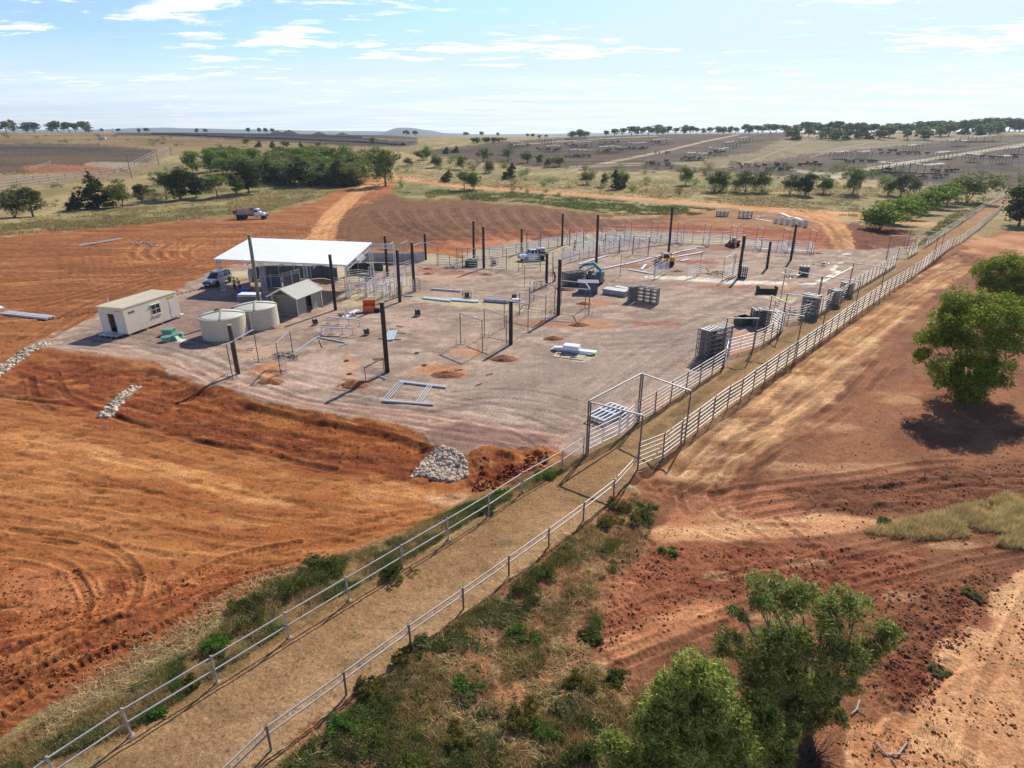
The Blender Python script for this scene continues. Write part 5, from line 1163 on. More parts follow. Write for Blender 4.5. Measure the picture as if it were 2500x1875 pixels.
pipes('steel_length', 2, 590, 705, 662, 710, 1, .2, 'lone short board on the concrete beside the dark post', 'board', m=mat('pale purlin', (0, 0, 0)), r=.09)
pipes('steel_angle', 6, 1262, 420, 1295, 348, 4, .9, 'short stack of steel angles leaning against sticks by the tall post', 'steel angles', m=mat('pale purlin', (0, 0, 0)), r=.1)
pipes('steel_angle', 6, 920, 245, 1020, 190, 3, .7, 'white steel offcuts in front of the orange chest', 'steel offcuts', m=WHITE, r=.11)
pipes('steel_beam', 6, 720, 395, 945, 440, 1, .1, 'dark beam lying at an angle beside the low trestles', 'steel beam', r=.06)
pipes('steel_beam', 6, 880, 465, 945, 440, 1, .1, 'short beam end meeting the angled dark beam', 'steel beam', r=.06)
pipes('steel_beam', 6, 510, 530, 650, 430, 2, .3, 'thin poles lying behind the frame with the cable tangle', 'poles', r=.035)
pipes('steel_beam', 6, 650, 430, 765, 362, 2, .3, 'bright poles lying toward the low trestles', 'poles', r=.04)
pipes('steel_beam', 6, 725, 408, 750, 470, 1, .1, 'short stick lying right of the pole pair', 'stick', m=PINE, r=.04)
for (x0, y0, x1, y1, lab) in ((860, 590, 1150, 497, 'white channel left of the middle posts'), (1100, 632, 1300, 590, 'white channel nearest the teal machine'), (1310, 590, 1500, 545, 'white channel continuing toward the loader'),
                              (1500, 540, 1690, 500, 'white channel behind the yellow loader, left part'), (1760, 492, 1862, 460, 'white channel behind the tallest post'), (1870, 460, 2010, 432, 'far white channel pointing at the red machine'), (1815, 515, 2075, 470, 'white channel right of the yellow loader'),
                              (1340, 640, 1590, 685, 'long white beam on the ground before the loader'), (1470, 640, 1520, 590, 'short white channel beside the long beam')):
    pipes('steel_channel', 3, x0, y0, x1, y1, 2, .35, lab, 'steel channel', m=WHITE, r=.08, jit=.02)
for (x0, y0, x1, y1, lab) in ((230, 585, 305, 568, 'pair of white sheets beside the free standing gate'), (930, 470, 1095, 485, 'white rail lying under the bright fence, left piece'), (1180, 482, 1350, 495, 'white rail lying under the bright fence, right piece'), (370, 460, 440, 462, 'white base plate under a slim frame near the red machine')):
    pipes('steel_channel', 4, x0, y0, x1, y1, 2, .4, lab, 'steel channel', m=WHITE, r=.08, jit=.01)
pipes('steel_bundle', 3, 1110, 862, 1330, 895, 6, 1.6, 'low dark bundle of steel sections by the upright grey rack', 'steel bundle', m=PANELGR, rows=3, r=.13, jit=.03)
pipes('steel_bundle', 3, 1215, 820, 1365, 850, 3, .8, 'pale sections lying behind the low dark bundle', 'steel bundle', m=STEEL, rows=2, r=.1, jit=.03)
# trestles
for (xa, ya, xb, yb, z, lab) in ((785, 285, 1040, 310, .8, 'low steel trestle farther from the camera, by the orange chest'), (735, 365, 990, 375, .75, 'low steel trestle nearer the camera')):
    a_, c_ = on(6, xa, ya), on(6, xb, yb); d = c_ - a_; o = thing('trestle', lab, 'trestle', a_, math.atan2(d.y, d.x), 'low trestles'); Ln = d.length
    MB().bar((0, 0, z), (Ln, 0, z), .12, .12).bar((.4, .25, z), (Ln - 1, .25, z), .1, .1).build('beam', STEEL, o)
    for x in (.1, Ln * .33, Ln * .66, Ln - .1): MB().bar((x, .1, 0), (x, .1, z - .06), .06).bar((x - .35, .1, .03), (x + .35, .1, .03), .06, .05).build('leg', RAIL, o)
# big open frame lying flat
o = thing('flat_frame', 'large galvanised rectangle frame with doubled bars lying flat on the gravel', 'steel frame', (0, 0, 0)); 
fp = [G(6, 1345, 725, .1), G(6, 1705, 768, .1), G(6, 1608, 905, .1), G(6, 1215, 875, .1)]; o.location = (fp[3].x, fp[3].y, 0); o0_ = Vector((fp[3].x, fp[3].y, 0)); fp = [p_ - o0_ for p_ in fp]
for a_, c_, n, off in ((fp[0], fp[1], 3, .13), (fp[3], fp[2], 2, .13)):
    for q in range(n): MB().bar(a_ + Vector((0, -q * off, 0)), c_ + Vector((0, -q * off, 0)), .09, .12).build('long_bar', STEEL, o)
for q in range(3): MB().bar(fp[0] + Vector((q * .22, -.3, .03)), fp[3] + Vector((q * .22, .15, .03)), .07, .07).build('cross_bar', STEEL, o)
for q in range(3): 
    f = .62 + q * .045; MB().bar(fp[0].lerp(fp[1], f) + Vector((0, -.3, .03)), fp[3].lerp(fp[2], f + .04) + Vector((0, .15, .03)), .07, .07).build('cross_bar', STEEL, o)
# stacks of upright gates (racks)
PANELMID = mat('backlit grey rack', (.17, .17, .18), .5, .3, .2, 3); RACK = mat('shade toned gate steel', (.24, .24, .245), .45, .5, .2, 3)  # greys darkened to carry the backlit side and shaded gaps of the stacks
def gate_rack(k, xn, yn, xw, yw, h, n, thick, label, m=RACK, lean=.0, rails=6, top=True):
    """n gates standing side by side; base runs from (xn,yn) to (xw,yw) along the gate length"""
    a_, c_ = on(k, xn, yn), on(k, xw, yw); d = c_ - a_; Ln = d.length; o = thing('gate_stack', label, 'gate stack', a_, math.atan2(d.y, d.x), 'stacks of galvanised gates'); proto = None
    for i in range(n):
        if proto is None:
            b = MB(); b.bar((0, 0, .05), (0, 0, h), .06).bar((Ln, 0, .05), (Ln, 0, h), .06).bar((Ln * .35, 0, .05), (Ln * .35, 0, h), .05).bar((Ln * .68, 0, .05), (Ln * .68, 0, h), .05)
            for r_ in range(rails): z = .12 + (h - .15) * r_ / (rails - 1); b.bar((0, 0, z), (Ln, 0, z), .05, .09)
            e = proto = b.build('stacked_gate', m, o)
        else: e = proto.copy(); COL.objects.link(e); e.parent = o
        e.location = (random.uniform(-.05, .05), i * thick / n, 0); e.rotation_euler = (-lean, 0, 0)
    if top:
        b = MB()
        for x in (0.1, Ln / 2, Ln - .1): b.box(x, thick / 2 - .05, h + .04, .1, thick + .1, .05)
        b.build('strap', m, o)
    return o
gate_rack(9, 740, 948, 1060, 860, 2.9, 9, 1.3, 'big upright stack of gates at the lane, topmost rails shining', rails=7)
gate_rack(9, 655, 918, 760, 945, 2.9, 8, 1.6, 'end stack of narrow gates on the left of the big upright stack', rails=9)
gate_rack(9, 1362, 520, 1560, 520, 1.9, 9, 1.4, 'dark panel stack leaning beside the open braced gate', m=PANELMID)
gate_rack(4, 1300, 1060, 1420, 1090, 2.5, 8, 1.2, 'tall leaning stack of gates behind the bent fence run')
gate_rack(4, 1530, 960, 1600, 985, 1.9, 8, 1.2, 'middle leaning stack of gates beside the upper lane')
gate_rack(4, 1650, 880, 1730, 900, 1.7, 7, 1.1, 'last leaning stack of gates beside the upper lane')
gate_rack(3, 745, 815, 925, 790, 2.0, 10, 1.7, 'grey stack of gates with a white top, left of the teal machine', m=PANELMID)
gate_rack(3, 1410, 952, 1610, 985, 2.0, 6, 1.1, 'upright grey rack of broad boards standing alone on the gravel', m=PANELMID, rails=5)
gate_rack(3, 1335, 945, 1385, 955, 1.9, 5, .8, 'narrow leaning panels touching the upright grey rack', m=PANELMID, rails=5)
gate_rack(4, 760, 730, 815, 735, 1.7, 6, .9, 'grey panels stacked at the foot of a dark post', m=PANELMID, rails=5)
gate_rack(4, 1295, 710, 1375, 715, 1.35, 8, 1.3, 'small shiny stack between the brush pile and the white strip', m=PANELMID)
gate_rack(4, 545, 178, 650, 182, 1.5, 8, 1.2, 'leftmost bundle of gates stored beyond the red bank')
gate_rack(4, 745, 195, 860, 200, 2.0, 9, 1.3, 'second bundle of gates stored beyond the red bank')
for i in range(6): gate_rack(4, 1060 + i * 53, 240 + i * 7, 1086 + i * 53, 243 + i * 7, 1.35 + .3 * (i % 2), 4, 1.0, ['first', 'second', 'third', 'fourth', 'fifth', 'sixth'][i] + ' bundle from the left in the far row of standing bundles', m=STEEL, top=False)
pipes('steel_channel', 4, 890, 205, 1045, 222, 2, .5, 'long channel lying left of the far row of bundles', 'steel channel', m=WHITE, r=.12)
pipes('steel_channel', 4, 1130, 155, 1250, 190, 3, .8, 'white beams lying behind the far row of bundles, left ones', 'steel channel', m=WHITE, r=.12)
pipes('steel_channel', 4, 1250, 190, 1360, 215, 3, .8, 'white beams lying behind the far row of bundles, right ones', 'steel channel', m=WHITE, r=.12)
o = MB().box(0, 0, .75, 2.6, 1.7, 1.5).box(0, 0, 1.53, 2.9, 2.0, .06).build('sheeted_crate', PANELDK); o.location = on(3, 945, 860); o.rotation_euler = (0, 0, -.1); props(o, 'dark square crate with a pale lid in front of the teal machine', 'crate')
# flat white gates pile by the near portal
a_ = on(5, 400, 1075); o = thing('gate_pile', 'pile of shining gates lying flat behind the nearest bright gate', 'gate pile', a_, LANE_ANG + .05)
for q in range(6):
    b = MB(); Ln = 3.0; Wd = 1.5
    for r_ in range(5): b.bar((0, r_ * Wd / 4, 0), (Ln, r_ * Wd / 4, 0), .09, .05)
    for x in (0, Ln / 2, Ln): b.bar((x, 0, .01), (x, Wd, .01), .06, .045)
    e = b.build('flat_gate', WHITE if q > 3 else STEEL, o); e.location = (random.uniform(-.2, .2), random.uniform(-.15, .15), .08 + q * .08); e.rotation_euler = (0, 0, random.uniform(-.06, .06))

# ------------------------------------------------------------------ odd things
o = thing('tool_chest', 'orange steel site chest with its lid standing open', 'tool chest', on(8, 1050, 1480), .18)
b = MB(); b.box(0, 0, .06, 1.5, .8, .06)
for s in (-1, 1): b.box(0, s * .38, .42, 1.5, .05, .72).box(s * .73, 0, .42, .05, .7, .72)
b.build('body', ORANGE, o); MB().box(0, .40, 1.05, 1.5, .14, .72, rx=.25).build('lid', ORANGE, o); MB().box(.1, 0, .6, .7, .45, .1, rz=.3).build('contents', WHITE, o)
o = MB().box(0, 0, .22, .8, .4, .44, taper=.8).box(0, 0, .46, .5, .1, .08).build('tool_bag', mat('navy bag', (.01, .015, .035), .8)); o.location = on(8, 1190, 1490); props(o, 'dark tool bag on the ground right of the orange chest', 'bag')
def crate(k, x, y, s, m, label, rz=0.0):
    o = thing('waste_crate', label, 'crate', on(k, x, y), rz); b = MB()
    for i in (-1, 1): b.box(i * s[0] / 2, 0, s[2] / 2 + .05, .06, s[1], s[2]).box(0, i * s[1] / 2, s[2] / 2 + .05, s[0], .06, s[2])
    b.box(0, 0, .08, s[0], s[1], .06).build('bin_body', m, o)
    b = MB()
    for i in (-1, 1): b.box(i * s[0] / 2, 0, s[2] + .08, .1, s[1] + .1, .07).box(0, i * s[1] / 2, s[2] + .08, s[0] + .1, .1, .07)
    b.build('rim', m, o); return o
crate(9, 1225, 490, (1.6, 1.2, .9), DKGREEN, 'open green bin between the two upright gate stacks', .5)
crate(10, 278, 498, (1.9, 1.2, .9), DKGREEN, 'dark green crate on the concrete by the left dark posts', .1)
crate(8, 1200, 740, (1.6, 1.2, .9), DKGREEN, 'dark green crate inside the open steel frame beyond the maze', .1)
o = thing('bench_crate', 'dark brown crate with two humps on a pale slab by the lane', 'crate', on(9, 1530, 85), -.15)
MB().box(0, 0, .4, 2.6, .9, .7).build('body', mat('dark brown box', (.04, .032, .02), .8), o); MB().box(-1.2, 0, .85, .25, .9, .35).box(1.2, 0, .85, .25, .9, .35).build('end_block', mat('dark brown box', (0, 0, 0)), o)
o = thing('wrapped_pallet', 'white wrapped pack on sheets on a square board in the middle of the gravel', 'pallet', on(2, 1880, 1150), -.35)
MB().box(0, -.2, .035, 3.0, 2.6, .05).build('ground_board', mat('plywood', (.42, .32, .22), .8), o)
for q in range(4): MB().box(-.1 + q * .12, .45 + q * .05, .13 + q * .05, 4.2, .7, .05, rz=-.05 + q * .03).build('sheet', mat('pale purlin', (0, 0, 0)), o)
MB().box(-.1, .4, .60, 1.7, 1.0, .42, taper=.9).build('wrapped_pack', WHITE, o)
MB().box(-1.5, .5, .36, .9, .5, .12, rz=.3).build('loose_sheet', WHITE, o)
for x, y in ((-.9, -1.0), (.2, -1.2), (-1.3, -.6)): MB().bar((x, y, .1), (x + .6, y + .1, .1), .05).tube((x + .1, y - .25, .1), (x + .1, y + .25, .1), .04).build('clamp', DARK, o)
def pump(k, x, y, lab, cage=True, s=1.0):
    o = thing('pump', lab, 'machine', on(k, x, y)); b = MB()
    if cage:
        for i in (-1, 1):
            b.path([(-.55 * s, i * .35, .05), (-.55 * s, i * .35, .95 * s), (.55 * s, i * .35, .95 * s), (.55 * s, i * .35, .05), (-.55 * s, i * .35, .05)], .03)
        b.build('cage', DARK, o)
    MB().box(0, 0, .4 * s, .7 * s, .5 * s, .5 * s, taper=.8).tube((-.2, -.1, .5 * s), (-.2, -.1, .8 * s), .12).build('engine', DARK, o)
    MB().lathe([(.22 * s, 0), (.24 * s, .1), (.1 * s, .2)], 12, (.2 * s, 0, .62 * s)).build('tank', mat('pump dark', (.02, .02, .02), .4), o)
    return o
pump(2, 1075, 722, 'black caged generator on the concrete strip')
pump(2, 1438, 735, 'black motor on a white trolley behind the joined frames', False)
pump(1, 1803, 735, 'small black motor near the low trestles, in front of the gabled hut', False, .8)
pump(6, 1093, 370, 'small black drum shaped motor left of the tall post', False, .8)
pump(6, 1485, 225, 'black upright compactor standing on the gravel', False, 1.0)
pump(3, 25, 590, 'green and white mixer on the concrete left of the ute', True)
o = MB().box(0, 0, .25, 1.1, .6, .3).tube((-.6, 0, .2), (-.9, 0, .7), .04).build('trolley', WHITE); o.location = on(2, 1455, 748); props(o, 'white trolley on the concrete by the black motor', 'trolley')
# soil heaps beside the holes
def mound(k, x, y, rx, ry, h, label, m=SOIL, g='heaps of dug orange soil'):
    c_ = on(k, x, y); n = 44; xs = np.linspace(-1.25, 1.25, n); XX, YY = np.meshgrid(xs, xs); sd = abs(hash((k, x, y))) % 997
    R = np.hypot(XX, YY) * (1 + .35 * (fbm(XX * 1.5 + sd, YY * 1.5, 3, 7) - .5)); H = np.clip(1 - R, 0, 1) ** 0.9 * h
    H = H + (R < 1.05) * h * .35 * (fbm(XX * 5 + sd, YY * 5, 4, 9, .65) - .5) - .03
    V = np.stack([XX.ravel() * rx, YY.ravel() * ry, H.ravel()], 1); jj = np.arange(n * n).reshape(n, n)
    q = np.stack([jj[:-1, :-1], jj[:-1, 1:], jj[1:, 1:], jj[1:, :-1]], -1).reshape(-1, 4)
    o = np_obj('soil_heap', V, q, None, m, True); o.location = c_ + Vector((0, 0, .01)); return props(o, label, 'soil heap', g)
for a_ in ((6, 358, 735, 1.5, .9, .45, 'soil heap in front of the frame with the cable tangle'), (6, 1000, 755, 1.2, 1.0, .5, 'soil heap crossed by the long post shadow'), (6, 1710, 680, 1.5, .9, .45, 'soil heap at the end of an orange spill trail, behind the flat frame'),
           (2, 1355, 1190, 1.4, .9, .5, 'soil heap in front of the short post and bare frames'), (2, 1740, 1035, 1.2, .7, .4, 'soil heap above the white wrapped pack'), (2, 1940, 930, 1.4, .7, .4, 'soil heap nearest the right bare frames'), (2, 1975, 765, 1.1, .6, .35, 'soil heap inside the right bare frames'),
           (2, 1225, 540, 1.2, .8, .3, 'flat soil heap by the concrete edge, in line with the far posts'), (2, 775, 495, 1.0, .5, .25, 'small soil heap near the short post of the curved wall'), (2, 775, 535, 1.0, .5, .28, 'small soil heap in front of another beside the curved wall'),
           (2, 1850, 660, 1.2, .6, .3, 'soil heap in front of the dark square crate'), (3, 1825, 655, 1.0, .5, .3, 'small soil heap between loader and free standing gate'), (4, 190, 675, 1.0, .5, .25, 'small soil heap left of the free standing gate'), (4, 1465, 513, 1.1, .5, .25, 'thin soil heap at the right end of the bright fence'),
           (6, 1185, 560, .7, .5, .2, 'little soil heap behind the tall post')): mound(*a_)
# auger holes
for i, (x, y, lab) in enumerate(((935, 573, 'auger hole ringed with orange soil, rear one of the two left of the tall post'), (958, 675, 'auger hole ringed with orange soil, front one of the two left of the tall post'), (1478, 513, 'auger hole behind the spill trail'), (1535, 608, 'auger hole at the start of the spill trail'))):
    o = thing('auger_hole', lab, 'hole', on(6, x, y), 0, 'auger holes')
    MB().lathe([(.27, .03), (.25, .045), (.22, .02), (.2, -.05)], 18).build('rim', SOIL, o)
    MB().lathe([(.21, .035), (.01, .036)], 18).build('bottom', mat('painted hole shade', (.03, .014, .008), 1), o)  # flat disc at rim level, shade of the hole put into its colour
# rock chutes and piles
def rocks(name, poly, n, s, label, k=0, hgt_=0.0, seed=1):
    rg = np.random.default_rng(seed); P = [G(k, x, y) for x, y in poly]; xs = [p_.x for p_ in P]; ys = [p_.y for p_ in P]
    V, Fq = [], []; base = np.array([(0, 0, 1), (.9, 0, .35), (.3, .85, .3), (-.75, .5, .35), (-.75, -.5, .3), (.3, -.85, .35), (.75, .5, -.4), (-.3, .85, -.4), (-.9, 0, -.4), (-.3, -.85, -.4), (.75, -.5, -.4), (0, 0, -1)])
    T_ = np.array([(0, 1, 2), (0, 2, 3), (0, 3, 4), (0, 4, 5), (0, 5, 1), (1, 6, 2), (2, 7, 3), (3, 8, 4), (4, 9, 5), (5, 10, 1), (6, 7, 2), (7, 8, 3), (8, 9, 4), (9, 10, 5), (10, 6, 1), (11, 7, 6), (11, 8, 7), (11, 9, 8), (11, 10, 9), (11, 6, 10)])
    cnt = 0; m_ = len(P); cx, cy = sum(xs) / m_, sum(ys) / m_
    while cnt < n:
        x, y = rg.uniform(min(xs), max(xs)), rg.uniform(min(ys), max(ys)); ins = False
        for i in range(m_):
            a_, c_ = P[i], P[(i + 1) % m_]
            if (a_.y > y) != (c_.y > y) and x < (c_.x - a_.x) * (y - a_.y) / (c_.y - a_.y) + a_.x: ins = not ins
        if not ins: continue
        r = s * (.35 + 1.5 * rg.random() ** 2.2); b_ = base * (1 + rg.uniform(-.48, .35, (12, 1))) * r * rg.uniform(.7, 1.25, (1, 3))
        an = rg.uniform(0, 6.28); ca, sa = math.cos(an), math.sin(an); b_ = np.stack([b_[:, 0] * ca - b_[:, 1] * sa, b_[:, 0] * sa + b_[:, 1] * ca, b_[:, 2]], 1)
        ed = max(0, 1 - math.hypot((x - cx) / (max(xs) - min(xs)) * 2, (y - cy) / (max(ys) - min(ys)) * 2))
        V.append(b_ + [x, y, float(hz(x, y)) + r * .1 + hgt_ * ed * rg.uniform(0, 1)]); Fq.append(T_ + 12 * cnt); cnt += 1
    cols = np.repeat(np.array(lin((182, 164, 142)))[None] * rg.uniform(.6, 1.4, (n, 1)), 12, 0)
    o = np_obj(name, np.concatenate(V), np.concatenate(Fq), cols, mat('pale rubble', (0, 0, 0), .9, 0, .25, 5, .3, 20, attr='Col')); props(o, label, 'rocks', None, 'stuff')
rocks('rocks', [(208, 888), (232, 892), (260, 862), (300, 825), (278, 825), (250, 848)], 700, .12, 'narrow chute of pale broken rock down the orange batter', seed=2)
rocks('rocks', [(-40, 800), (-40, 825), (20, 785), (80, 755), (112, 742), (85, 740), (30, 765)], 800, .13, 'pale rock chute at the left edge below the site office', seed=3)
rocks('rocks', [(900, 1002), (908, 988), (928, 972), (965, 966), (998, 980), (1010, 1000), (1005, 1018), (980, 1027), (940, 1022), (908, 1013), (885, 1018), (893, 1008)], 1900, .11, 'heap of pale broken rock at the lower corner of the gravel pad', hgt_=.12, seed=4)
rocks('rocks', [(270, 525), (300, 531), (345, 533), (330, 528), (300, 524)], 130, .14, 'small pale rock pile in the upper red earth', hgt_=.5, seed=5)
# cable tangle, ladder, sawhorses, small stuff
o = thing('cable_tangle', 'tangle of old cables hanging inside the bare frame next to the leaning log', 'cables', on(1, 1580, 1060)); b = MB()
for q in range(26):
    z = 1.15 + random.uniform(-.25, .35); a_ = random.uniform(-.3, .3); w = random.uniform(.7, 1.5); pts = [(w * t * math.cos(a_), w * t * math.sin(a_), z + .15 * math.sin(3 * t + q) - .12 * t * t) for t in (-1, -.6, -.2, .2, .6, 1)]; b.path(pts, .014, 4)
b.build('cable', mat('olive cable', (.16, .14, .07), .7), o)
o = thing('ladder', 'light metal ladder standing inside the frame with the cable tangle', 'ladder', on(1, 1565, 1110), .1); b = MB().bar((-.2, 0, 0), (-.2, .35, 1.9), .05).bar((.2, 0, 0), (.2, .35, 1.9), .05); b.build('stile', STEEL, o)
for q in range(6): z = .25 + q * .3; MB().bar((-.2, z * .18, z), (.2, z * .18, z), .035).build('rung', STEEL, o)
for (x, y, lab) in ((1195, 790, 'folding sawhorse inside the slim frames, left one'), (1250, 790, 'folding sawhorse inside the slim frames, right one')):
    o = thing('sawhorse', lab, 'sawhorse', on(10, x, y), .2, 'sawhorses'); MB().bar((-.4, 0, .95), (.4, 0, .95), .08, .1).build('top_bar', RAIL, o)
    for i in (-1, 1):
        for j in (-1, 1): MB().bar((i * .35, 0, .93), (i * .42, j * .35, 0), .05).build('leg', RAIL, o)
def scrap(k, x, y, label, m, n=16, s=.8, cat='scrap'):
    b = MB()
    for q in range(n):
        a_ = random.uniform(0, 6.28); u = Vector((random.uniform(-s, s), random.uniform(-s, s) * .6, random.uniform(.05, .35 * s))); w = Vector((math.cos(a_), math.sin(a_), random.uniform(-.2, .3))) * random.uniform(.25, .8) * s
        b.bar(u, u + w, random.uniform(.04, .14), random.uniform(.03, .1))
    o = b.build('scrap_pile', m); o.location = on(k, x, y); return props(o, label, cat, None)
scrap(4, 555, 700, 'rusty scrap pieces on the ground between two rail gates', mat('dark rust', (.06, .03, .02), .9), 22, 1.3)
scrap(4, 1225, 722, 'heap of bent grey offcuts in front of the small shiny stack', RAIL, 30, 1.1)
scrap(4, 1490, 620, 'pallets and dark fittings near the end of the white strip', DARK, 20, 1.2); scrap(4, 1540, 605, 'white fittings near the end of the white strip', WHITE, 8, .8)
scrap(4, 970, 185, 'pale scrap heap left of the far row of bundles', WHITE, 22, 1.6); scrap(2, 960, 480, 'white and dark fittings left of the dark green crate', STEEL, 26, 1.2)
scrap(6, 945, 225, 'brown cartons and offcuts beside the white steel offcuts', mat('carton brown', (.10, .05, .03), .9), 22, .9); scrap(9, 1830, 345, 'reddish scrap behind the bent fence run', mat('dark rust', (0, 0, 0)), 14, .8)
scrap(7, 760, 1080, 'rusty fittings on the ground behind the nearer water tank', mat('dark rust', (0, 0, 0)), 14, .8); scrap(6, 185, 495, 'clamp bars on the gravel right of the leaning log', RAIL, 6, .6)
scrap(6, 1218, 705, 'bent clamp at the foot of the tall post', RAIL, 6, .5); scrap(3, 840, 490, 'toolbox and tray beside the worker in the yellow shirt', TEAL, 8, .5)
scrap(3, 1180, 372, 'dark blue roofing bundle on the far concrete, left one', PANELDK, 14, 1.3); scrap(3, 1400, 378, 'dark blue roofing bundle on the far concrete, right one', PANELDK, 16, 1.5)
for (k, x0, y0, x1, y1, lab) in ((6, 1180, 400, 1360, 410, 'long timber stick under the steel angles'), (6, 1320, 358, 1392, 362, 'timber stick behind the steel angles'), (6, 1320, 306, 1372, 312, 'lone timber stick on open gravel'), (6, 1935, 765, 1978, 748, 'lone short board right of the flat frame'), (6, 1770, 648, 1832, 640, 'thin stick right of the spill trail'), (6, 2012, 684, 2066, 672, 'thin stick on gravel below the short post')):
    pipes('timber_stick', k, x0, y0, x1, y1, 1, .1, lab, 'stick', m=PINE, r=.05, jit=0)
# stack of boards behind tank
o = thing('board_stack', 'weathered stack of panels on a rack between the water tanks and the shed', 'panel stack', on(7, 860, 1010), -.05)
for q in range(7): MB().box(1.1 + random.uniform(-.1, .1), .4, .35 + q * .2, 2.5, 1.3, .07, rz=random.uniform(-.05, .05)).build('panel', PANELGR if q < 5 else WHITE, o)
b = MB()
for x in (0, 2.2):
    for y in (-.1, .9): b.bar((x, y, 0), (x, y, 1.5), .06)
b.build('rack', RAIL, o)
o = MB().box(0, 0, .28, 1.5, .9, .55, taper=.9).box(0, 0, .58, 1.55, .95, .06).build('blue_tub', BLUE); o.location = on(7, 930, 745); props(o, 'bright blue tub in the shed shade next to the two workers', 'tub')
# ------------------------------------------------------------------ vehicles (local x = forward)
def wheel(o, x, y, r, w=.24, rimm=STEEL, proto={}):
    key = (round(r, 2), rimm.name)
    if key not in proto:
        t = MB().lathe([(r * .55, -w / 2), (r * .93, -w / 2), (r, -w / 2 + .05), (r, w / 2 - .05), (r * .93, w / 2), (r * .55, w / 2)], 22).build('wheel', BLACK)
        rm_ = MB().lathe([(.03, -w * .36), (r * .58, -w * .36), (r * .60, w * .36), (.03, w * .36)], 18).build('rim', rimm, t)
        c_ = t; t.parent = o; proto[key] = (t, rm_)
    else:
        t0, r0 = proto[key]; c_ = t0.copy(); COL.objects.link(c_); c_.parent = o; rr = r0.copy(); COL.objects.link(rr); rr.parent = c_
    c_.location = (x, y, r); c_.rotation_euler = (math.pi / 2, 0, 0)
def ring(x, hw, z0, z1, tuck=.0, bev=.08):
    return [(x, -hw + bev, z0), (x, hw - bev, z0), (x, hw, z0 + bev), (x, hw - tuck * .3, (z0 + z1) / 2 + .05), (x, hw - tuck, z1 - bev), (x, hw - tuck - bev, z1), (x, -hw + tuck + bev, z1), (x, -hw + tuck, z1 - bev), (x, -hw + tuck * .3, (z0 + z1) / 2 + .05), (x, -hw, z0 + bev)]
def arches(o, xs, hw, r, m=BLACK):
    for x in xs:
        for s in (-1, 1): MB().tube((x, s * (hw - .12), r * 1.02), (x, s * (hw + .012), r * 1.02), r * 1.16, 20).build('wheel_arch', mat('arch shadow black', (.01, .01, .012), .9), o)
# grey SUV, pointing along rear wheel -> front wheel
fw, rw_ = on(7, 400, 640), on(7, 645, 545); d = fw - rw_; az = math.atan2(d.y, d.x); hw = .93
ctr = (fw + rw_) / 2 + Vector((math.sin(az), -math.cos(az), 0)) * .85
suv = thing('parked_car', 'silver grey off-road wagon parked beside the white roofed shed', 'car', ctr, az)
b = MB(); b.loft([ring(-2.35, .82, .5, 1.0), ring(-2.25, .90, .42, 1.12), ring(-1.2, hw, .36, 1.14), ring(0, hw, .34, 1.13), ring(1.15, hw, .36, 1.10, .05), ring(1.9, .90, .38, 1.02, .1), ring(2.3, .82, .42, .90, .12), ring(2.42, .72, .46, .8, .12)]); b.build('body', SILVER, suv, True)
arches(suv, (1.42, -1.42), .93, .40)
cb = MB().loft([ring(-2.2, .78, 1.08, 1.5, .12, .05), ring(-2.0, .80, 1.08, 1.74, .14, .06), ring(-1.0, .82, 1.08, 1.82, .16, .06), ring(0.1, .82, 1.08, 1.80, .18, .06), ring(.45, .80, 1.08, 1.66, .2, .06), ring(1.15, .74, 1.06, 1.12, .1, .02)]).build('cabin', GLASS, suv, True)
MB().loft([ring(-2.12, .64, 1.74, 1.78, 0, .02), ring(-1.8, .67, 1.80, 1.85, 0, .02), ring(-1, .67, 1.82, 1.88, 0, .02), ring(.1, .66, 1.80, 1.86, 0, .02), ring(.3, .63, 1.74, 1.80, 0, .02)]).build('roof', SILVER, suv, True)
b = MB()
for s in (-1, 1):
    b.bar((1.1, s * .74, 1.1), (.2, s * .67, 1.78), .08).bar((-.35, s * .83, 1.1), (-.35, s * .68, 1.8), .07).bar((-1.3, s * .83, 1.1), (-1.35, s * .68, 1.8), .09).bar((-2.2, s * .80, 1.1), (-2.05, s * .66, 1.74), .16).bar((-1.9, s * .6, 1.92), (0, s * .6, 1.92), .05)
b.build('pillar', SILVER, suv)
for s in (-1, 1):
    MB().box(2.28, s * .62, .86, .2, .32, .16, rz=-s * .4).build('headlight', mat('lamp lens', (.7, .7, .72), .1), suv); MB().box(-2.36, s * .7, .95, .08, .18, .34).build('tail_light', mat('red lens', (.4, .02, .02), .3), suv); MB().box(.75, s * 1.02, 1.15, .12, .2, .14).build('mirror', SILVER, suv)
    MB().box(0, s * .98, .36, 2.0, .14, .06).build('side_step', STEEL, suv)
MB().box(2.43, 0, .68, .06, 1.1, .2).build('grille', DARK, suv); MB().box(2.45, 0, .50, .04, .5, .12).build('number_plate', WHITE, suv)
MB().path([(2.5, -.6, .45), (2.62, -.5, .95), (2.62, .5, .95), (2.5, .6, .45)], .035, 8).build('bull_bar', DARK, suv)
for x in (1.42, -1.42):
    for s in (-1, 1): wheel(suv, x, s * .82, .39, rimm=STEEL)
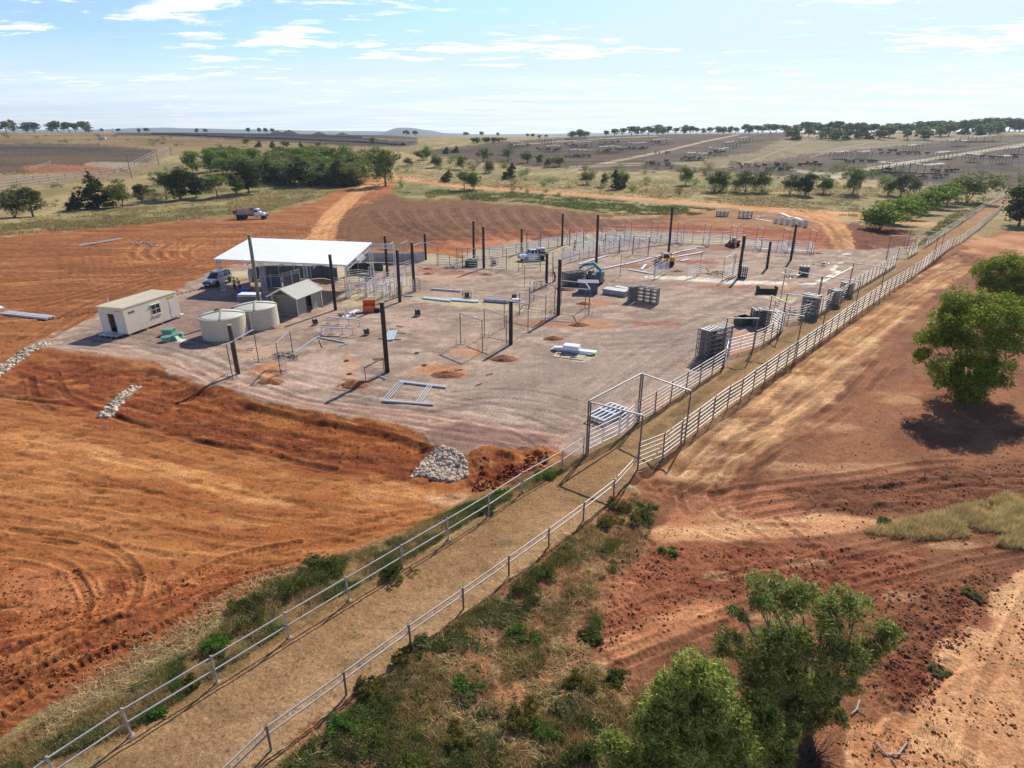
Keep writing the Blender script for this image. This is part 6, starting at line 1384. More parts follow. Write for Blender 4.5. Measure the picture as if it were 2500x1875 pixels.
# white dual cab ute
fw, rw_ = on(10, 985, 438), on(10, 1220, 418); d = fw - rw_; az = math.atan2(d.y, d.x)
ctr = (fw + rw_) / 2 + Vector((math.sin(az), -math.cos(az), 0)) * -.85
ctr = (fw + rw_) / 2 + Vector((0, .85, 0))
ute = thing('ute', 'white dual cab ute with a tray parked on the concrete of the pens', 'ute', ctr, az)
MB().loft([ring(-.75, .88, .42, 1.18), ring(0, .89, .38, 1.18), ring(1.1, .89, .4, 1.14, .04), ring(1.9, .87, .42, 1.08, .08), ring(2.3, .8, .46, .96, .1), ring(2.42, .7, .5, .85, .1)]).build('body', CARWHITE, ute, True)
arches(ute, (1.5,), .89, .38); 
MB().loft([ring(-.75, .76, 1.14, 1.74, .12, .05), ring(-.6, .78, 1.14, 1.82, .14, .06), ring(.3, .78, 1.14, 1.82, .16, .06), ring(.55, .76, 1.14, 1.7, .18, .06), ring(1.2, .7, 1.1, 1.16, .1, .02)]).build('cabin', GLASS, ute, True)
MB().loft([ring(-.76, .62, 1.80, 1.85, 0, .02), ring(.3, .62, 1.82, 1.88, 0, .02), ring(.48, .58, 1.76, 1.82, 0, .02)]).build('roof', CARWHITE, ute, True)
b = MB()
for s in (-1, 1): b.bar((1.15, s * .7, 1.14), (.42, s * .62, 1.8), .09).bar((-.1, s * .79, 1.15), (-.1, s * .64, 1.82), .1).bar((-.72, s * .78, 1.15), (-.72, s * .64, 1.82), .12)
b.build('pillar', CARWHITE, ute)
b = MB(); b.box(-1.75, 0, .92, 1.95, 1.85, .08)
for s in (-1, 1): b.box(-1.75, s * .92, 1.08, 1.95, .04, .28)
b.box(-2.72, 0, 1.08, .04, 1.85, .28).box(-.8, 0, 1.3, .05, 1.75, .7); b.box(-1.7, 0, .6, 2.1, .8, .25); b.build('tray', mat('grey tray', (.16, .16, .17), .5, .3), ute)
MB().box(-1.5, .1, 1.5, 1.1, 1.4, .75, taper=.92).build('tray_load', DARK, ute); MB().box(-1.9, -.5, 1.88, 1.5, .5, .06).build('load_sheet', WHITE, ute); MB().lathe([(.14, 0), (.16, .26), (.1, .3)], 12, (-2.5, -.5, 1.2)).build('red_can', mat('red bucket', (0, 0, 0)), ute)
for s in (-1, 1):
    MB().box(2.3, s * .6, .86, .2, .3, .16, rz=-s * .4).build('headlight', mat('lamp lens', (0, 0, 0)), ute); MB().box(.85, s * 1.0, 1.2, .12, .2, .16).build('mirror', CARWHITE, ute)
MB().box(2.44, 0, .66, .06, 1.0, .2).build('grille', DARK, ute); MB().path([(2.5, -.6, .5), (2.62, -.5, 1.0), (2.62, .5, 1.0), (2.5, .6, .5)], .04, 8).build('bull_bar', STEEL, ute)
for x in (1.5, -1.6):
    for s in (-1, 1): wheel(ute, x, s * .78, .38)
# tipper truck
fw, rw_ = Vector(on(0, 564, 472.3)), Vector(on(0, 520, 476.5)); az = math.atan2((fw - rw_).y, (fw - rw_).x)
ctr = (fw + rw_) / 2 + Vector((0, 1.1, 0)); ctr.z = float(hz(ctr.x, ctr.y))
tr = thing('tipper_truck', 'old white bonneted tipper truck with a faded pink tray at the grass edge', 'truck', ctr, 0.10)
b = MB()
for s in (-1, 1): b.box(-1.95, s * 1.2, 1.95, 5.0, .08, 1.15)
b.box(-1.95, 0, 1.42, 5.0, 2.4, .1).box(.52, 0, 2.05, .08, 2.4, 1.3).box(-4.45, 0, 1.95, .08, 2.4, 1.1); 
for q in range(6): 
    for s in (-1, 1): b.box(-4.2 + q * .92, s * 1.25, 1.95, .08, .05, 1.15)
b.build('tray', mat('faded pink tray', (.42, .29, .26), .7, 0, .3, 1.5), tr); MB().box(-3.9, -1.27, 1.98, 1.0, .02, .9).build('rust_patch', mat('rust', (0, 0, 0)), tr)
MB().box(0, 0, 1.05, 8.2, .8, .35).build('chassis', DARK, tr)
MB().loft([ring(.75, 1.1, 1.0, 2.65, .05), ring(1.3, 1.1, 1.0, 2.75, .08), ring(2.0, 1.08, 1.0, 2.68, .1), ring(2.3, 1.0, 1.0, 1.95, .1)]).build('cab', CARWHITE, tr, True)
MB().box(1.35, -1.12, 2.2, .8, .03, .55).box(2.10, 0, 2.3, .32, 1.7, .5, ry=.35).box(1.35, 1.12, 2.2, .8, .03, .55).build('cab_window', GLASS, tr)
MB().loft([ring(2.2, .85, 1.0, 1.85, .1), ring(3.0, .78, 1.0, 1.75, .12), ring(3.6, .68, 1.05, 1.55, .12)]).build('bonnet', CARWHITE, tr, True)
for s in (-1, 1): MB().loft([ring(2.3, .25, 1.05, 1.25, 0, .03), ring(2.9, .25, 1.2, 1.4, 0, .03), ring(3.5, .25, 1.05, 1.2, 0, .03)]).build('mudguard', CARWHITE, tr).location = (0, s * .95, 0)
MB().path([(3.85, -1, .6), (3.85, -1, 1.7), (3.85, 1, 1.7), (3.85, 1, .6)], .05, 6).build('bull_bar', STEEL, tr); MB().box(.3, 0, 2.75, .9, 2.0, .35).build('tarp_roll', DARK, tr); MB().box(1.2, -1.0, .8, .9, .5, .45).build('fuel_tank', STEEL, tr); MB().box(-4.3, -.8, .9, .05, .6, .6).build('mud_flap', WHITE, tr)
for x in (2.95, -2.0, -3.3):
    for s in (-1, 1): wheel(tr, x, s * 1.05, .52, .3, WHITE)
# compact loaders
def loader(k, x, y, rz, m, label, bucket=True):
    o = thing('compact_loader', label, 'loader', on(k, x, y), rz)
    MB().box(-.1, 0, .75, 2.1, 1.1, .7, taper=.94).box(-.95, 0, 1.15, .6, 1.1, .5).build('chassis', m, o)
    b = MB()
    for i in (-.5, .75):
        for j in (-.5, .5): b.bar((i, j, 1.1), (i * .9, j, 2.05), .08)
    b.box(.1, 0, 2.08, 1.35, 1.15, .08).build('canopy', DARK, o); MB().box(.1, 0, 1.5, .7, .6, .6).build('seat', DARK, o)
    for s in (-1, 1): MB().bar((-.9, s * .68, 1.45), (.7, s * .68, 1.3), .14, .2).bar((.7, s * .68, 1.3), (1.35, s * .68, .5), .14, .18).build('lift_arm', m, o)
    if bucket: MB().loft([[(1.3, -.9, .15), (1.3, .9, .15), (1.3, .9, .75), (1.3, -.9, .75)], [(1.95, -.9, .08), (1.95, .9, .08), (1.6, .9, .5), (1.6, -.9, .5)]]).build('bucket', DARK, o)
    for i in (-.62, .62):
        for s in (-1, 1): wheel(o, i, s * .68, .42, .3, m)
    return o
loader(3, 1715, 600, math.radians(195), YELLOW, 'yellow compact loader working between the pens').scale = (1.0,) * 3
loader(4, 705, 450, math.radians(200), RED, 'red compact loader behind the far rail gates').scale = (.85,) * 3
o = thing('telescopic_crane', 'small grey machine with a bent teal boom beside the gate stack', 'mobile crane', on(3, 1010, 775), math.radians(150))
MB().box(0, 0, .9, 2.4, 1.5, 1.1, taper=.85).box(-.8, 0, 1.5, .9, 1.3, .7, taper=.9).build('chassis', mat('machine grey', (.12, .13, .15), .5), o)
MB().bar((-1.0, 0, 2.0), (.2, 0, 2.9), .35, .42).bar((.2, 0, 2.9), (1.7, 0, 2.6), .3, .38).bar((1.7, 0, 2.6), (2.5, 0, 2.0), .25, .3).build('boom', TEAL, o)
MB().tube((-.2, .3, 1.5), (.6, .1, 2.7), .07).build('ram', STEEL, o); MB().box(.6, 0, 1.55, .7, 1.0, .7, taper=.85).build('cab', GLASS, o)
for i in (-.75, .75):
    for s in (-1, 1): wheel(o, i, s * .75, .45, .3, WHITE)

# ------------------------------------------------------------------ people
def person(base, rz, label, shirt, hatm, bend=0.0, trousers=NAVY, arm=.2):
    o = thing('person', label, 'person', base, rz)
    def skin(name, pts, edges, rad, m, root=0, sub=1):
        me = bpy.data.meshes.new(name); me.from_pydata(pts, edges, []); me.materials.append(m); c_ = bpy.data.objects.new(name, me); COL.objects.link(c_); c_.parent = o
        c_.modifiers.new('skin', 'SKIN'); sv = me.skin_vertices[0].data
        for i, r_ in enumerate(rad): sv[i].radius = r_ if hasattr(r_, '__len__') else (r_, r_)
        for i in range(len(rad)): sv[i].use_root = (i == root)
        s_ = c_.modifiers.new('sub', 'SUBSURF'); s_.levels = s_.render_levels = sub; c_.modifiers['skin'].use_smooth_shade = True
        return c_
    def bz(p):                                    # bend the upper body forward (+x) about the hips
        x, y, z = p
        if z > .95: dz = z - .95; return (x + dz * math.sin(bend), y, .95 + dz * math.cos(bend) - x * math.sin(bend) * .3)
        return p
    P = [(0, 0, .95), (0, 0, 1.2), (0, 0, 1.42), (0, 0, 1.52), (.02, 0, 1.62), (.02, 0, 1.72)]; E = [(0, 1), (1, 2), (2, 3), (3, 4), (4, 5)]; R = [(.15, .11), (.14, .10), (.16, .10), .055, .085, .075]
    for s in (-1, 1):
        i = len(P); P += [(0, s * .19, 1.42), (.06, s * .25, 1.15), (.22 + arm, s * .22, .98), (.27 + arm, s * .22, .95)]; E += [(2, i), (i, i + 1), (i + 1, i + 2), (i + 2, i + 3)]; R += [.06, .045, .035, (.04, .018)]
        for f in range(5):
            j = len(P); a_ = (f - 2) * .018; P += [(.32 + arm, s * .22 + a_, .94), (.36 + arm - abs(f - 2) * .006, s * .22 + a_ * 1.2, .91)]; E += [(i + 3, j), (j, j + 1)]; R += [.009, .008]
        i = len(P); P += [(0, s * .10, .88), (.02, s * .12, .5), (-.02, s * .13, .09), (.12, s * .14, .05)]; E += [(0, i), (i, i + 1), (i + 1, i + 2), (i + 2, i + 3)]; R += [.10, .065, .045, .045]
    P = [bz(p_) for p_ in P]; skin('body', P, E, R, SKIN)
    SP_ = [(0, 0, .93), (0, 0, 1.2), (0, 0, 1.42), (0, .20, 1.42), (0, -.20, 1.42), (.05, .25, 1.2), (.05, -.25, 1.2)]
    skin('shirt', [bz(p_) for p_ in SP_], [(0, 1), (1, 2), (2, 3), (2, 4), (3, 5), (4, 6)], [(.18, .14), (.17, .13), (.18, .13), .085, .085, .07, .07], shirt)
    skin('trousers', [(0, 0, .98), (0, .10, .86), (.02, .12, .5), (-.02, .13, .14), (0, -.10, .86), (.02, -.12, .5), (-.02, -.13, .14)], [(0, 1), (1, 2), (2, 3), (0, 4), (4, 5), (5, 6)], [(.17, .13), .115, .085, .065, .115, .085, .065], trousers)
    for s in (-1, 1): MB().box(.06, s * .135, .06, .29, .11, .11, taper=.85).build('boot', mat('boot leather', (.05, .03, .02), .7), o)
    hc = bz((.02, 0, 1.74)); MB().lathe([(.17, 0), (.165, .015), (.115, .02), (.11, .07), (.07, .12), (.01, .13)], 16, hc).build('hat', hatm, o)
    fc = bz((.10, 0, 1.69)); b = MB()
    for s in (-1, 1): b.box(fc[0], fc[1] + s * .03, fc[2], .012, .02, .01)
    b.box(fc[0] - .005, fc[1], fc[2] - .07, .012, .045, .008).build('facial_feature', mat('dark brown iris', (.03, .015, .01), .4), o)
    return o
person(on(7, 745, 700), math.radians(-30), 'person in a green hi-vis shirt standing between the silver wagon and the shed column', HIVIS_G, mat('dark hat', (.05, .02, .02), .8), .15)
person(on(7, 850, 720), math.radians(160), 'person in an orange hi-vis shirt beside the blue tub', HIVIS_O, mat('dark hat', (0, 0, 0)), .25)
person(on(10, 1675, 278), math.radians(-60), 'person in a yellow hi-vis shirt standing on the concrete of the pens', HIVIS_Y, mat('dark hat', (0, 0, 0)), .1, mat('grey trousers', (.12, .1, .09), .9))
person(on(10, 1408, 700), math.radians(200), 'person with a yellow helmet and dark clothes next to a short dark post', mat('black cloth', (.02, .02, .02), .9), mat('yellow helmet', (.72, .70, .2), .4), .35)

# ------------------------------------------------------------------ trees
def limb_tubes(b, p, d, L_, r, lvl, tips, rg):
    n = 3; q = Vector(p); dd = Vector(d).normalized(); rr = r
    for i in range(n):
        nd = (dd + Vector((rg.uniform(-.22, .22), rg.uniform(-.22, .22), rg.uniform(-.05, .15)))).normalized(); q2 = q + nd * L_ / n; b.tube(q, q2, rr, 7 if lvl < 2 else 5, rr * .82, cap=False); q, dd, rr = q2, nd, rr * .82
    if lvl <= 0: tips.append(q); return
    for k in range(rg.choice((2, 3))):
        a_ = rg.uniform(0, 6.28); sp = rg.uniform(.35, .75); nd = (dd + Vector((math.cos(a_) * sp, math.sin(a_) * sp, rg.uniform(-.05, .3)))).normalized()
        limb_tubes(b, q, nd, L_ * rg.uniform(.62, .8), rr * .7, lvl - 1, tips, rg)
def leaf_cloud(clumps, n, size, aspect, cols, rg, shell=.55, droop=0.0, up=.0, sub=9, subr=.42):
    """clumps: (x,y,z,rx,ry,rz); n leaves as small quads lying mostly near the clump surfaces"""
    cl_ = np.array(clumps, dtype=np.float64)
    if sub:                                        # every clump is made of smaller sprays so the outline is ragged
        dd = rg.normal(size=(len(cl_), sub, 3)); dd[..., 2] = dd[..., 2] * .8 + .15; dd /= np.linalg.norm(dd, axis=2)[..., None]; f_ = rg.uniform(.45, 1.0, (len(cl_), sub, 1))
        cc_ = cl_[:, None, :3] + dd * f_ * cl_[:, None, 3:6]; rr_ = cl_[:, None, 3:6] * rg.uniform(subr * .4, subr * 1.35, (len(cl_), sub, 1)) * rg.uniform(.75, 1.25, (len(cl_), sub, 3)); cl_ = np.concatenate([cc_, rr_], 2).reshape(-1, 6)
    w = (cl_[:, 3] * cl_[:, 4]) ** 1.0; w /= w.sum(); k = rg.choice(len(cl_), n, p=w)
    d = rg.normal(size=(n, 3)); d /= np.linalg.norm(d, axis=1)[:, None]; rad = (shell + (1 - shell) * rg.random(n) ** .6) * np.where(rg.random(n) > .88, rg.uniform(1.05, 1.55, n), 1.0)
    lump = 1 + .28 * (fbm(d[:, 0] * 2.6 + k * 3.1, d[:, 1] * 2.6 + d[:, 2] * 2.6, 3, 33) - .5) * 2
    P = cl_[k, :3] + d * cl_[k, 3:6] * (rad * lump)[:, None]; P[:, 2] -= droop * rg.random(n)
    ax = rg.normal(size=(n, 3)); ax[:, 2] = ax[:, 2] * .6 - .5 * (droop > 0); ax /= np.linalg.norm(ax, axis=1)[:, None]
    nn = d + rg.normal(size=(n, 3)) * .7 + [0, 0, up]; bt = np.cross(ax, nn); bt /= np.linalg.norm(bt, axis=1)[:, None] + 1e-9
    s = size * rg.uniform(.5, 1.6, n)[:, None]; a_, b_ = ax * s, bt * s * aspect
    V = np.stack([P - a_, P + b_ * .9 - a_ * .1, P + a_, P - b_ * .9 - a_ * .1], 1).reshape(-1, 3); Fq = np.arange(4 * n).reshape(-1, 4)
    cc = np.array([lin(c_) for c_ in cols]); m = rg.random(n)[:, None]; ci = rg.integers(0, len(cc), n); base = cc[ci] * np.array([1.08, 1.03, .80])
    tint_ = (.8 + .4 * fbm(P[:, 0] * .8, P[:, 1] * .8 + P[:, 2], 2, 55))[:, None] * rg.uniform(.55, 1.5, (n, 1))
    return V, Fq, np.repeat(base * tint_, 4, 0)
def make_tree(name, label, cat, H, W, style, seed, leaves, leaf, cols, trunk_h=.3, levels=2, clumps=None, group=None, aspect=.5, droop=0.0, lean=0.0):
    rg = np.random.default_rng(seed); pr_ = random.Random(seed); o = thing(name, label, cat, (0, 0, 0), 0, group)
    b = MB(); tips = []; r0 = max(.05, H * .028)
    if style == 'multi':
        for q in range(4): a_ = q * 1.6 + pr_.uniform(0, .8); limb_tubes(b, (0, 0, -.2), (math.cos(a_) * .45, math.sin(a_) * .45, 1), H * trunk_h * 1.2, r0 * .7, levels - 1, tips, pr_)
    else:
        b.tube((0, 0, -.3), (lean * .3, 0, H * trunk_h * .5), r0 * 1.25, 8, r0, cap=False); limb_tubes(b, (lean * .3, 0, H * trunk_h * .5), (lean, 0, 1), H * trunk_h * .8, r0, levels, tips, pr_)
    b.build('trunk', BARK, o, True)
    if clumps is None:
        clumps = []
        if style == 'cone':
            for q in range(16): f = q / 15; a_ = pr_.uniform(0, 6.28); rr = W * .5 * (1 - f) ** .7 * .6; clumps.append((math.cos(a_) * rr, math.sin(a_) * rr, H * (.12 + .8 * f), W * .30 * (1.15 - f), W * .30 * (1.15 - f), H * .13))
        else:
            n = 11 if style != 'open' else 8
            for q in range(n):
                a_ = pr_.uniform(0, 6.28); rr = W * .5 * pr_.uniform(.15, .72); zz = H * pr_.uniform(.34 if style == 'open' else .22, .86); s = W * pr_.uniform(.15, .25)
                clumps.append((math.cos(a_) * rr, math.sin(a_) * rr, zz, s * 1.15, s * 1.15, s * .85))
            clumps.append((0, 0, H * .86, W * .22, W * .22, H * .13)); clumps.append((0, 0, H * .6, W * .28, W * .28, H * .18))
            for t_ in tips[:10]: clumps.append((t_.x, t_.y, min(t_.z, H * .9), W * .14, W * .14, W * .1))
    V, Fq, cc = leaf_cloud(clumps, leaves, leaf, aspect, cols, rg, droop=droop)
    np_obj('crown', V, Fq, cc, LEAF, parent=o)
    o['H'] = 1.0; del o['H']; return o
GUM = [(104, 118, 68), (120, 132, 78), (86, 102, 58), (134, 144, 92)]
BRIGHT = [(108, 132, 52), (126, 148, 62), (86, 112, 44)]
DARKG = [(60, 72, 42), (70, 82, 48), (50, 60, 36)]
OLIVE = [(98, 104, 66), (84, 92, 58), (112, 114, 76)]
kinds = {}
def proto(kind, i, *a, **k): kinds.setdefault(kind, []).append((a, k))
UNIT = 6.0
specs = {'gum': [('round', GUM, .30, 1.15), ('open', GUM, .34, 1.25), ('multi', GUM, .24, 1.3)], 'bright': [('round', BRIGHT, .2, 1.15), ('multi', BRIGHT, .2, 1.25)], 'dark': [('cone', DARKG, .10, .85), ('round', DARKG, .12, 1.0)],
         'olive': [('open', OLIVE, .35, 1.05), ('multi', OLIVE, .28, 1.2)], 'shrub': [('multi', OLIVE, .12, 1.7), ('multi', BRIGHT, .12, 1.6)], 'far': [('open', OLIVE, .36, 1.1), ('round', GUM, .3, 1.0), ('open', GUM, .42, .9)]}
used_proto = {}
def plant(k, x, y, ytop, kind, label, group=None, wide=1.0, variant=None, name='tree', cat='tree'):
    p = on(k, x, y); H = height_of(p, k, x, ytop); v = (variant if variant is not None else random.randrange(len(specs[kind])))
    key = (kind, v); st, cols, th, wr = specs[kind][v]; sc = H / UNIT
    if key not in used_proto:
        n = {'far': 1400, 'shrub': 1800}.get(kind, 5200); lf = {'far': .32, 'shrub': .15}.get(kind, .16)
        o = used_proto[key] = make_tree(name, label, cat, UNIT, UNIT * wr, st, 100 + len(used_proto) * 7, n, lf, cols, th, 2, group=group, aspect=.55)
        o.name = name
    else: o = copy_thing(used_proto[key], (0, 0, 0), 0, label, group); o.name = name; o['category'] = cat
    if 'group' in o.keys() and not group: del o['group']
    o.location = p; o.rotation_euler = (0, 0, random.uniform(0, 6.28)); o.scale = (sc * wide, sc * wide, sc); return o
# hand placed trees of the creek belt, chart pixels: x, base y, top y, kind, width factor, label
TREES = [
 (32, 470, 412, 'olive', 1.0, 'olive tree at the left edge, leftmost of the creek belt'), (72, 468, 404, 'olive', 1.15, 'spreading olive tree, second from the left edge'),
 (165, 455, 413, 'dark', .9, 'low dark bush leaning on the big dark sheoak at left'), (208, 452, 368, 'dark', 1.15, 'big dark dense sheoak left of the pale green gum'), (265, 447, 383, 'gum', .9, 'pale green gum just right of the big dark sheoak'),
 (308, 440, 396, 'olive', .9, 'greyish open shrubby tree in the dip by the green grass'), (335, 436, 408, 'shrub', .9, 'low rounded shrub below the greyish tree'), (360, 430, 370, 'gum', .8, 'light green tree left of the dark pair'),
 (392, 432, 362, 'dark', 1.1, 'dark dense sheoak, left one of the middle pair'), (425, 428, 372, 'dark', 1.2, 'dark rounded sheoak touching the middle pair'), (470, 428, 378, 'gum', 1.0, 'grey green gum between the two dark masses'),
 (512, 424, 374, 'olive', .9, 'olive gum left of the tall dark sheoak'), (538, 418, 344, 'dark', 1.15, 'tall dark sheoak with a ragged top, above the tipper truck'), (560, 412, 380, 'gum', .7, 'small gum tucked right of the tall dark sheoak'),
 (418, 378, 326, 'bright', 1.0, 'bright green round tree behind the left dark sheoaks'), (455, 372, 322, 'bright', .9, 'bright upright tree behind the greyish gum'), (487, 368, 325, 'gum', .9, 'green tree right of the bright upright one'),
 (520, 372, 328, 'gum', .9, 'gum behind the tall dark sheoak'), (550, 365, 320, 'bright', .9, 'yellow green tree on the far side of the creek, left'), (575, 395, 345, 'gum', 1.0, 'gum above the end of the yellow grass'),
 (600, 372, 326, 'gum', 1.0, 'gum in the second rank of the creek belt'), (625, 398, 350, 'gum', 1.0, 'gum in front of the second rank'), (650, 402, 345, 'dark', 1.3, 'dark broad tree in the middle of the belt'),
 (672, 370, 322, 'bright', 1.0, 'bright tree near the middle of the belt, rear rank'), (690, 396, 350, 'gum', 1.0, 'gum right of the dark broad tree'), (715, 372, 318, 'gum', 1.0, 'tall gum of the rear rank near the road'),
 (735, 402, 342, 'dark', 1.4, 'dark rounded tree close to the dirt road'), (750, 372, 312, 'bright', 1.1, 'tall bright gum of the rear rank nearest the road'), (768, 388, 330, 'gum', 1.1, 'gum behind the dark rounded tree near the road'),
 (790, 380, 318, 'gum', 1.0, 'gum left of the roadside tree'), (833, 402, 316, 'gum', .8, 'tall leaning gum standing right at the fork of the dirt roads'), (868, 405, 380, 'shrub', .6, 'small upright bush at the road fork'),
 (968, 392, 367, 'dark', 1.6, 'dark round bush beyond the dirt road, left of the double tree'), (1003, 410, 370, 'gum', .9, 'left half of the double tree on the roadside'), (1022, 410, 372, 'bright', .8, 'right half of the double tree on the roadside'),
 (1000, 366, 336, 'gum', 1.1, 'grey green tree on the slope above the double tree'), (1057, 374, 346, 'olive', 1.0, 'open olive tree right of the double tree'), (1104, 386, 349, 'dark', 1.2, 'dark umbrella shaped tree on dry grass'),
 (905, 350, 326, 'gum', 1.0, 'tree on the slope right of the belt, lower left'), (940, 362, 330, 'gum', 1.0, 'tree with a full crown on the slope right of the belt'), (922, 345, 315, 'bright', 1.0, 'pale green tree on the slope behind it'), (880, 358, 340, 'olive', 1.2, 'low olive bush on the slope'),
 (965, 332, 316, 'dark', 1.4, 'first of the dark low trees by the far pens'), (985, 330, 314, 'dark', 1.4, 'second of the dark low trees by the far pens'), (1045, 348, 318, 'gum', 1.0, 'pale tree by the lower pens, left'), (1098, 347, 320, 'gum', 1.1, 'round tree by the lower pens, middle'),
 (1140, 352, 322, 'gum', 1.0, 'tall pale tree by the lower pens'), (1165, 356, 332, 'gum', .9, 'small round tree by the lower pens'), (1208, 360, 333, 'gum', 1.2, 'round tree alone at the corner of the pens'), (1185, 362, 340, 'olive', .8, 'thin grey tree beside the round one'),
 (1268, 398, 363, 'gum', 1.0, 'compact green tree on dry grass above the ploughed field'), (1330, 408, 363, 'dark', 1.1, 'darker spreading tree right of the compact one'), (1347, 402, 366, 'gum', .8, 'green tree joined to the spreading one'), (1306, 404, 372, 'olive', .5, 'thin bare looking tree'),
 (1480, 400, 358, 'gum', .9, 'upright gum left of the open pair'), (1543, 414, 367, 'olive', 1.0, 'open crowned gum above the leftmost gate bundle, left'), (1560, 412, 370, 'gum', .8, 'smaller gum joined to the open crowned one'), (1610, 415, 366, 'olive', 1.0, 'gum with a split crown, left part'),
 (1645, 415, 368, 'olive', .8, 'gum with a split crown, right part'), (1705, 420, 376, 'olive', 1.0, 'grey gum before the feed road junction, left'), (1740, 422, 373, 'dark', 1.1, 'darker gum before the feed road junction'), (1778, 418, 373, 'gum', .9, 'bright gum before the feed road junction'),
 (1842, 420, 360, 'gum', .9, 'tall gum standing before the pale road'), (1918, 422, 378, 'gum', .8, 'slim gum right of the pale road'), (1945, 424, 376, 'olive', .9, 'open gum in the row to the lane, left'), (1975, 422, 382, 'olive', .8, 'low open gum in the row to the lane'),
 (1898, 496, 436, 'bright', 1.55, 'big round tree nearest the red dirt beside the upper lane'), (1930, 484, 430, 'bright', 1.4, 'tree joined behind the big round tree'), (1962, 474, 422, 'bright', 1.5, 'second tree of the row climbing along the lane'), (1995, 462, 412, 'bright', 1.5, 'third tree of the row climbing along the lane'),
 (2020, 450, 403, 'bright', 1.5, 'fourth tree of the row climbing along the lane'), (2045, 444, 396, 'bright', 1.4, 'fifth tree of the row climbing along the lane'), (2088, 436, 362, 'gum', 1.25, 'largest tree of the row, at the head of the lane'), (2200, 488, 398, 'dark', 1.2, 'dark bushy tree at the right edge beside the lane'),
 (2214, 440, 372, 'gum', .8, 'tree cut by the right edge above the dark bushy one'), (560, 318, 302, 'dark', 1.2, 'dark small tree below the manure rows, left'), (590, 319, 303, 'dark', 1.2, 'dark small tree below the manure rows, second'), (620, 320, 300, 'gum', 1.0, 'small gum below the manure rows'),
 (650, 321, 306, 'dark', 1.2, 'dark small tree below the manure rows, third'), (690, 322, 306, 'gum', 1.0, 'small gum below the manure rows, right'), (535, 316, 298, 'gum', 1.1, 'small gum below the manure rows, leftmost'), (805, 312, 296, 'gum', 1.0, 'lone small tree at the end of the manure rows')]
GB = 'trees of the creek belt'
for x, yb, yt, kd, wd, lab in TREES: plant(0, x, yb, yt, kd, lab, GB, wd)
BELT = 'small trees filling the back of the creek belt'
for q in range(38): x = random.uniform(430, 815); yb = random.uniform(352, 382); plant(0, x, yb, yb - random.uniform(30, 44), random.choice(('gum', 'gum', 'bright', 'olive')), 'green tree deep in the crowded creek belt, hardly told from its neighbours', BELT, 1.4)
for q in range(18): x = random.uniform(540, 815); yb = random.uniform(388, 402); plant(0, x, yb, yb - random.uniform(38, 52), random.choice(('gum', 'dark', 'gum')), 'green tree deep in the crowded creek belt, hardly told from its neighbours', BELT, 1.4)
SK = 'trees of the far right skyline wood'
fx = [1230, 1300, 1400, 1500, 1600, 1700, 1760, 1900, 2000, 2100, 2212, 2290]; fb = [298, 295, 291, 289, 287, 286, 288, 288, 286, 283, 280, 278]; ft = [282, 276, 272, 272, 270, 268, 264, 264, 262, 258, 252, 250]
x = 1235
while x < 2290:
    yb = float(np.interp(x, fx, fb)); yt = float(np.interp(x, fx, ft)) + random.uniform(-3, 6)
    if not (1268 < x < 1300): plant(0, x, yb, yt, 'far', 'hazy grey green gum on the far right skyline, one of an even row', SK, random.uniform(1.1, 1.8))
    x += random.uniform(10, 20) if x < 1690 else random.uniform(9, 15)
for q in range(38):
    x = random.uniform(1700, 2200); yb = random.uniform(296, 303) - max(0, x - 1980) * .07; plant(0, x, yb, yb - random.uniform(17, 26), random.choice(('far', 'far', 'dark')), 'tree in the front of the far right wood, one among many alike', 'trees at the front of the far right wood', random.uniform(1.1, 1.7))
for (x, yb, yt, w) in ((-10, 286, 262, 1.3), (14, 286, 262, 1.3), (30, 285, 258, .9), (58, 286, 264, 1.4), (75, 286, 263, 1.5), (112, 285, 264, 1.0), (125, 284, 261, 1.1), (150, 284, 263, 1.5), (163, 284, 266, 1.0), (185, 285, 262, 1.5), (192, 287, 270, 1.2)):
    plant(0, x, yb, yt, 'far', 'gum on the far left skyline, one of a scattered line', 'trees on the far left skyline', w)
for (x, yb, yt, w) in ((220, 285, 277, 1), (255, 284, 277, 1), (300, 284, 277, 1.2), (318, 284, 276, 1.2), (425, 285, 277, 1), (445, 286, 278, 1), (537, 286, 276, 1), (560, 286, 276, 1), (575, 287, 276, .8), (590, 287, 277, .8), (878, 292, 281, 1.6), (896, 292, 282, 1.6), (1008, 294, 285, 1.4), (1040, 294, 284, 1.2), (1075, 296, 286, 1.0), (1140, 297, 288, 1.0), (1150, 298, 288, .9), (1253, 297, 286, 1), (1245, 297, 284, 1), (1262, 297, 286, .8), (1165, 298, 291, 1.8), (1180, 298, 291, 1.8)):
    plant(0, x, yb, yt, 'far', 'tiny tree on the middle skyline, one of a few dots', 'tiny trees on the middle skyline', w)
for q in range(16): x = random.uniform(1018, 1095); plant(0, x, random.uniform(304, 310), random.uniform(296, 299), 'far', 'tree in the small plantation below the mountain', 'trees of the small plantation', 1.5)
for q in range(30):
    x = random.uniform(850, 1700); yb = random.uniform(385, 425) if x > 1000 else random.uniform(345, 372)
    plant(0, x, yb, yb - random.uniform(5, 11), 'shrub', 'knee high shrub on the dry grass beyond the dirt road', 'low shrubs on the dry grassland', 1.1, name='shrub', cat='shrub')

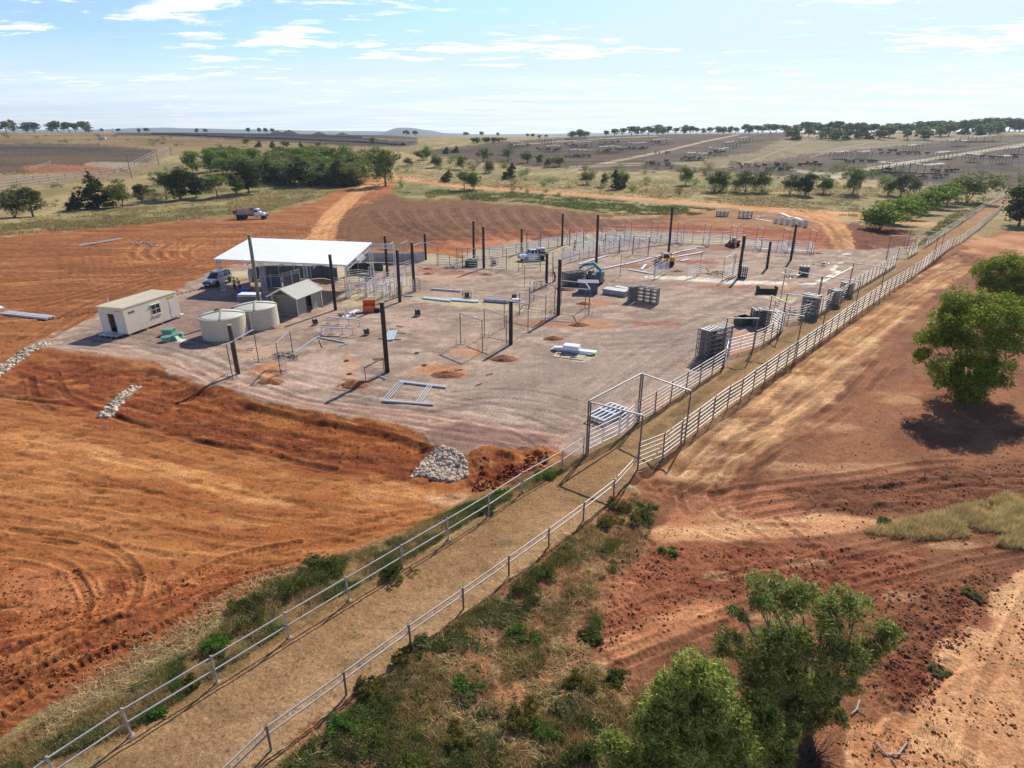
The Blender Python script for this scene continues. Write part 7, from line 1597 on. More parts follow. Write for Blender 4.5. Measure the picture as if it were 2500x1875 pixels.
for q in range(95):
    x = random.uniform(840, 1960); yb = random.uniform(345, 372) if x < 1100 else (random.uniform(376, 420) if q % 3 else random.uniform(362, 380))
    plant(0, x, yb, yb - random.uniform(8, 19), 'shrub', 'small grey green tree of the scattered scrub in front of the feedlot', 'scattered scrub in front of the feedlot', random.uniform(.9, 1.4), name='shrub', cat='shrub')  # small scrub trees, kept under the shrub name and category
for q in range(60):
    x = random.uniform(-10, 420); yb = random.uniform(291, 316) if q % 2 else random.uniform(395, 470); 
    if yb > 390 and not (yb < 480 - x * .1): continue
    plant(0, x, yb, yb - random.uniform(3, 8) * (1 if yb < 320 else 1.6), 'shrub', 'small shrub dotted over the left paddocks', 'small shrubs of the left paddocks', random.uniform(1.2, 2.0), name='shrub', cat='shrub')
# big trees in the foreground, their clumps measured from the photograph
def big_tree(k, x, y, clumps_px, n, leaf, cols, label, levels=3, sub=14, subr=.5, aspect=.35, droop=.15, name='tree', depth_k=1.0, trunk=True, group=None, seed=3, shell=.5):
    base = on(k, x, y); zc_ = depth(base); s_ = 1.1302 * zc_ / F_PX; cl_ = []
    rg = np.random.default_rng(seed)
    for (cx, cy, rpx, dd) in clumps_px:
        h = height_of(base, k, cx, cy) ; px = src(k, cx, cy)[0]; zz = (base.y + dd) * CP - (base.z + h - CAM_H) * SP
        # put the clump at depth offset dd keeping its sight line
        a_, b_ = (src(k, cx, cy)[0] - 1250) / F_PX, -(src(k, cx, cy)[1] - 937.5) / F_PX; dirv = Vector((a_, CP + b_ * SP, -SP + b_ * CP)); t = (base.y + dd) / dirv.y
        p_ = dirv * t; cz = CAM_H + p_.z - base.z; r_ = rpx * 1.1302 * t / F_PX
        cl_.append((p_.x - base.x, dd, cz, r_, r_, r_ * .85))
    o = thing(name, label, 'tree' if name == 'tree' else 'shrub', base, 0, group); pr_ = random.Random(seed); b = MB()
    for c_ in cl_:
        tip = Vector(c_[:3]) + Vector((0, 0, -c_[5] * .3)); fork = Vector((tip.x * .28, tip.y * .28, max(.25, tip.z * .35))); q = Vector((0, 0, -.2)); r_ = .035 + .0016 * len(cl_)
        for p_ in (fork, fork.lerp(tip, .5) + Vector((pr_.uniform(-.15, .15), pr_.uniform(-.15, .15), .1)), tip): b.tube(q, p_, r_, 7, r_ * .65, cap=False); q, r_ = p_, r_ * .65
        for z_ in range(5): 
            w_ = Vector((pr_.uniform(-1, 1), pr_.uniform(-1, 1), pr_.uniform(-.2, 1))) * c_[3] * .75; b.tube(fork.lerp(tip, .75), tip + w_, .018, 5, .008, cap=False)
    b.build('trunk', BARK, o, True)
    V, Fq, cc = leaf_cloud(cl_, n, leaf, aspect, cols, rg, shell=shell, droop=droop, sub=sub, subr=subr); np_obj('crown', V, Fq, cc, LEAF, parent=o); return o
FG = [(132, 142, 84), (146, 156, 96), (110, 120, 70), (164, 170, 116), (92, 100, 60)]
FG2 = [(144, 156, 84), (158, 170, 98), (124, 136, 74), (174, 182, 118), (102, 112, 64)]
LUSH = [(116, 132, 52), (132, 148, 60), (96, 112, 46), (150, 164, 72), (78, 94, 40)]
big_tree(0, 2085, 862, [(2050, 690, 42, 0), (2100, 675, 48, .5), (2150, 680, 46, 1.0), (2190, 700, 44, 1), (2010, 722, 34, 0), (2045, 740, 38, -.8), (2100, 730, 46, -.6), (2160, 740, 44, 0), (2205, 745, 34, .5), (2075, 785, 34, -.4), (2120, 790, 36, 0), (2040, 805, 30, 0), (2000, 765, 18, -1), (1985, 772, 14, -1), (2145, 800, 28, .5), (2085, 825, 26, 0), (2085, 832, 44, 0), (2050, 818, 36, 0), (2125, 825, 38, 0), (2155, 815, 28, .3), (2085, 850, 30, -.3), (2020, 790, 20, -.5), (2115, 655, 32, 2), (2165, 655, 30, 2), (2060, 660, 26, 1), (2200, 665, 26, 2), (2180, 790, 18, 1)],
         80000, .085, LUSH, 'large lush rounded tree with layered pads of foliage on the right, casting a broad shadow', seed=21, aspect=.4, sub=11, subr=.5)
big_tree(0, 2165, 655, [(2130, 585, 28, 0), (2165, 575, 32, 0), (2205, 580, 34, 0), (2150, 610, 30, -.5), (2195, 615, 34, -.5), (2230, 610, 34, 0), (2120, 605, 22, 0), (2240, 580, 28, 0), (2180, 640, 24, 0)], 40000, .10, LUSH, 'lush rounded tree behind the large one at the right edge', seed=22, aspect=.4, sub=11, subr=.52)
big_tree(0, 1745, 1590, [(1655, 1262, 38, 0), (1690, 1290, 40, .3), (1730, 1270, 36, .6), (1640, 1300, 26, -.2), (1815, 1290, 40, .8), (1855, 1305, 32, .8), (1780, 1325, 34, .4), (1800, 1350, 26, .2), (1905, 1370, 32, .6), (1930, 1375, 22, .5), (1885, 1395, 22, .4), (1600, 1325, 20, -.2), (1580, 1375, 22, -.5), (1560, 1395, 22, -.5), (1595, 1400, 24, -.4),
         (1660, 1390, 44, 0), (1700, 1375, 42, .2), (1740, 1400, 46, 0), (1640, 1430, 40, -.2), (1690, 1450, 46, -.1), (1745, 1465, 44, 0), (1805, 1390, 36, .1), (1840, 1400, 34, .2), (1860, 1430, 30, .2), (1810, 1450, 40, 0), (1770, 1500, 40, 0), (1720, 1500, 40, -.1), (1830, 1480, 26, 0), (1650, 1490, 34, -.2), (1700, 1540, 38, -.3), (1755, 1550, 38, -.3), (1800, 1530, 32, -.1), (1620, 1460, 28, -.3)],
         44000, .082, FG, 'airy grey green gum with separate leafy boughs, largest tree at the bottom right', seed=23, aspect=.2, droop=.15, shell=.65, sub=12, subr=.46)
big_tree(0, 1520, 1740, [(1500, 1440, 40, 0), (1460, 1470, 40, 0), (1535, 1460, 40, 0), (1560, 1500, 40, 0), (1440, 1520, 44, 0), (1500, 1520, 56, -.3), (1580, 1560, 46, -.2), (1440, 1580, 50, -.3), (1510, 1600, 60, -.5), (1580, 1610, 50, -.4), (1600, 1660, 44, -.5), (1520, 1680, 60, -.6), (1440, 1650, 50, -.5), (1400, 1560, 28, 0), (1330, 1610, 34, -.6), (1350, 1650, 36, -.8), (1420, 1640, 40, -.5), (1370, 1690, 40, -.8)],
         62000, .078, FG2, 'dense rounded olive green bushy tree at the bottom edge, left of the airy gum', seed=24, aspect=.22, droop=.12, shell=.65, sub=16, subr=.48)
big_tree(0, 1665, 1680, [(1640, 1510, 24, 0), (1625, 1545, 28, 0), (1660, 1550, 32, 0), (1690, 1580, 28, 0), (1640, 1590, 34, -.1), (1680, 1620, 28, -.1), (1620, 1620, 26, -.1)], 24000, .088, FG2, 'smaller round bush wedged between the airy gum and the dense bushy tree', seed=25, aspect=.22, droop=.12, subr=.7)
o = thing('dead_bush', 'dark leafless twiggy bush in the shade under the airy gum', 'shrub', on(0, 1750, 1640)); b = MB(); pr_ = random.Random(9)
for q in range(110): a_ = pr_.uniform(0, 6.28); e_ = pr_.uniform(.1, 1.2); p_ = Vector((math.cos(a_) * math.cos(e_), math.sin(a_) * math.cos(e_), math.sin(e_))) * pr_.uniform(.6, 1.3); b.tube((0, 0, 0), p_ * .5, .015, 4, .01, cap=False).tube(p_ * .5, p_ + Vector((pr_.uniform(-.3, .3), pr_.uniform(-.3, .3), 0)), .01, 4, .004, cap=False)
b.build('twigs', mat('grey twigs', (.10, .075, .06), .9), o)
for (pts, lab) in ((((1893, 1610), (1912, 1632), (1935, 1655)), 'dark dead branch lying on bare earth at the lower right'), (((1918, 1637), (1940, 1632), (1958, 1608)), 'bleached forked branch lying on bare earth at the lower right'), (((1838, 1545), (1850, 1535), (1856, 1515)), 'small bleached branch on bare earth beside the airy gum')):
    P = [on(0, *q_) + Vector((0, 0, .06)) for q_ in pts]; b = MB().path([p_ - P[0] for p_ in P], .035, 7).tube(P[1] - P[0], P[1] - P[0] + Vector((.3, -.1, .12)), .02); o = b.build('fallen_branch', DEADWOOD); o.location = P[0]; props(o, lab, 'branch', 'fallen branches')
# bushes of the verge, each its own
def bush(x, y, rpx, cols, label, h=.6, n=2600, leaf=.035, k=0, name='shrub'):
    base = on(k, x, y); r_ = rpx * 1.1302 * depth(base) / F_PX; rg = np.random.default_rng(int(x * 3 + y)); o = thing(name, label, 'shrub', base)
    cl_ = [(rg.uniform(-.85, .85) * r_, rg.uniform(-.6, .6) * r_, r_ * h * rg.uniform(.35, .8), r_ * rg.uniform(.25, .6), r_ * rg.uniform(.25, .6), r_ * h * rg.uniform(.3, .7)) for _ in range(8)]
    b = MB()
    for c_ in cl_: b.tube((0, 0, -.05), c_[:3], .012, 5, .006, cap=False)
    b.build('stem', BARK, o); V, Fq, cc = leaf_cloud(cl_, n, leaf, .4, cols, rg, shell=.3); np_obj('foliage', V, Fq, cc, LEAF, parent=o); return o
GRN = [(92, 128, 62), (108, 146, 74), (74, 106, 50)]; GRY = [(122, 128, 92), (104, 110, 78), (138, 142, 104)]; OLV = [(104, 104, 52), (122, 118, 62), (84, 86, 44)]; DKB = [(92, 104, 56), (108, 118, 66), (76, 88, 48)]
BU = [(1132, 1378, 26, GRN, 'bright feathery green bush in the middle of the scrub'), (1008, 1492, 26, GRN, 'bright round green bush nearer the camera than the feathery one'), (1010, 1518, 16, GRY, 'grey leafed clump below the bright round bush'), (1150, 1240, 34, DARKG, 'dark green clump beside the lane fence, upper'),
      (1130, 1285, 30, DARKG, 'dark green clump beside the lane fence, lower'), (905, 1395, 24, GRY, 'grey green saltbush under the second fence bay'), (885, 1425, 26, OLV, 'dark olive clump on the lane edge'), (800, 1490, 30, OLV, 'olive creeping clump along the lane shadow'),
      (1120, 1555, 34, OLV, 'olive bush with a dry heart among bare patches'), (1180, 1590, 24, GRN, 'fresh green tuft bush in the lower scrub'), (1245, 1640, 40, DARKG, 'dark green wide bush at the bottom edge'), (1275, 1380, 20, DARKG, 'narrow dark bush at the scrub edge, middle'), (1255, 1480, 26, OLV, 'low bush with rusty leaves by the bare track'),
      (1220, 1530, 24, GRY, 'grey tuft in the middle lower scrub'), (1330, 1470, 24, DARKG, 'dark tuft at the foot of the bushy tree'), (850, 1640, 60, DARKG, 'wide dark green thicket at the bottom, beside the lane'), (760, 1560, 36, GRN, 'green thicket left of the wide dark one'), (1000, 1600, 30, OLV, 'olive thicket in front of the round green bush'),
      (870, 1250, 30, DARKG, 'dark thicket behind the pad side pipe fence'), (1345, 1095, 24, OLV, 'brown green clump where the high fence begins'), (1380, 1120, 22, DARKG, 'dark clump under the end of the high fence'), (1320, 1130, 22, OLV, 'dry looking clump left of the dark one'), (1400, 1090, 16, GRN, 'fresh green sprout by the pale dirt bank'),
      (470, 1395, 30, GRN, 'fresh green bush by the pipe fence, lower left'), (530, 1330, 40, DARKG, 'dark thicket on the orange side of the pipe fence'), (640, 1265, 44, DARKG, 'large dark thicket on the orange side of the pipe fence'), (700, 1225, 34, DARKG, 'dark thicket next to the large one'), (410, 1480, 22, OLV, 'olive bush at a fence footing'),
      (330, 1540, 24, GRN, 'green bush at the lower fence footing'), (135, 1600, 24, GRY, 'grey bush in the lower left corner'), (1080, 1060, 14, GRN, 'small green bush behind the fence near the rock heap'), (1050, 1105, 16, DARKG, 'small dark bush behind the fence'), (1180, 1030, 18, GRN, 'green bush between fence and red bank'),
      (1440, 1190, 14, GRN, 'little green plant on the pale dirt bank'), (2110, 1290, 18, GRY, 'sparse green plant among red clods'), (2030, 1450, 18, GRY, 'sparse grey plant at the edge of the bare flat'), (1910, 1130, 12, GRN, 'small bright plant at the tip of the grass patch')]
for x, y, r_, c_, lab in BU: bush(x, y, r_ * 1.25, (DKB if c_ is DARKG else c_), lab, h=.42, n=int(1500 + r_ * 80))
ORD = ['first', 'second', 'third', 'fourth', 'fifth', 'sixth', 'seventh', 'eighth', 'ninth']
# ------------------------------------------------------------------ feedlot: shades, cattle, poles, pen fences, buildings
def shade(k, x, y, wpx, label, dpx=6, h=4.2, m=SHADE):
    p = on(k, x, y); s_ = depth(p) / F_PX / CROP[k][2]; w = wpx * s_; d = max(6.0, w * .28); o = thing('shade_canopy', label, 'shade canopy', p, random.uniform(-.05, .15), 'shade canopies over the cattle pens')
    n = 8; V = []; 
    for j in range(4):
        for i in range(n + 1): V.append((-w / 2 + w * i / n, -d / 2 + d * j / 3, h + (.22 if i % 2 else -.1) - .25 * (j in (0, 3)) + .3 * math.sin(i * .8 + w)))
    b = MB(); b.add(V + [(v[0], v[1], v[2] - .06) for v in V], [(j * (n + 1) + i, j * (n + 1) + i + 1, (j + 1) * (n + 1) + i + 1, (j + 1) * (n + 1) + i) for j in range(3) for i in range(n)] + [(36 + (j + 1) * (n + 1) + i, 36 + (j + 1) * (n + 1) + i + 1, 36 + j * (n + 1) + i + 1, 36 + j * (n + 1) + i) for j in range(3) for i in range(n)])
    b.build('sail', m, o)
    for i in range(0, n + 1, 2):
        for j in (-1, 1): MB().tube((-w / 2 + w * i / n, j * d / 2, -.3), (-w / 2 + w * i / n, j * d / 2, h), .12, 6).build('pole', POSTST, o)
    return o
SH = [(15, 130, 418, 130), (15, 265, 384, 130), (15, 350, 340, 90), (15, 435, 308, 80), (15, 1040, 410, 100), (15, 1180, 408, 90), (15, 1370, 490, 170), (15, 1600, 500, 190), (15, 1930, 300, 220), (15, 1790, 330, 110), (15, 1880, 430, 90), (15, 1500, 362, 90), (15, 2060, 440, 90), (15, 1700, 412, 110), (15, 2150, 380, 100),
      (14, 1430, 312, 90), (14, 1615, 284, 120), (14, 1785, 262, 110), (14, 1790, 318, 150), (14, 1960, 292, 120), (14, 2120, 268, 130), (14, 1200, 286, 90), (14, 1590, 340, 110), (14, 1400, 262, 80), (14, 1380, 252, 70)]
for i, (k, x, y, w) in enumerate(SH): shade(k, x, y, w, 'sagging grey shade cloth canopy over a cattle pen on the slope', m=SHADE)
def cow_mesh(m, nm):
    b = MB()
    def er(x, z, ry, rz, n=10): return [(x, ry * math.cos(2 * math.pi * i / n), z + rz * math.sin(2 * math.pi * i / n)) for i in range(n)]
    b.loft([er(-1.0, 1.12, .08, .1), er(-.9, 1.08, .27, .33), er(-.5, 1.03, .34, .38), er(0, 1.0, .37, .40), (er(.45, 1.02, .33, .42)), er(.75, 1.1, .24, .36), er(1.0, 1.28, .14, .22), er(1.22, 1.36, .12, .16), er(1.42, 1.26, .10, .12), er(1.62, 1.14, .07, .07)])
    for x, y, kx in ((-.75, .2, -.1), (-.75, -.2, -.1), (.55, .18, .04), (.55, -.18, .04)): b.tube((x, y, .85), (x + kx, y, .45), .11, 6, .065).tube((x + kx, y, .45), (x, y, 0), .06, 6, .055)
    for s in (-1, 1): b.add([(1.15, s * .1, 1.46), (1.12, s * .3, 1.42), (1.2, s * .28, 1.36)], [(0, 1, 2)])
    b.tube((-1.0, 0, 1.2), (-1.08, 0, .55), .03, 5, .02); o = b.build('cow', m); return o
cows = [cow_mesh(COWM, 'cow'), cow_mesh(COWR, 'cow')]
for c_, lab in zip(cows, ('black beast in the herds of the feedlot pens on the slope', 'reddish brown beast in the herds of the feedlot pens on the slope')): props(c_, lab, 'cow', 'cattle in the feedlot pens')
CL = [(15, 100, 415, 70, 8, 9), (15, 250, 378, 70, 8, 9), (15, 550, 462, 160, 12, 20), (15, 660, 480, 90, 8, 14), (15, 860, 452, 80, 8, 12), (15, 1180, 432, 120, 5, 14), (15, 1290, 498, 70, 14, 16), (15, 1440, 520, 80, 8, 14), (15, 1630, 532, 90, 8, 14), (15, 1700, 497, 80, 6, 12), (15, 1450, 382, 160, 6, 16), (15, 2040, 402, 120, 8, 16), (15, 1340, 362, 60, 5, 8),
      (14, 1420, 304, 90, 6, 12), (14, 1600, 278, 90, 6, 10), (14, 1790, 256, 60, 4, 6), (14, 1800, 312, 100, 7, 14), (14, 1960, 296, 70, 6, 10), (14, 1200, 278, 80, 5, 9), (14, 1590, 348, 80, 5, 10), (14, 2090, 395, 80, 14, 18), (14, 2110, 258, 70, 5, 8), (14, 1000, 338, 50, 4, 8), (14, 2140, 325, 60, 3, 6)]
tot = 0
for (k, x, y, rx, ry, n) in CL:
    for _ in range(n):
        q = random.choice((0, 0, 0, 1)); p = on(k, x + random.uniform(-rx, rx), y + random.uniform(-ry, ry))
        if tot < 2 and q == tot: c_ = cows[q]
        else: c_ = cows[q].copy(); COL.objects.link(c_)
        tot += 1; c_.location = p; c_.rotation_euler = (0, 0, random.uniform(0, 6.28)); s = random.uniform(1.0, 1.2); c_.scale = (s, s, s)
for c_ in cows:
    if c_.location.length < 1: c_.location = on(14, 1455, 306)
def far_fence(k, pts, label, h=1.5, rails=2, m=OLDRAIL, step=9, w=.12, name='pen_fence'):
    P = [on(k, *q) for q in pts]; fence(P, h, rails, step, label, name=name, rm=m, pm_=POSTST, rw=w, rh=w, pr=.09, low=.7)
for pts, lab in (([(0, 405), (120, 388), (240, 375), (290, 363), (330, 340), (372, 322)], 'pale rail fence curving along the left stock route, lower line'), ([(0, 398), (120, 382), (235, 370), (285, 358), (325, 336), (366, 321)], 'pale rail fence curving along the left stock route, upper line'), ([(0, 411), (130, 393), (200, 384)], 'pale rail fence at the left edge, front line'),
                 ([(62, 372), (105, 358), (112, 352)], 'short slanting rail fence beside the reddish yard'), ([(250, 371), (275, 360)], 'short rail fence at the right end of the reddish yard'), ([(0, 330), (130, 328), (310, 336)], 'low fence line across the dark pens at left')):
    far_fence(0, pts, lab, 1.7)
for pts, lab in (([(1500, 372), (1600, 375), (1700, 380), (1790, 390)], 'long dark rail fence along the foot of the feedlot'), ([(1140, 352), (1250, 362), (1400, 362), (1500, 366)], 'rail fence at the lower left foot of the feedlot'), ([(1390, 352), (1500, 345), (1620, 330), (1740, 310)], 'rail fence climbing beside the pale track'),
                 ([(1560, 370), (1750, 340), (1900, 320), (2100, 300)], 'rail fence along the edge of the dry paddock on the hill'), ([(1880, 372), (2000, 350), (2212, 310)], 'feed bunk fence along the pale road, lower side'), ([(1870, 362), (2000, 340), (2212, 304)], 'feed bunk fence along the pale road, upper side'),
                 ([(2000, 408), (2060, 405), (2150, 398)], 'rail yard fence behind the head of the lane'), ([(1985, 415), (2060, 412), (2110, 418)], 'second rail yard fence behind the head of the lane')):
    far_fence(0, pts, lab, 1.6, 2, POSTST if 'dark' in lab else OLDRAIL, 8)
for i in range(9): y = 300 + i * 7.5; far_fence(0, [(1250 - i * 14, y + 3), (1420 - i * 5, y + 1)], f'thin cross fence on the left part of the slope, {ORD[i]} from the top', 1.5, 1, POSTST, 14, .16)
for i in range(8): y = 322 + i * 8; far_fence(0, [(1800 + i * 20, y + 34), (2200, y - 4 + i * 4)], f'thin cross fence on the right part of the slope, {ORD[i]} from the top', 1.5, 1, POSTST, 14, .16)
def pole(k, x, y, yt, lab, arm=True):
    p = on(k, x, y); h = height_of(p, k, x, yt); o = thing('power_pole', lab, 'power pole', p, 0, 'wooden power poles'); MB().tube((0, 0, -.3), (0, 0, h), .22, 8, .14).build('shaft', mat('grey pole', (.22, .18, .14), .9), o)
    if arm: MB().box(0, 0, h - .5, 2.4, .14, .16).build('cross_arm', mat('grey pole', (0, 0, 0)), o)
for (x, y, yt, lab) in ((285, 385, 331, 'nearest wooden pole beside the left stock route'), (343, 356, 322, 'second wooden pole along the left stock route'), (371, 336, 318, 'third wooden pole along the left stock route'), (0 + 244, 284, 277, 'tiny skyline pole near the left hills'), (1400, 299, 286, 'skyline pole on the middle rise')): pole(0, x, y, yt, lab)
o = thing('water_trough', 'small grey trailer shaped box standing in the left paddock', 'trailer', on(0, 222, 302)); MB().box(0, 0, 1.3, 6, 2.4, 2.0, taper=.9).build('body', mat('dusty white', (.5, .48, .45), .7), o); MB().box(0, 0, .3, 5, 1.6, .4).build('base', DARK, o)
for i, (x, y, w, h_, lab) in enumerate(((600, 288.5, 26, 4, 'rounded manure heap on the skyline, left one'), (625, 289, 34, 5, 'rounded manure heap on the skyline, right one'), (1245, 300, 40, 3.2, 'long dark heap on the skyline right of the mountain'), (690, 291, 30, 4, 'low heap at the end of the manure rows'), (740, 293, 34, 4, 'last low heap of the manure rows'))):
    p = on(0, x, y); s_ = depth(p) / F_PX * 1.13; mound(0, x, y, w * s_ / 2, 12, h_ * s_ * 1.6, lab, mat('manure', (.06, .045, .038), 1.0, 0, .3, .4), 'dark heaps on the skyline')
# long windrows of manure: real ridges on the rise
def windrow(pts, w, h_, label):
    P = np.array([tuple(p_)[:2] for p_ in resample([on(0, *q) for q in pts], 14.0)]); T = np.gradient(P, axis=0); T /= np.hypot(T[:, 0], T[:, 1])[:, None]; Nn = np.stack([-T[:, 1], T[:, 0]], 1); V = []
    prof = [(-1, -.3), (-.7, .45), (-.3, .95), (0, 1), (.3, .92), (.7, .4), (1, -.3)]
    for a_, zz in prof: q = P + Nn * a_ * w; V.append(np.stack([q[:, 0], q[:, 1], hz(q[:, 0], q[:, 1]) + zz * h_ * (.75 + .5 * fbm(q[:, 0] / 9, q[:, 1] / 9, 3, 66))], 1))
    V = np.concatenate(V); n = len(P); jj = np.arange(len(prof) * n).reshape(len(prof), n); q = np.stack([jj[:-1, :-1], jj[:-1, 1:], jj[1:, 1:], jj[1:, :-1]], -1).reshape(-1, 4)
    props(np_obj('manure_windrow', V, q, None, mat('manure', (0, 0, 0)), True), label, 'manure row', 'long dark rows of manure')
for i in range(6):
    windrow([(330 + i * 40, 290.5 + i * 1.5), (480 + i * 40, 291.5 + i * 2.3), (640 + i * 34, 294.5 + i * 3.0), (780 + i * 18, 299 + i * 3.0)], 3.4 + i * .2, 1.7, ['topmost', 'second', 'third', 'fourth', 'fifth', 'lowest'][i] + ' of the long dark manure rows on the far rise, counted from the skyline')

# ------------------------------------------------------------------ ground cover
def poly_pts(polys, n, rg, k=0):
    """random ground points, even in the chart, inside the polygons"""
    res = []; 
    for poly, wgt in polys:
        P = np.array(poly, dtype=float); m_ = int(n * wgt); got = 0; xs, ys = [], []
        while got < m_:
            u = rg.uniform(P[:, 0].min(), P[:, 0].max(), m_ * 2); v = rg.uniform(P[:, 1].min(), P[:, 1].max(), m_ * 2); ins = np.zeros(len(u), bool)
            for i in range(len(P)):
                x1, y1 = P[i]; x2, y2 = P[(i + 1) % len(P)]
                if y1 != y2: ins ^= ((y1 > v) != (y2 > v)) & (u < (x2 - x1) * (v - y1) / (y2 - y1) + x1)
            u, v = u[ins], v[ins]; xs.append(u); ys.append(v); got += len(u)
        u, v = np.concatenate(xs)[:m_], np.concatenate(ys)[:m_]; px, py = u / .88475, v / .88475
        a_, b_ = (px - 1250) / F_PX, -(py - 937.5) / F_PX; dz = -SP + b_ * CP; t = -CAM_H / dz; x, y = a_ * t, (CP + b_ * SP) * t
        for _ in range(6): t = (far_z(x, y) - CAM_H) / dz; x, y = a_ * t, (CP + b_ * SP) * t
        res.append(np.stack([x, y], 1))
    return np.concatenate(res)
def tufts(name, polys, n, nb, h, w, cols, label, seed, spread=.12, lean=.5, patch=2.0, thr=.45, flat=0.0):
    rg = np.random.default_rng(seed); P = poly_pts(polys, n, rg)
    keep = fbm(P[:, 0] / patch, P[:, 1] / patch, 3, seed) > thr; P = P[keep]; n = len(P)
    c_ = np.repeat(P, nb, 0) + rg.normal(size=(n * nb, 2)) * spread; z = hz(c_[:, 0], c_[:, 1]) - .01; N2 = len(c_)
    sz = np.repeat(rg.uniform(.45, 1.25, n), nb) * rg.uniform(.6, 1.2, N2); an = rg.uniform(0, 6.28, N2); ln = rg.uniform(0, lean, N2) + flat
    tip = np.stack([c_[:, 0] + np.cos(an) * ln * h * sz, c_[:, 1] + np.sin(an) * ln * h * sz, z + h * sz * np.sqrt(np.clip(1 - (ln * .8) ** 2, .05, 1))], 1)
    pa = rg.uniform(0, 6.28, N2); dx, dy = np.cos(pa) * w / 2, np.sin(pa) * w / 2; base = np.stack([c_[:, 0], c_[:, 1], z], 1); off = np.stack([dx, dy, dx * 0], 1)
    V = np.stack([base - off, base + off, tip + off * .25], 1).reshape(-1, 3); Fq = np.arange(3 * N2).reshape(-1, 3); cc = np.array([lin(q) for q in cols])
    ci = np.repeat(rg.integers(0, len(cc), n), nb); col = cc[ci] * rg.uniform(.7, 1.25, (N2, 1)); o = np_obj(name, V, Fq, np.repeat(col, 3, 0), STRAW); return props(o, label, 'grass', None, 'stuff')
VL = [(40, 1659), (270, 1582), (460, 1460), (620, 1352), (700, 1305), (860, 1222), (960, 1160), (1060, 1098), (1240, 1008), (1255, 985), (1170, 1015), (1060, 1060), (960, 1100), (900, 1120), (830, 1175), (700, 1215), (600, 1260), (540, 1300), (420, 1400), (300, 1470), (140, 1570), (-40, 1659)]
VR = [(600, 1659), (760, 1530), (900, 1415), (1010, 1330), (1110, 1262), (1200, 1190), (1290, 1120), (1370, 1072), (1410, 1130), (1380, 1200), (1290, 1260), (1300, 1360), (1270, 1440), (1400, 1480), (1420, 1659)]
DRYC = [(196, 174, 116), (176, 150, 96), (156, 130, 84), (206, 186, 136), (140, 118, 78)]
GREENC = [(122, 136, 72), (106, 120, 62), (138, 150, 84), (94, 106, 56)]
tufts('dry_grass', [(VL, .36), (VR, .64)], 20000, 9, .26, .018, DRYC, 'dry straw coloured grass on both verges of the cattle lane', 201, .10, .9, 1.0, .46)
tufts('green_grass', [(VL, .42), (VR, .58)], 52000, 10, .18, .022, GREENC, 'green weeds and grass on both verges of the cattle lane', 202, .10, .7, 1.3, .52)
tufts('litter', [(VR, .55), ([(100, 1540), (300, 1400), (560, 1240), (700, 1200), (900, 1130), (600, 1300), (300, 1480), (100, 1600)], .45)], 3500, 4, .44, .024, [(216, 196, 146), (196, 170, 120), (160, 134, 92)], 'dead stalks lying over the bare verge soil', 203, .16, .25, 2.0, .3, flat=.95)
RG_ = [(1870, 1150), (1960, 1128), (2080, 1100), (2160, 1075), (2330, 1060), (2330, 1190), (2180, 1185), (2100, 1160), (2000, 1165), (1930, 1160)]
tufts('tussock_grass', [(RG_, 1.0)], 3600, 22, .42, .022, [(236, 214, 160), (222, 196, 142), (200, 180, 124), (182, 166, 110)], 'thick pale tussock grass patch at the right edge', 204, .11, .7, 1.2, .32)
tufts('weeds', [([(1420, 1040), (2212, 1000), (2212, 1659), (1800, 1659), (1300, 1400)], 1.0)], 900, 14, .14, .02, GREENC, 'scattered small weeds on the red earth right of the lane', 205, .12, .9, 2.5, .60)
tufts('weeds', [([(0, 780), (300, 800), (900, 1020), (900, 1100), (400, 1380), (0, 1560)], 1.0)], 260, 14, .12, .02, GREENC, 'scattered small weeds on the orange earth left of the lane', 206, .12, .9, 3.0, .62)
MIDG = [(0, 510), (250, 490), (560, 462), (700, 425), (800, 380), (790, 400), (600, 405), (400, 440), (200, 455), (0, 478)]
MIDR = [(850, 385), (1010, 403), (1200, 415), (1500, 436), (1700, 454), (1850, 470), (1860, 430), (2100, 430), (1900, 405), (1700, 398), (1500, 392), (1250, 385), (1000, 375), (880, 355), (860, 365)]
BANK = [(850, 402), (1000, 408), (1200, 422), (1400, 440), (1550, 452), (1500, 466), (1330, 463), (1150, 440), (1000, 432), (870, 430)]
UPR = [(2000, 505), (2100, 430), (2160, 420), (2060, 490), (1980, 535), (1960, 545), (2010, 510)]
tufts('dry_grass', [(MIDG, .42), (MIDR, .58)], 26000, 6, .55, .07, [(184, 160, 104), (160, 138, 92), (140, 124, 84), (200, 178, 118), (124, 122, 72)], 'long dry grass of the open paddocks beyond the site', 207, .3, .6, 9.0, .42)
tufts('green_grass', [(BANK, .6), (MIDR, .2), (MIDG, .12), (UPR, .08)], 15000, 6, .6, .08, [(104, 118, 58), (86, 102, 50), (120, 126, 66)], 'tall green grass on the bank behind the ploughed field', 208, .3, .5, 7.0, .46)
tufts('dry_grass', [([(330, 395), (560, 350), (820, 340), (860, 400), (600, 400), (300, 440)], .5), ([(-40, 290), (350, 295), (560, 320), (380, 345), (330, 380), (0, 380)], .2), ([(1500, 362), (1720, 320), (2050, 300), (1750, 336)], .3)], 16000, 5, .7, .14, [(172, 150, 100), (150, 130, 88), (130, 120, 78)], 'dry grass of the farther paddocks and between the creek trees', 209, .5, .5, 14.0, .42)
tufts('ground_creeper', [(VL, .4), (VR, .6)], 26000, 8, .07, .055, [(118, 130, 72), (132, 144, 82), (100, 114, 62), (140, 146, 90)], 'low creeping weeds matted over the verges of the lane', 210, .10, .4, 1.1, .52, flat=.8)
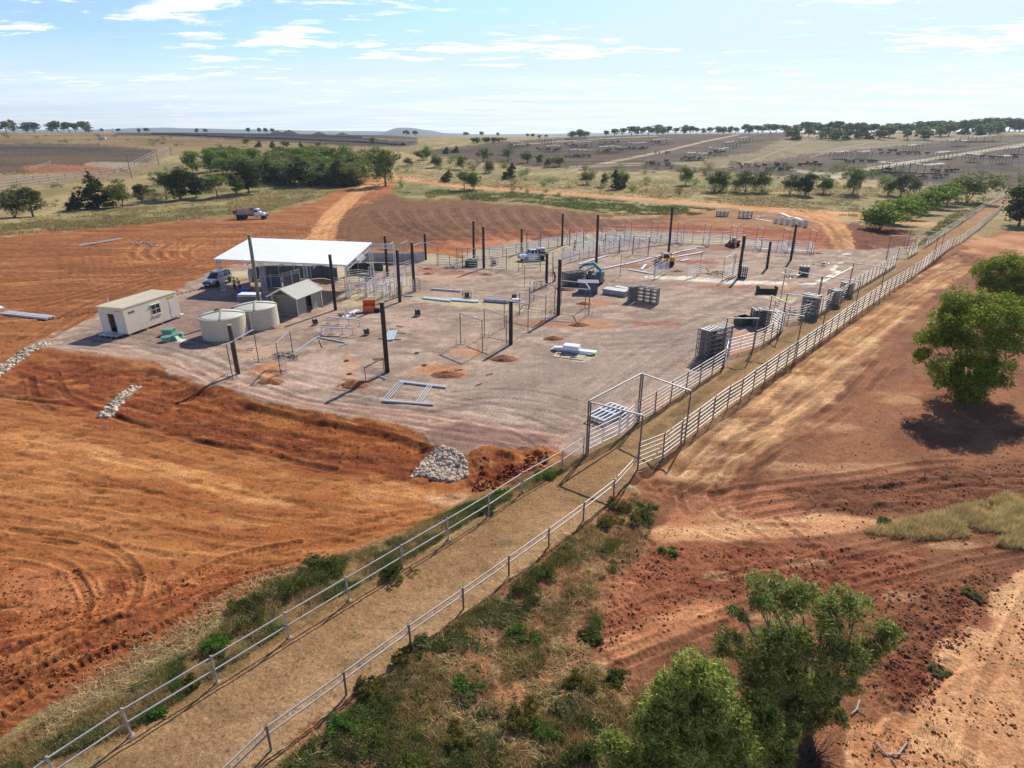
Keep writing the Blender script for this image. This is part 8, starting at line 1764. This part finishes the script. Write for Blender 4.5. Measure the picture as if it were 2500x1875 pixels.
# clods of earth
def clods(polys, n, smin, smax, cols, label, seed, pw=2.2):
    rg = np.random.default_rng(seed); P = poly_pts(polys, n, rg); P = P[fbm(P[:, 0] / 1.6, P[:, 1] / 1.6, 3, seed) > .44]; n = len(P)
    b0 = np.array([(1, 0, 0), (-1, 0, 0), (0, 1, 0), (0, -1, 0), (0, 0, .8), (0, 0, -.6), (.6, .6, .4), (-.6, .6, .3), (.6, -.6, .3), (-.6, -.6, .4)], float)
    f0 = np.array([(4, 0, 6), (4, 6, 2), (6, 0, 2), (4, 2, 7), (4, 7, 1), (7, 2, 1), (4, 1, 9), (4, 9, 3), (9, 1, 3), (4, 3, 8), (4, 8, 0), (8, 3, 0), (5, 2, 0), (5, 1, 2), (5, 3, 1), (5, 0, 3)])
    s = smin + (smax - smin) * rg.random(n) ** pw; V = b0[None] * s[:, None, None] * rg.uniform(.65, 1.3, (n, 10, 1)) * rg.uniform(.7, 1.2, (n, 1, 3)); an = rg.uniform(0, 6.28, n); ca, sa = np.cos(an)[:, None], np.sin(an)[:, None]
    V = np.stack([V[..., 0] * ca - V[..., 1] * sa, V[..., 0] * sa + V[..., 1] * ca, V[..., 2]], -1); V[..., 0] += P[:, :1]; V[..., 1] += P[:, 1:]; V[..., 2] += (hz(P[:, 0], P[:, 1]) + s * .2)[:, None]
    Fq = f0[None] + 10 * np.arange(n)[:, None, None]; cc = np.array([lin(q) for q in cols])[rg.integers(0, len(cols), n)] * rg.uniform(.8, 1.2, (n, 1))
    o = np_obj('soil_clods', V.reshape(-1, 3), Fq.reshape(-1, 3), np.repeat(cc, 10, 0), mat('clods', (0, 0, 0), 1, 0, .2, 6, .4, 20, attr='Col')); return props(o, label, 'soil clods', None, 'stuff')
RC = [(126, 72, 46), (146, 86, 56), (104, 58, 38)]
clods([([(1320, 1190), (1480, 1178), (1750, 1178), (1990, 1200), (2010, 1300), (1850, 1330), (1700, 1290), (1500, 1300), (1290, 1420)], .42), ([(1700, 1060), (2212, 1000), (2212, 1100), (2100, 1110), (1750, 1115)], .2), ([(1990, 1290), (2130, 1230), (2190, 1240), (2080, 1400), (2010, 1530), (1880, 1560), (1860, 1380)], .38)], 5500, .012, .08, RC, 'broken red clods strewn over the earth right of the lane', 301, 3.2)
clods([([(1450, 1050), (2212, 760), (2212, 1659), (1820, 1659), (1400, 1350)], 1)], 5000, .015, .07, RC + [(176, 118, 80)], 'small crumbs of earth right of the lane', 302)
OC = [(150, 84, 40), (176, 104, 54), (122, 62, 30)]
clods([([(60, 790), (200, 780), (420, 835), (640, 893), (860, 935), (950, 965), (890, 1020), (700, 985), (500, 955), (300, 905)], .5), ([(0, 1200), (300, 1220), (700, 1200), (560, 1270), (300, 1440), (0, 1600)], .5)], 6500, .012, .075, OC, 'broken orange clods on the batter and along the working area', 303, 3.0)
clods([([(1040, 985), (1180, 975), (1190, 1010), (1110, 1045), (1020, 1050)], 1)], 900, .03, .16, [(120, 54, 26), (96, 42, 20)], 'dark red clods on the small bank beside the rock heap', 304, 2)
clods([(VR, 1)], 2200, .015, .07, RC, 'crumbs of soil in the scrub between lane and red earth', 305)
clods([([(560, 560), (800, 560), (960, 640), (1180, 700), (1500, 640), (1400, 900), (1100, 930), (600, 840), (300, 740)], 1)], 1600, .015, .06, [(176, 150, 134), (140, 116, 104)], 'scattered gravel stones on the pad', 306)
# ------------------------------------------------------------------ the air
hb = MB().box(0, 3200, 110, 14000, 6800, 270).build('haze', bpy.data.materials.new('air')); hm = hb.data.materials[0]; hm.use_nodes = True; hn = hm.node_tree; hn.nodes.clear()
ho = hn.nodes.new('ShaderNodeOutputMaterial'); pv = hn.nodes.new('ShaderNodeVolumePrincipled'); pv.inputs['Density'].default_value = 0.00011; pv.inputs['Color'].default_value = (0.74, 0.88, 1.0, 1); pv.inputs['Anisotropy'].default_value = 0.35
hn.links.new(pv.outputs[0], ho.inputs['Volume']); hb['kind'] = 'stuff'; hb['label'] = 'thin bluish air between the site and the far hills'
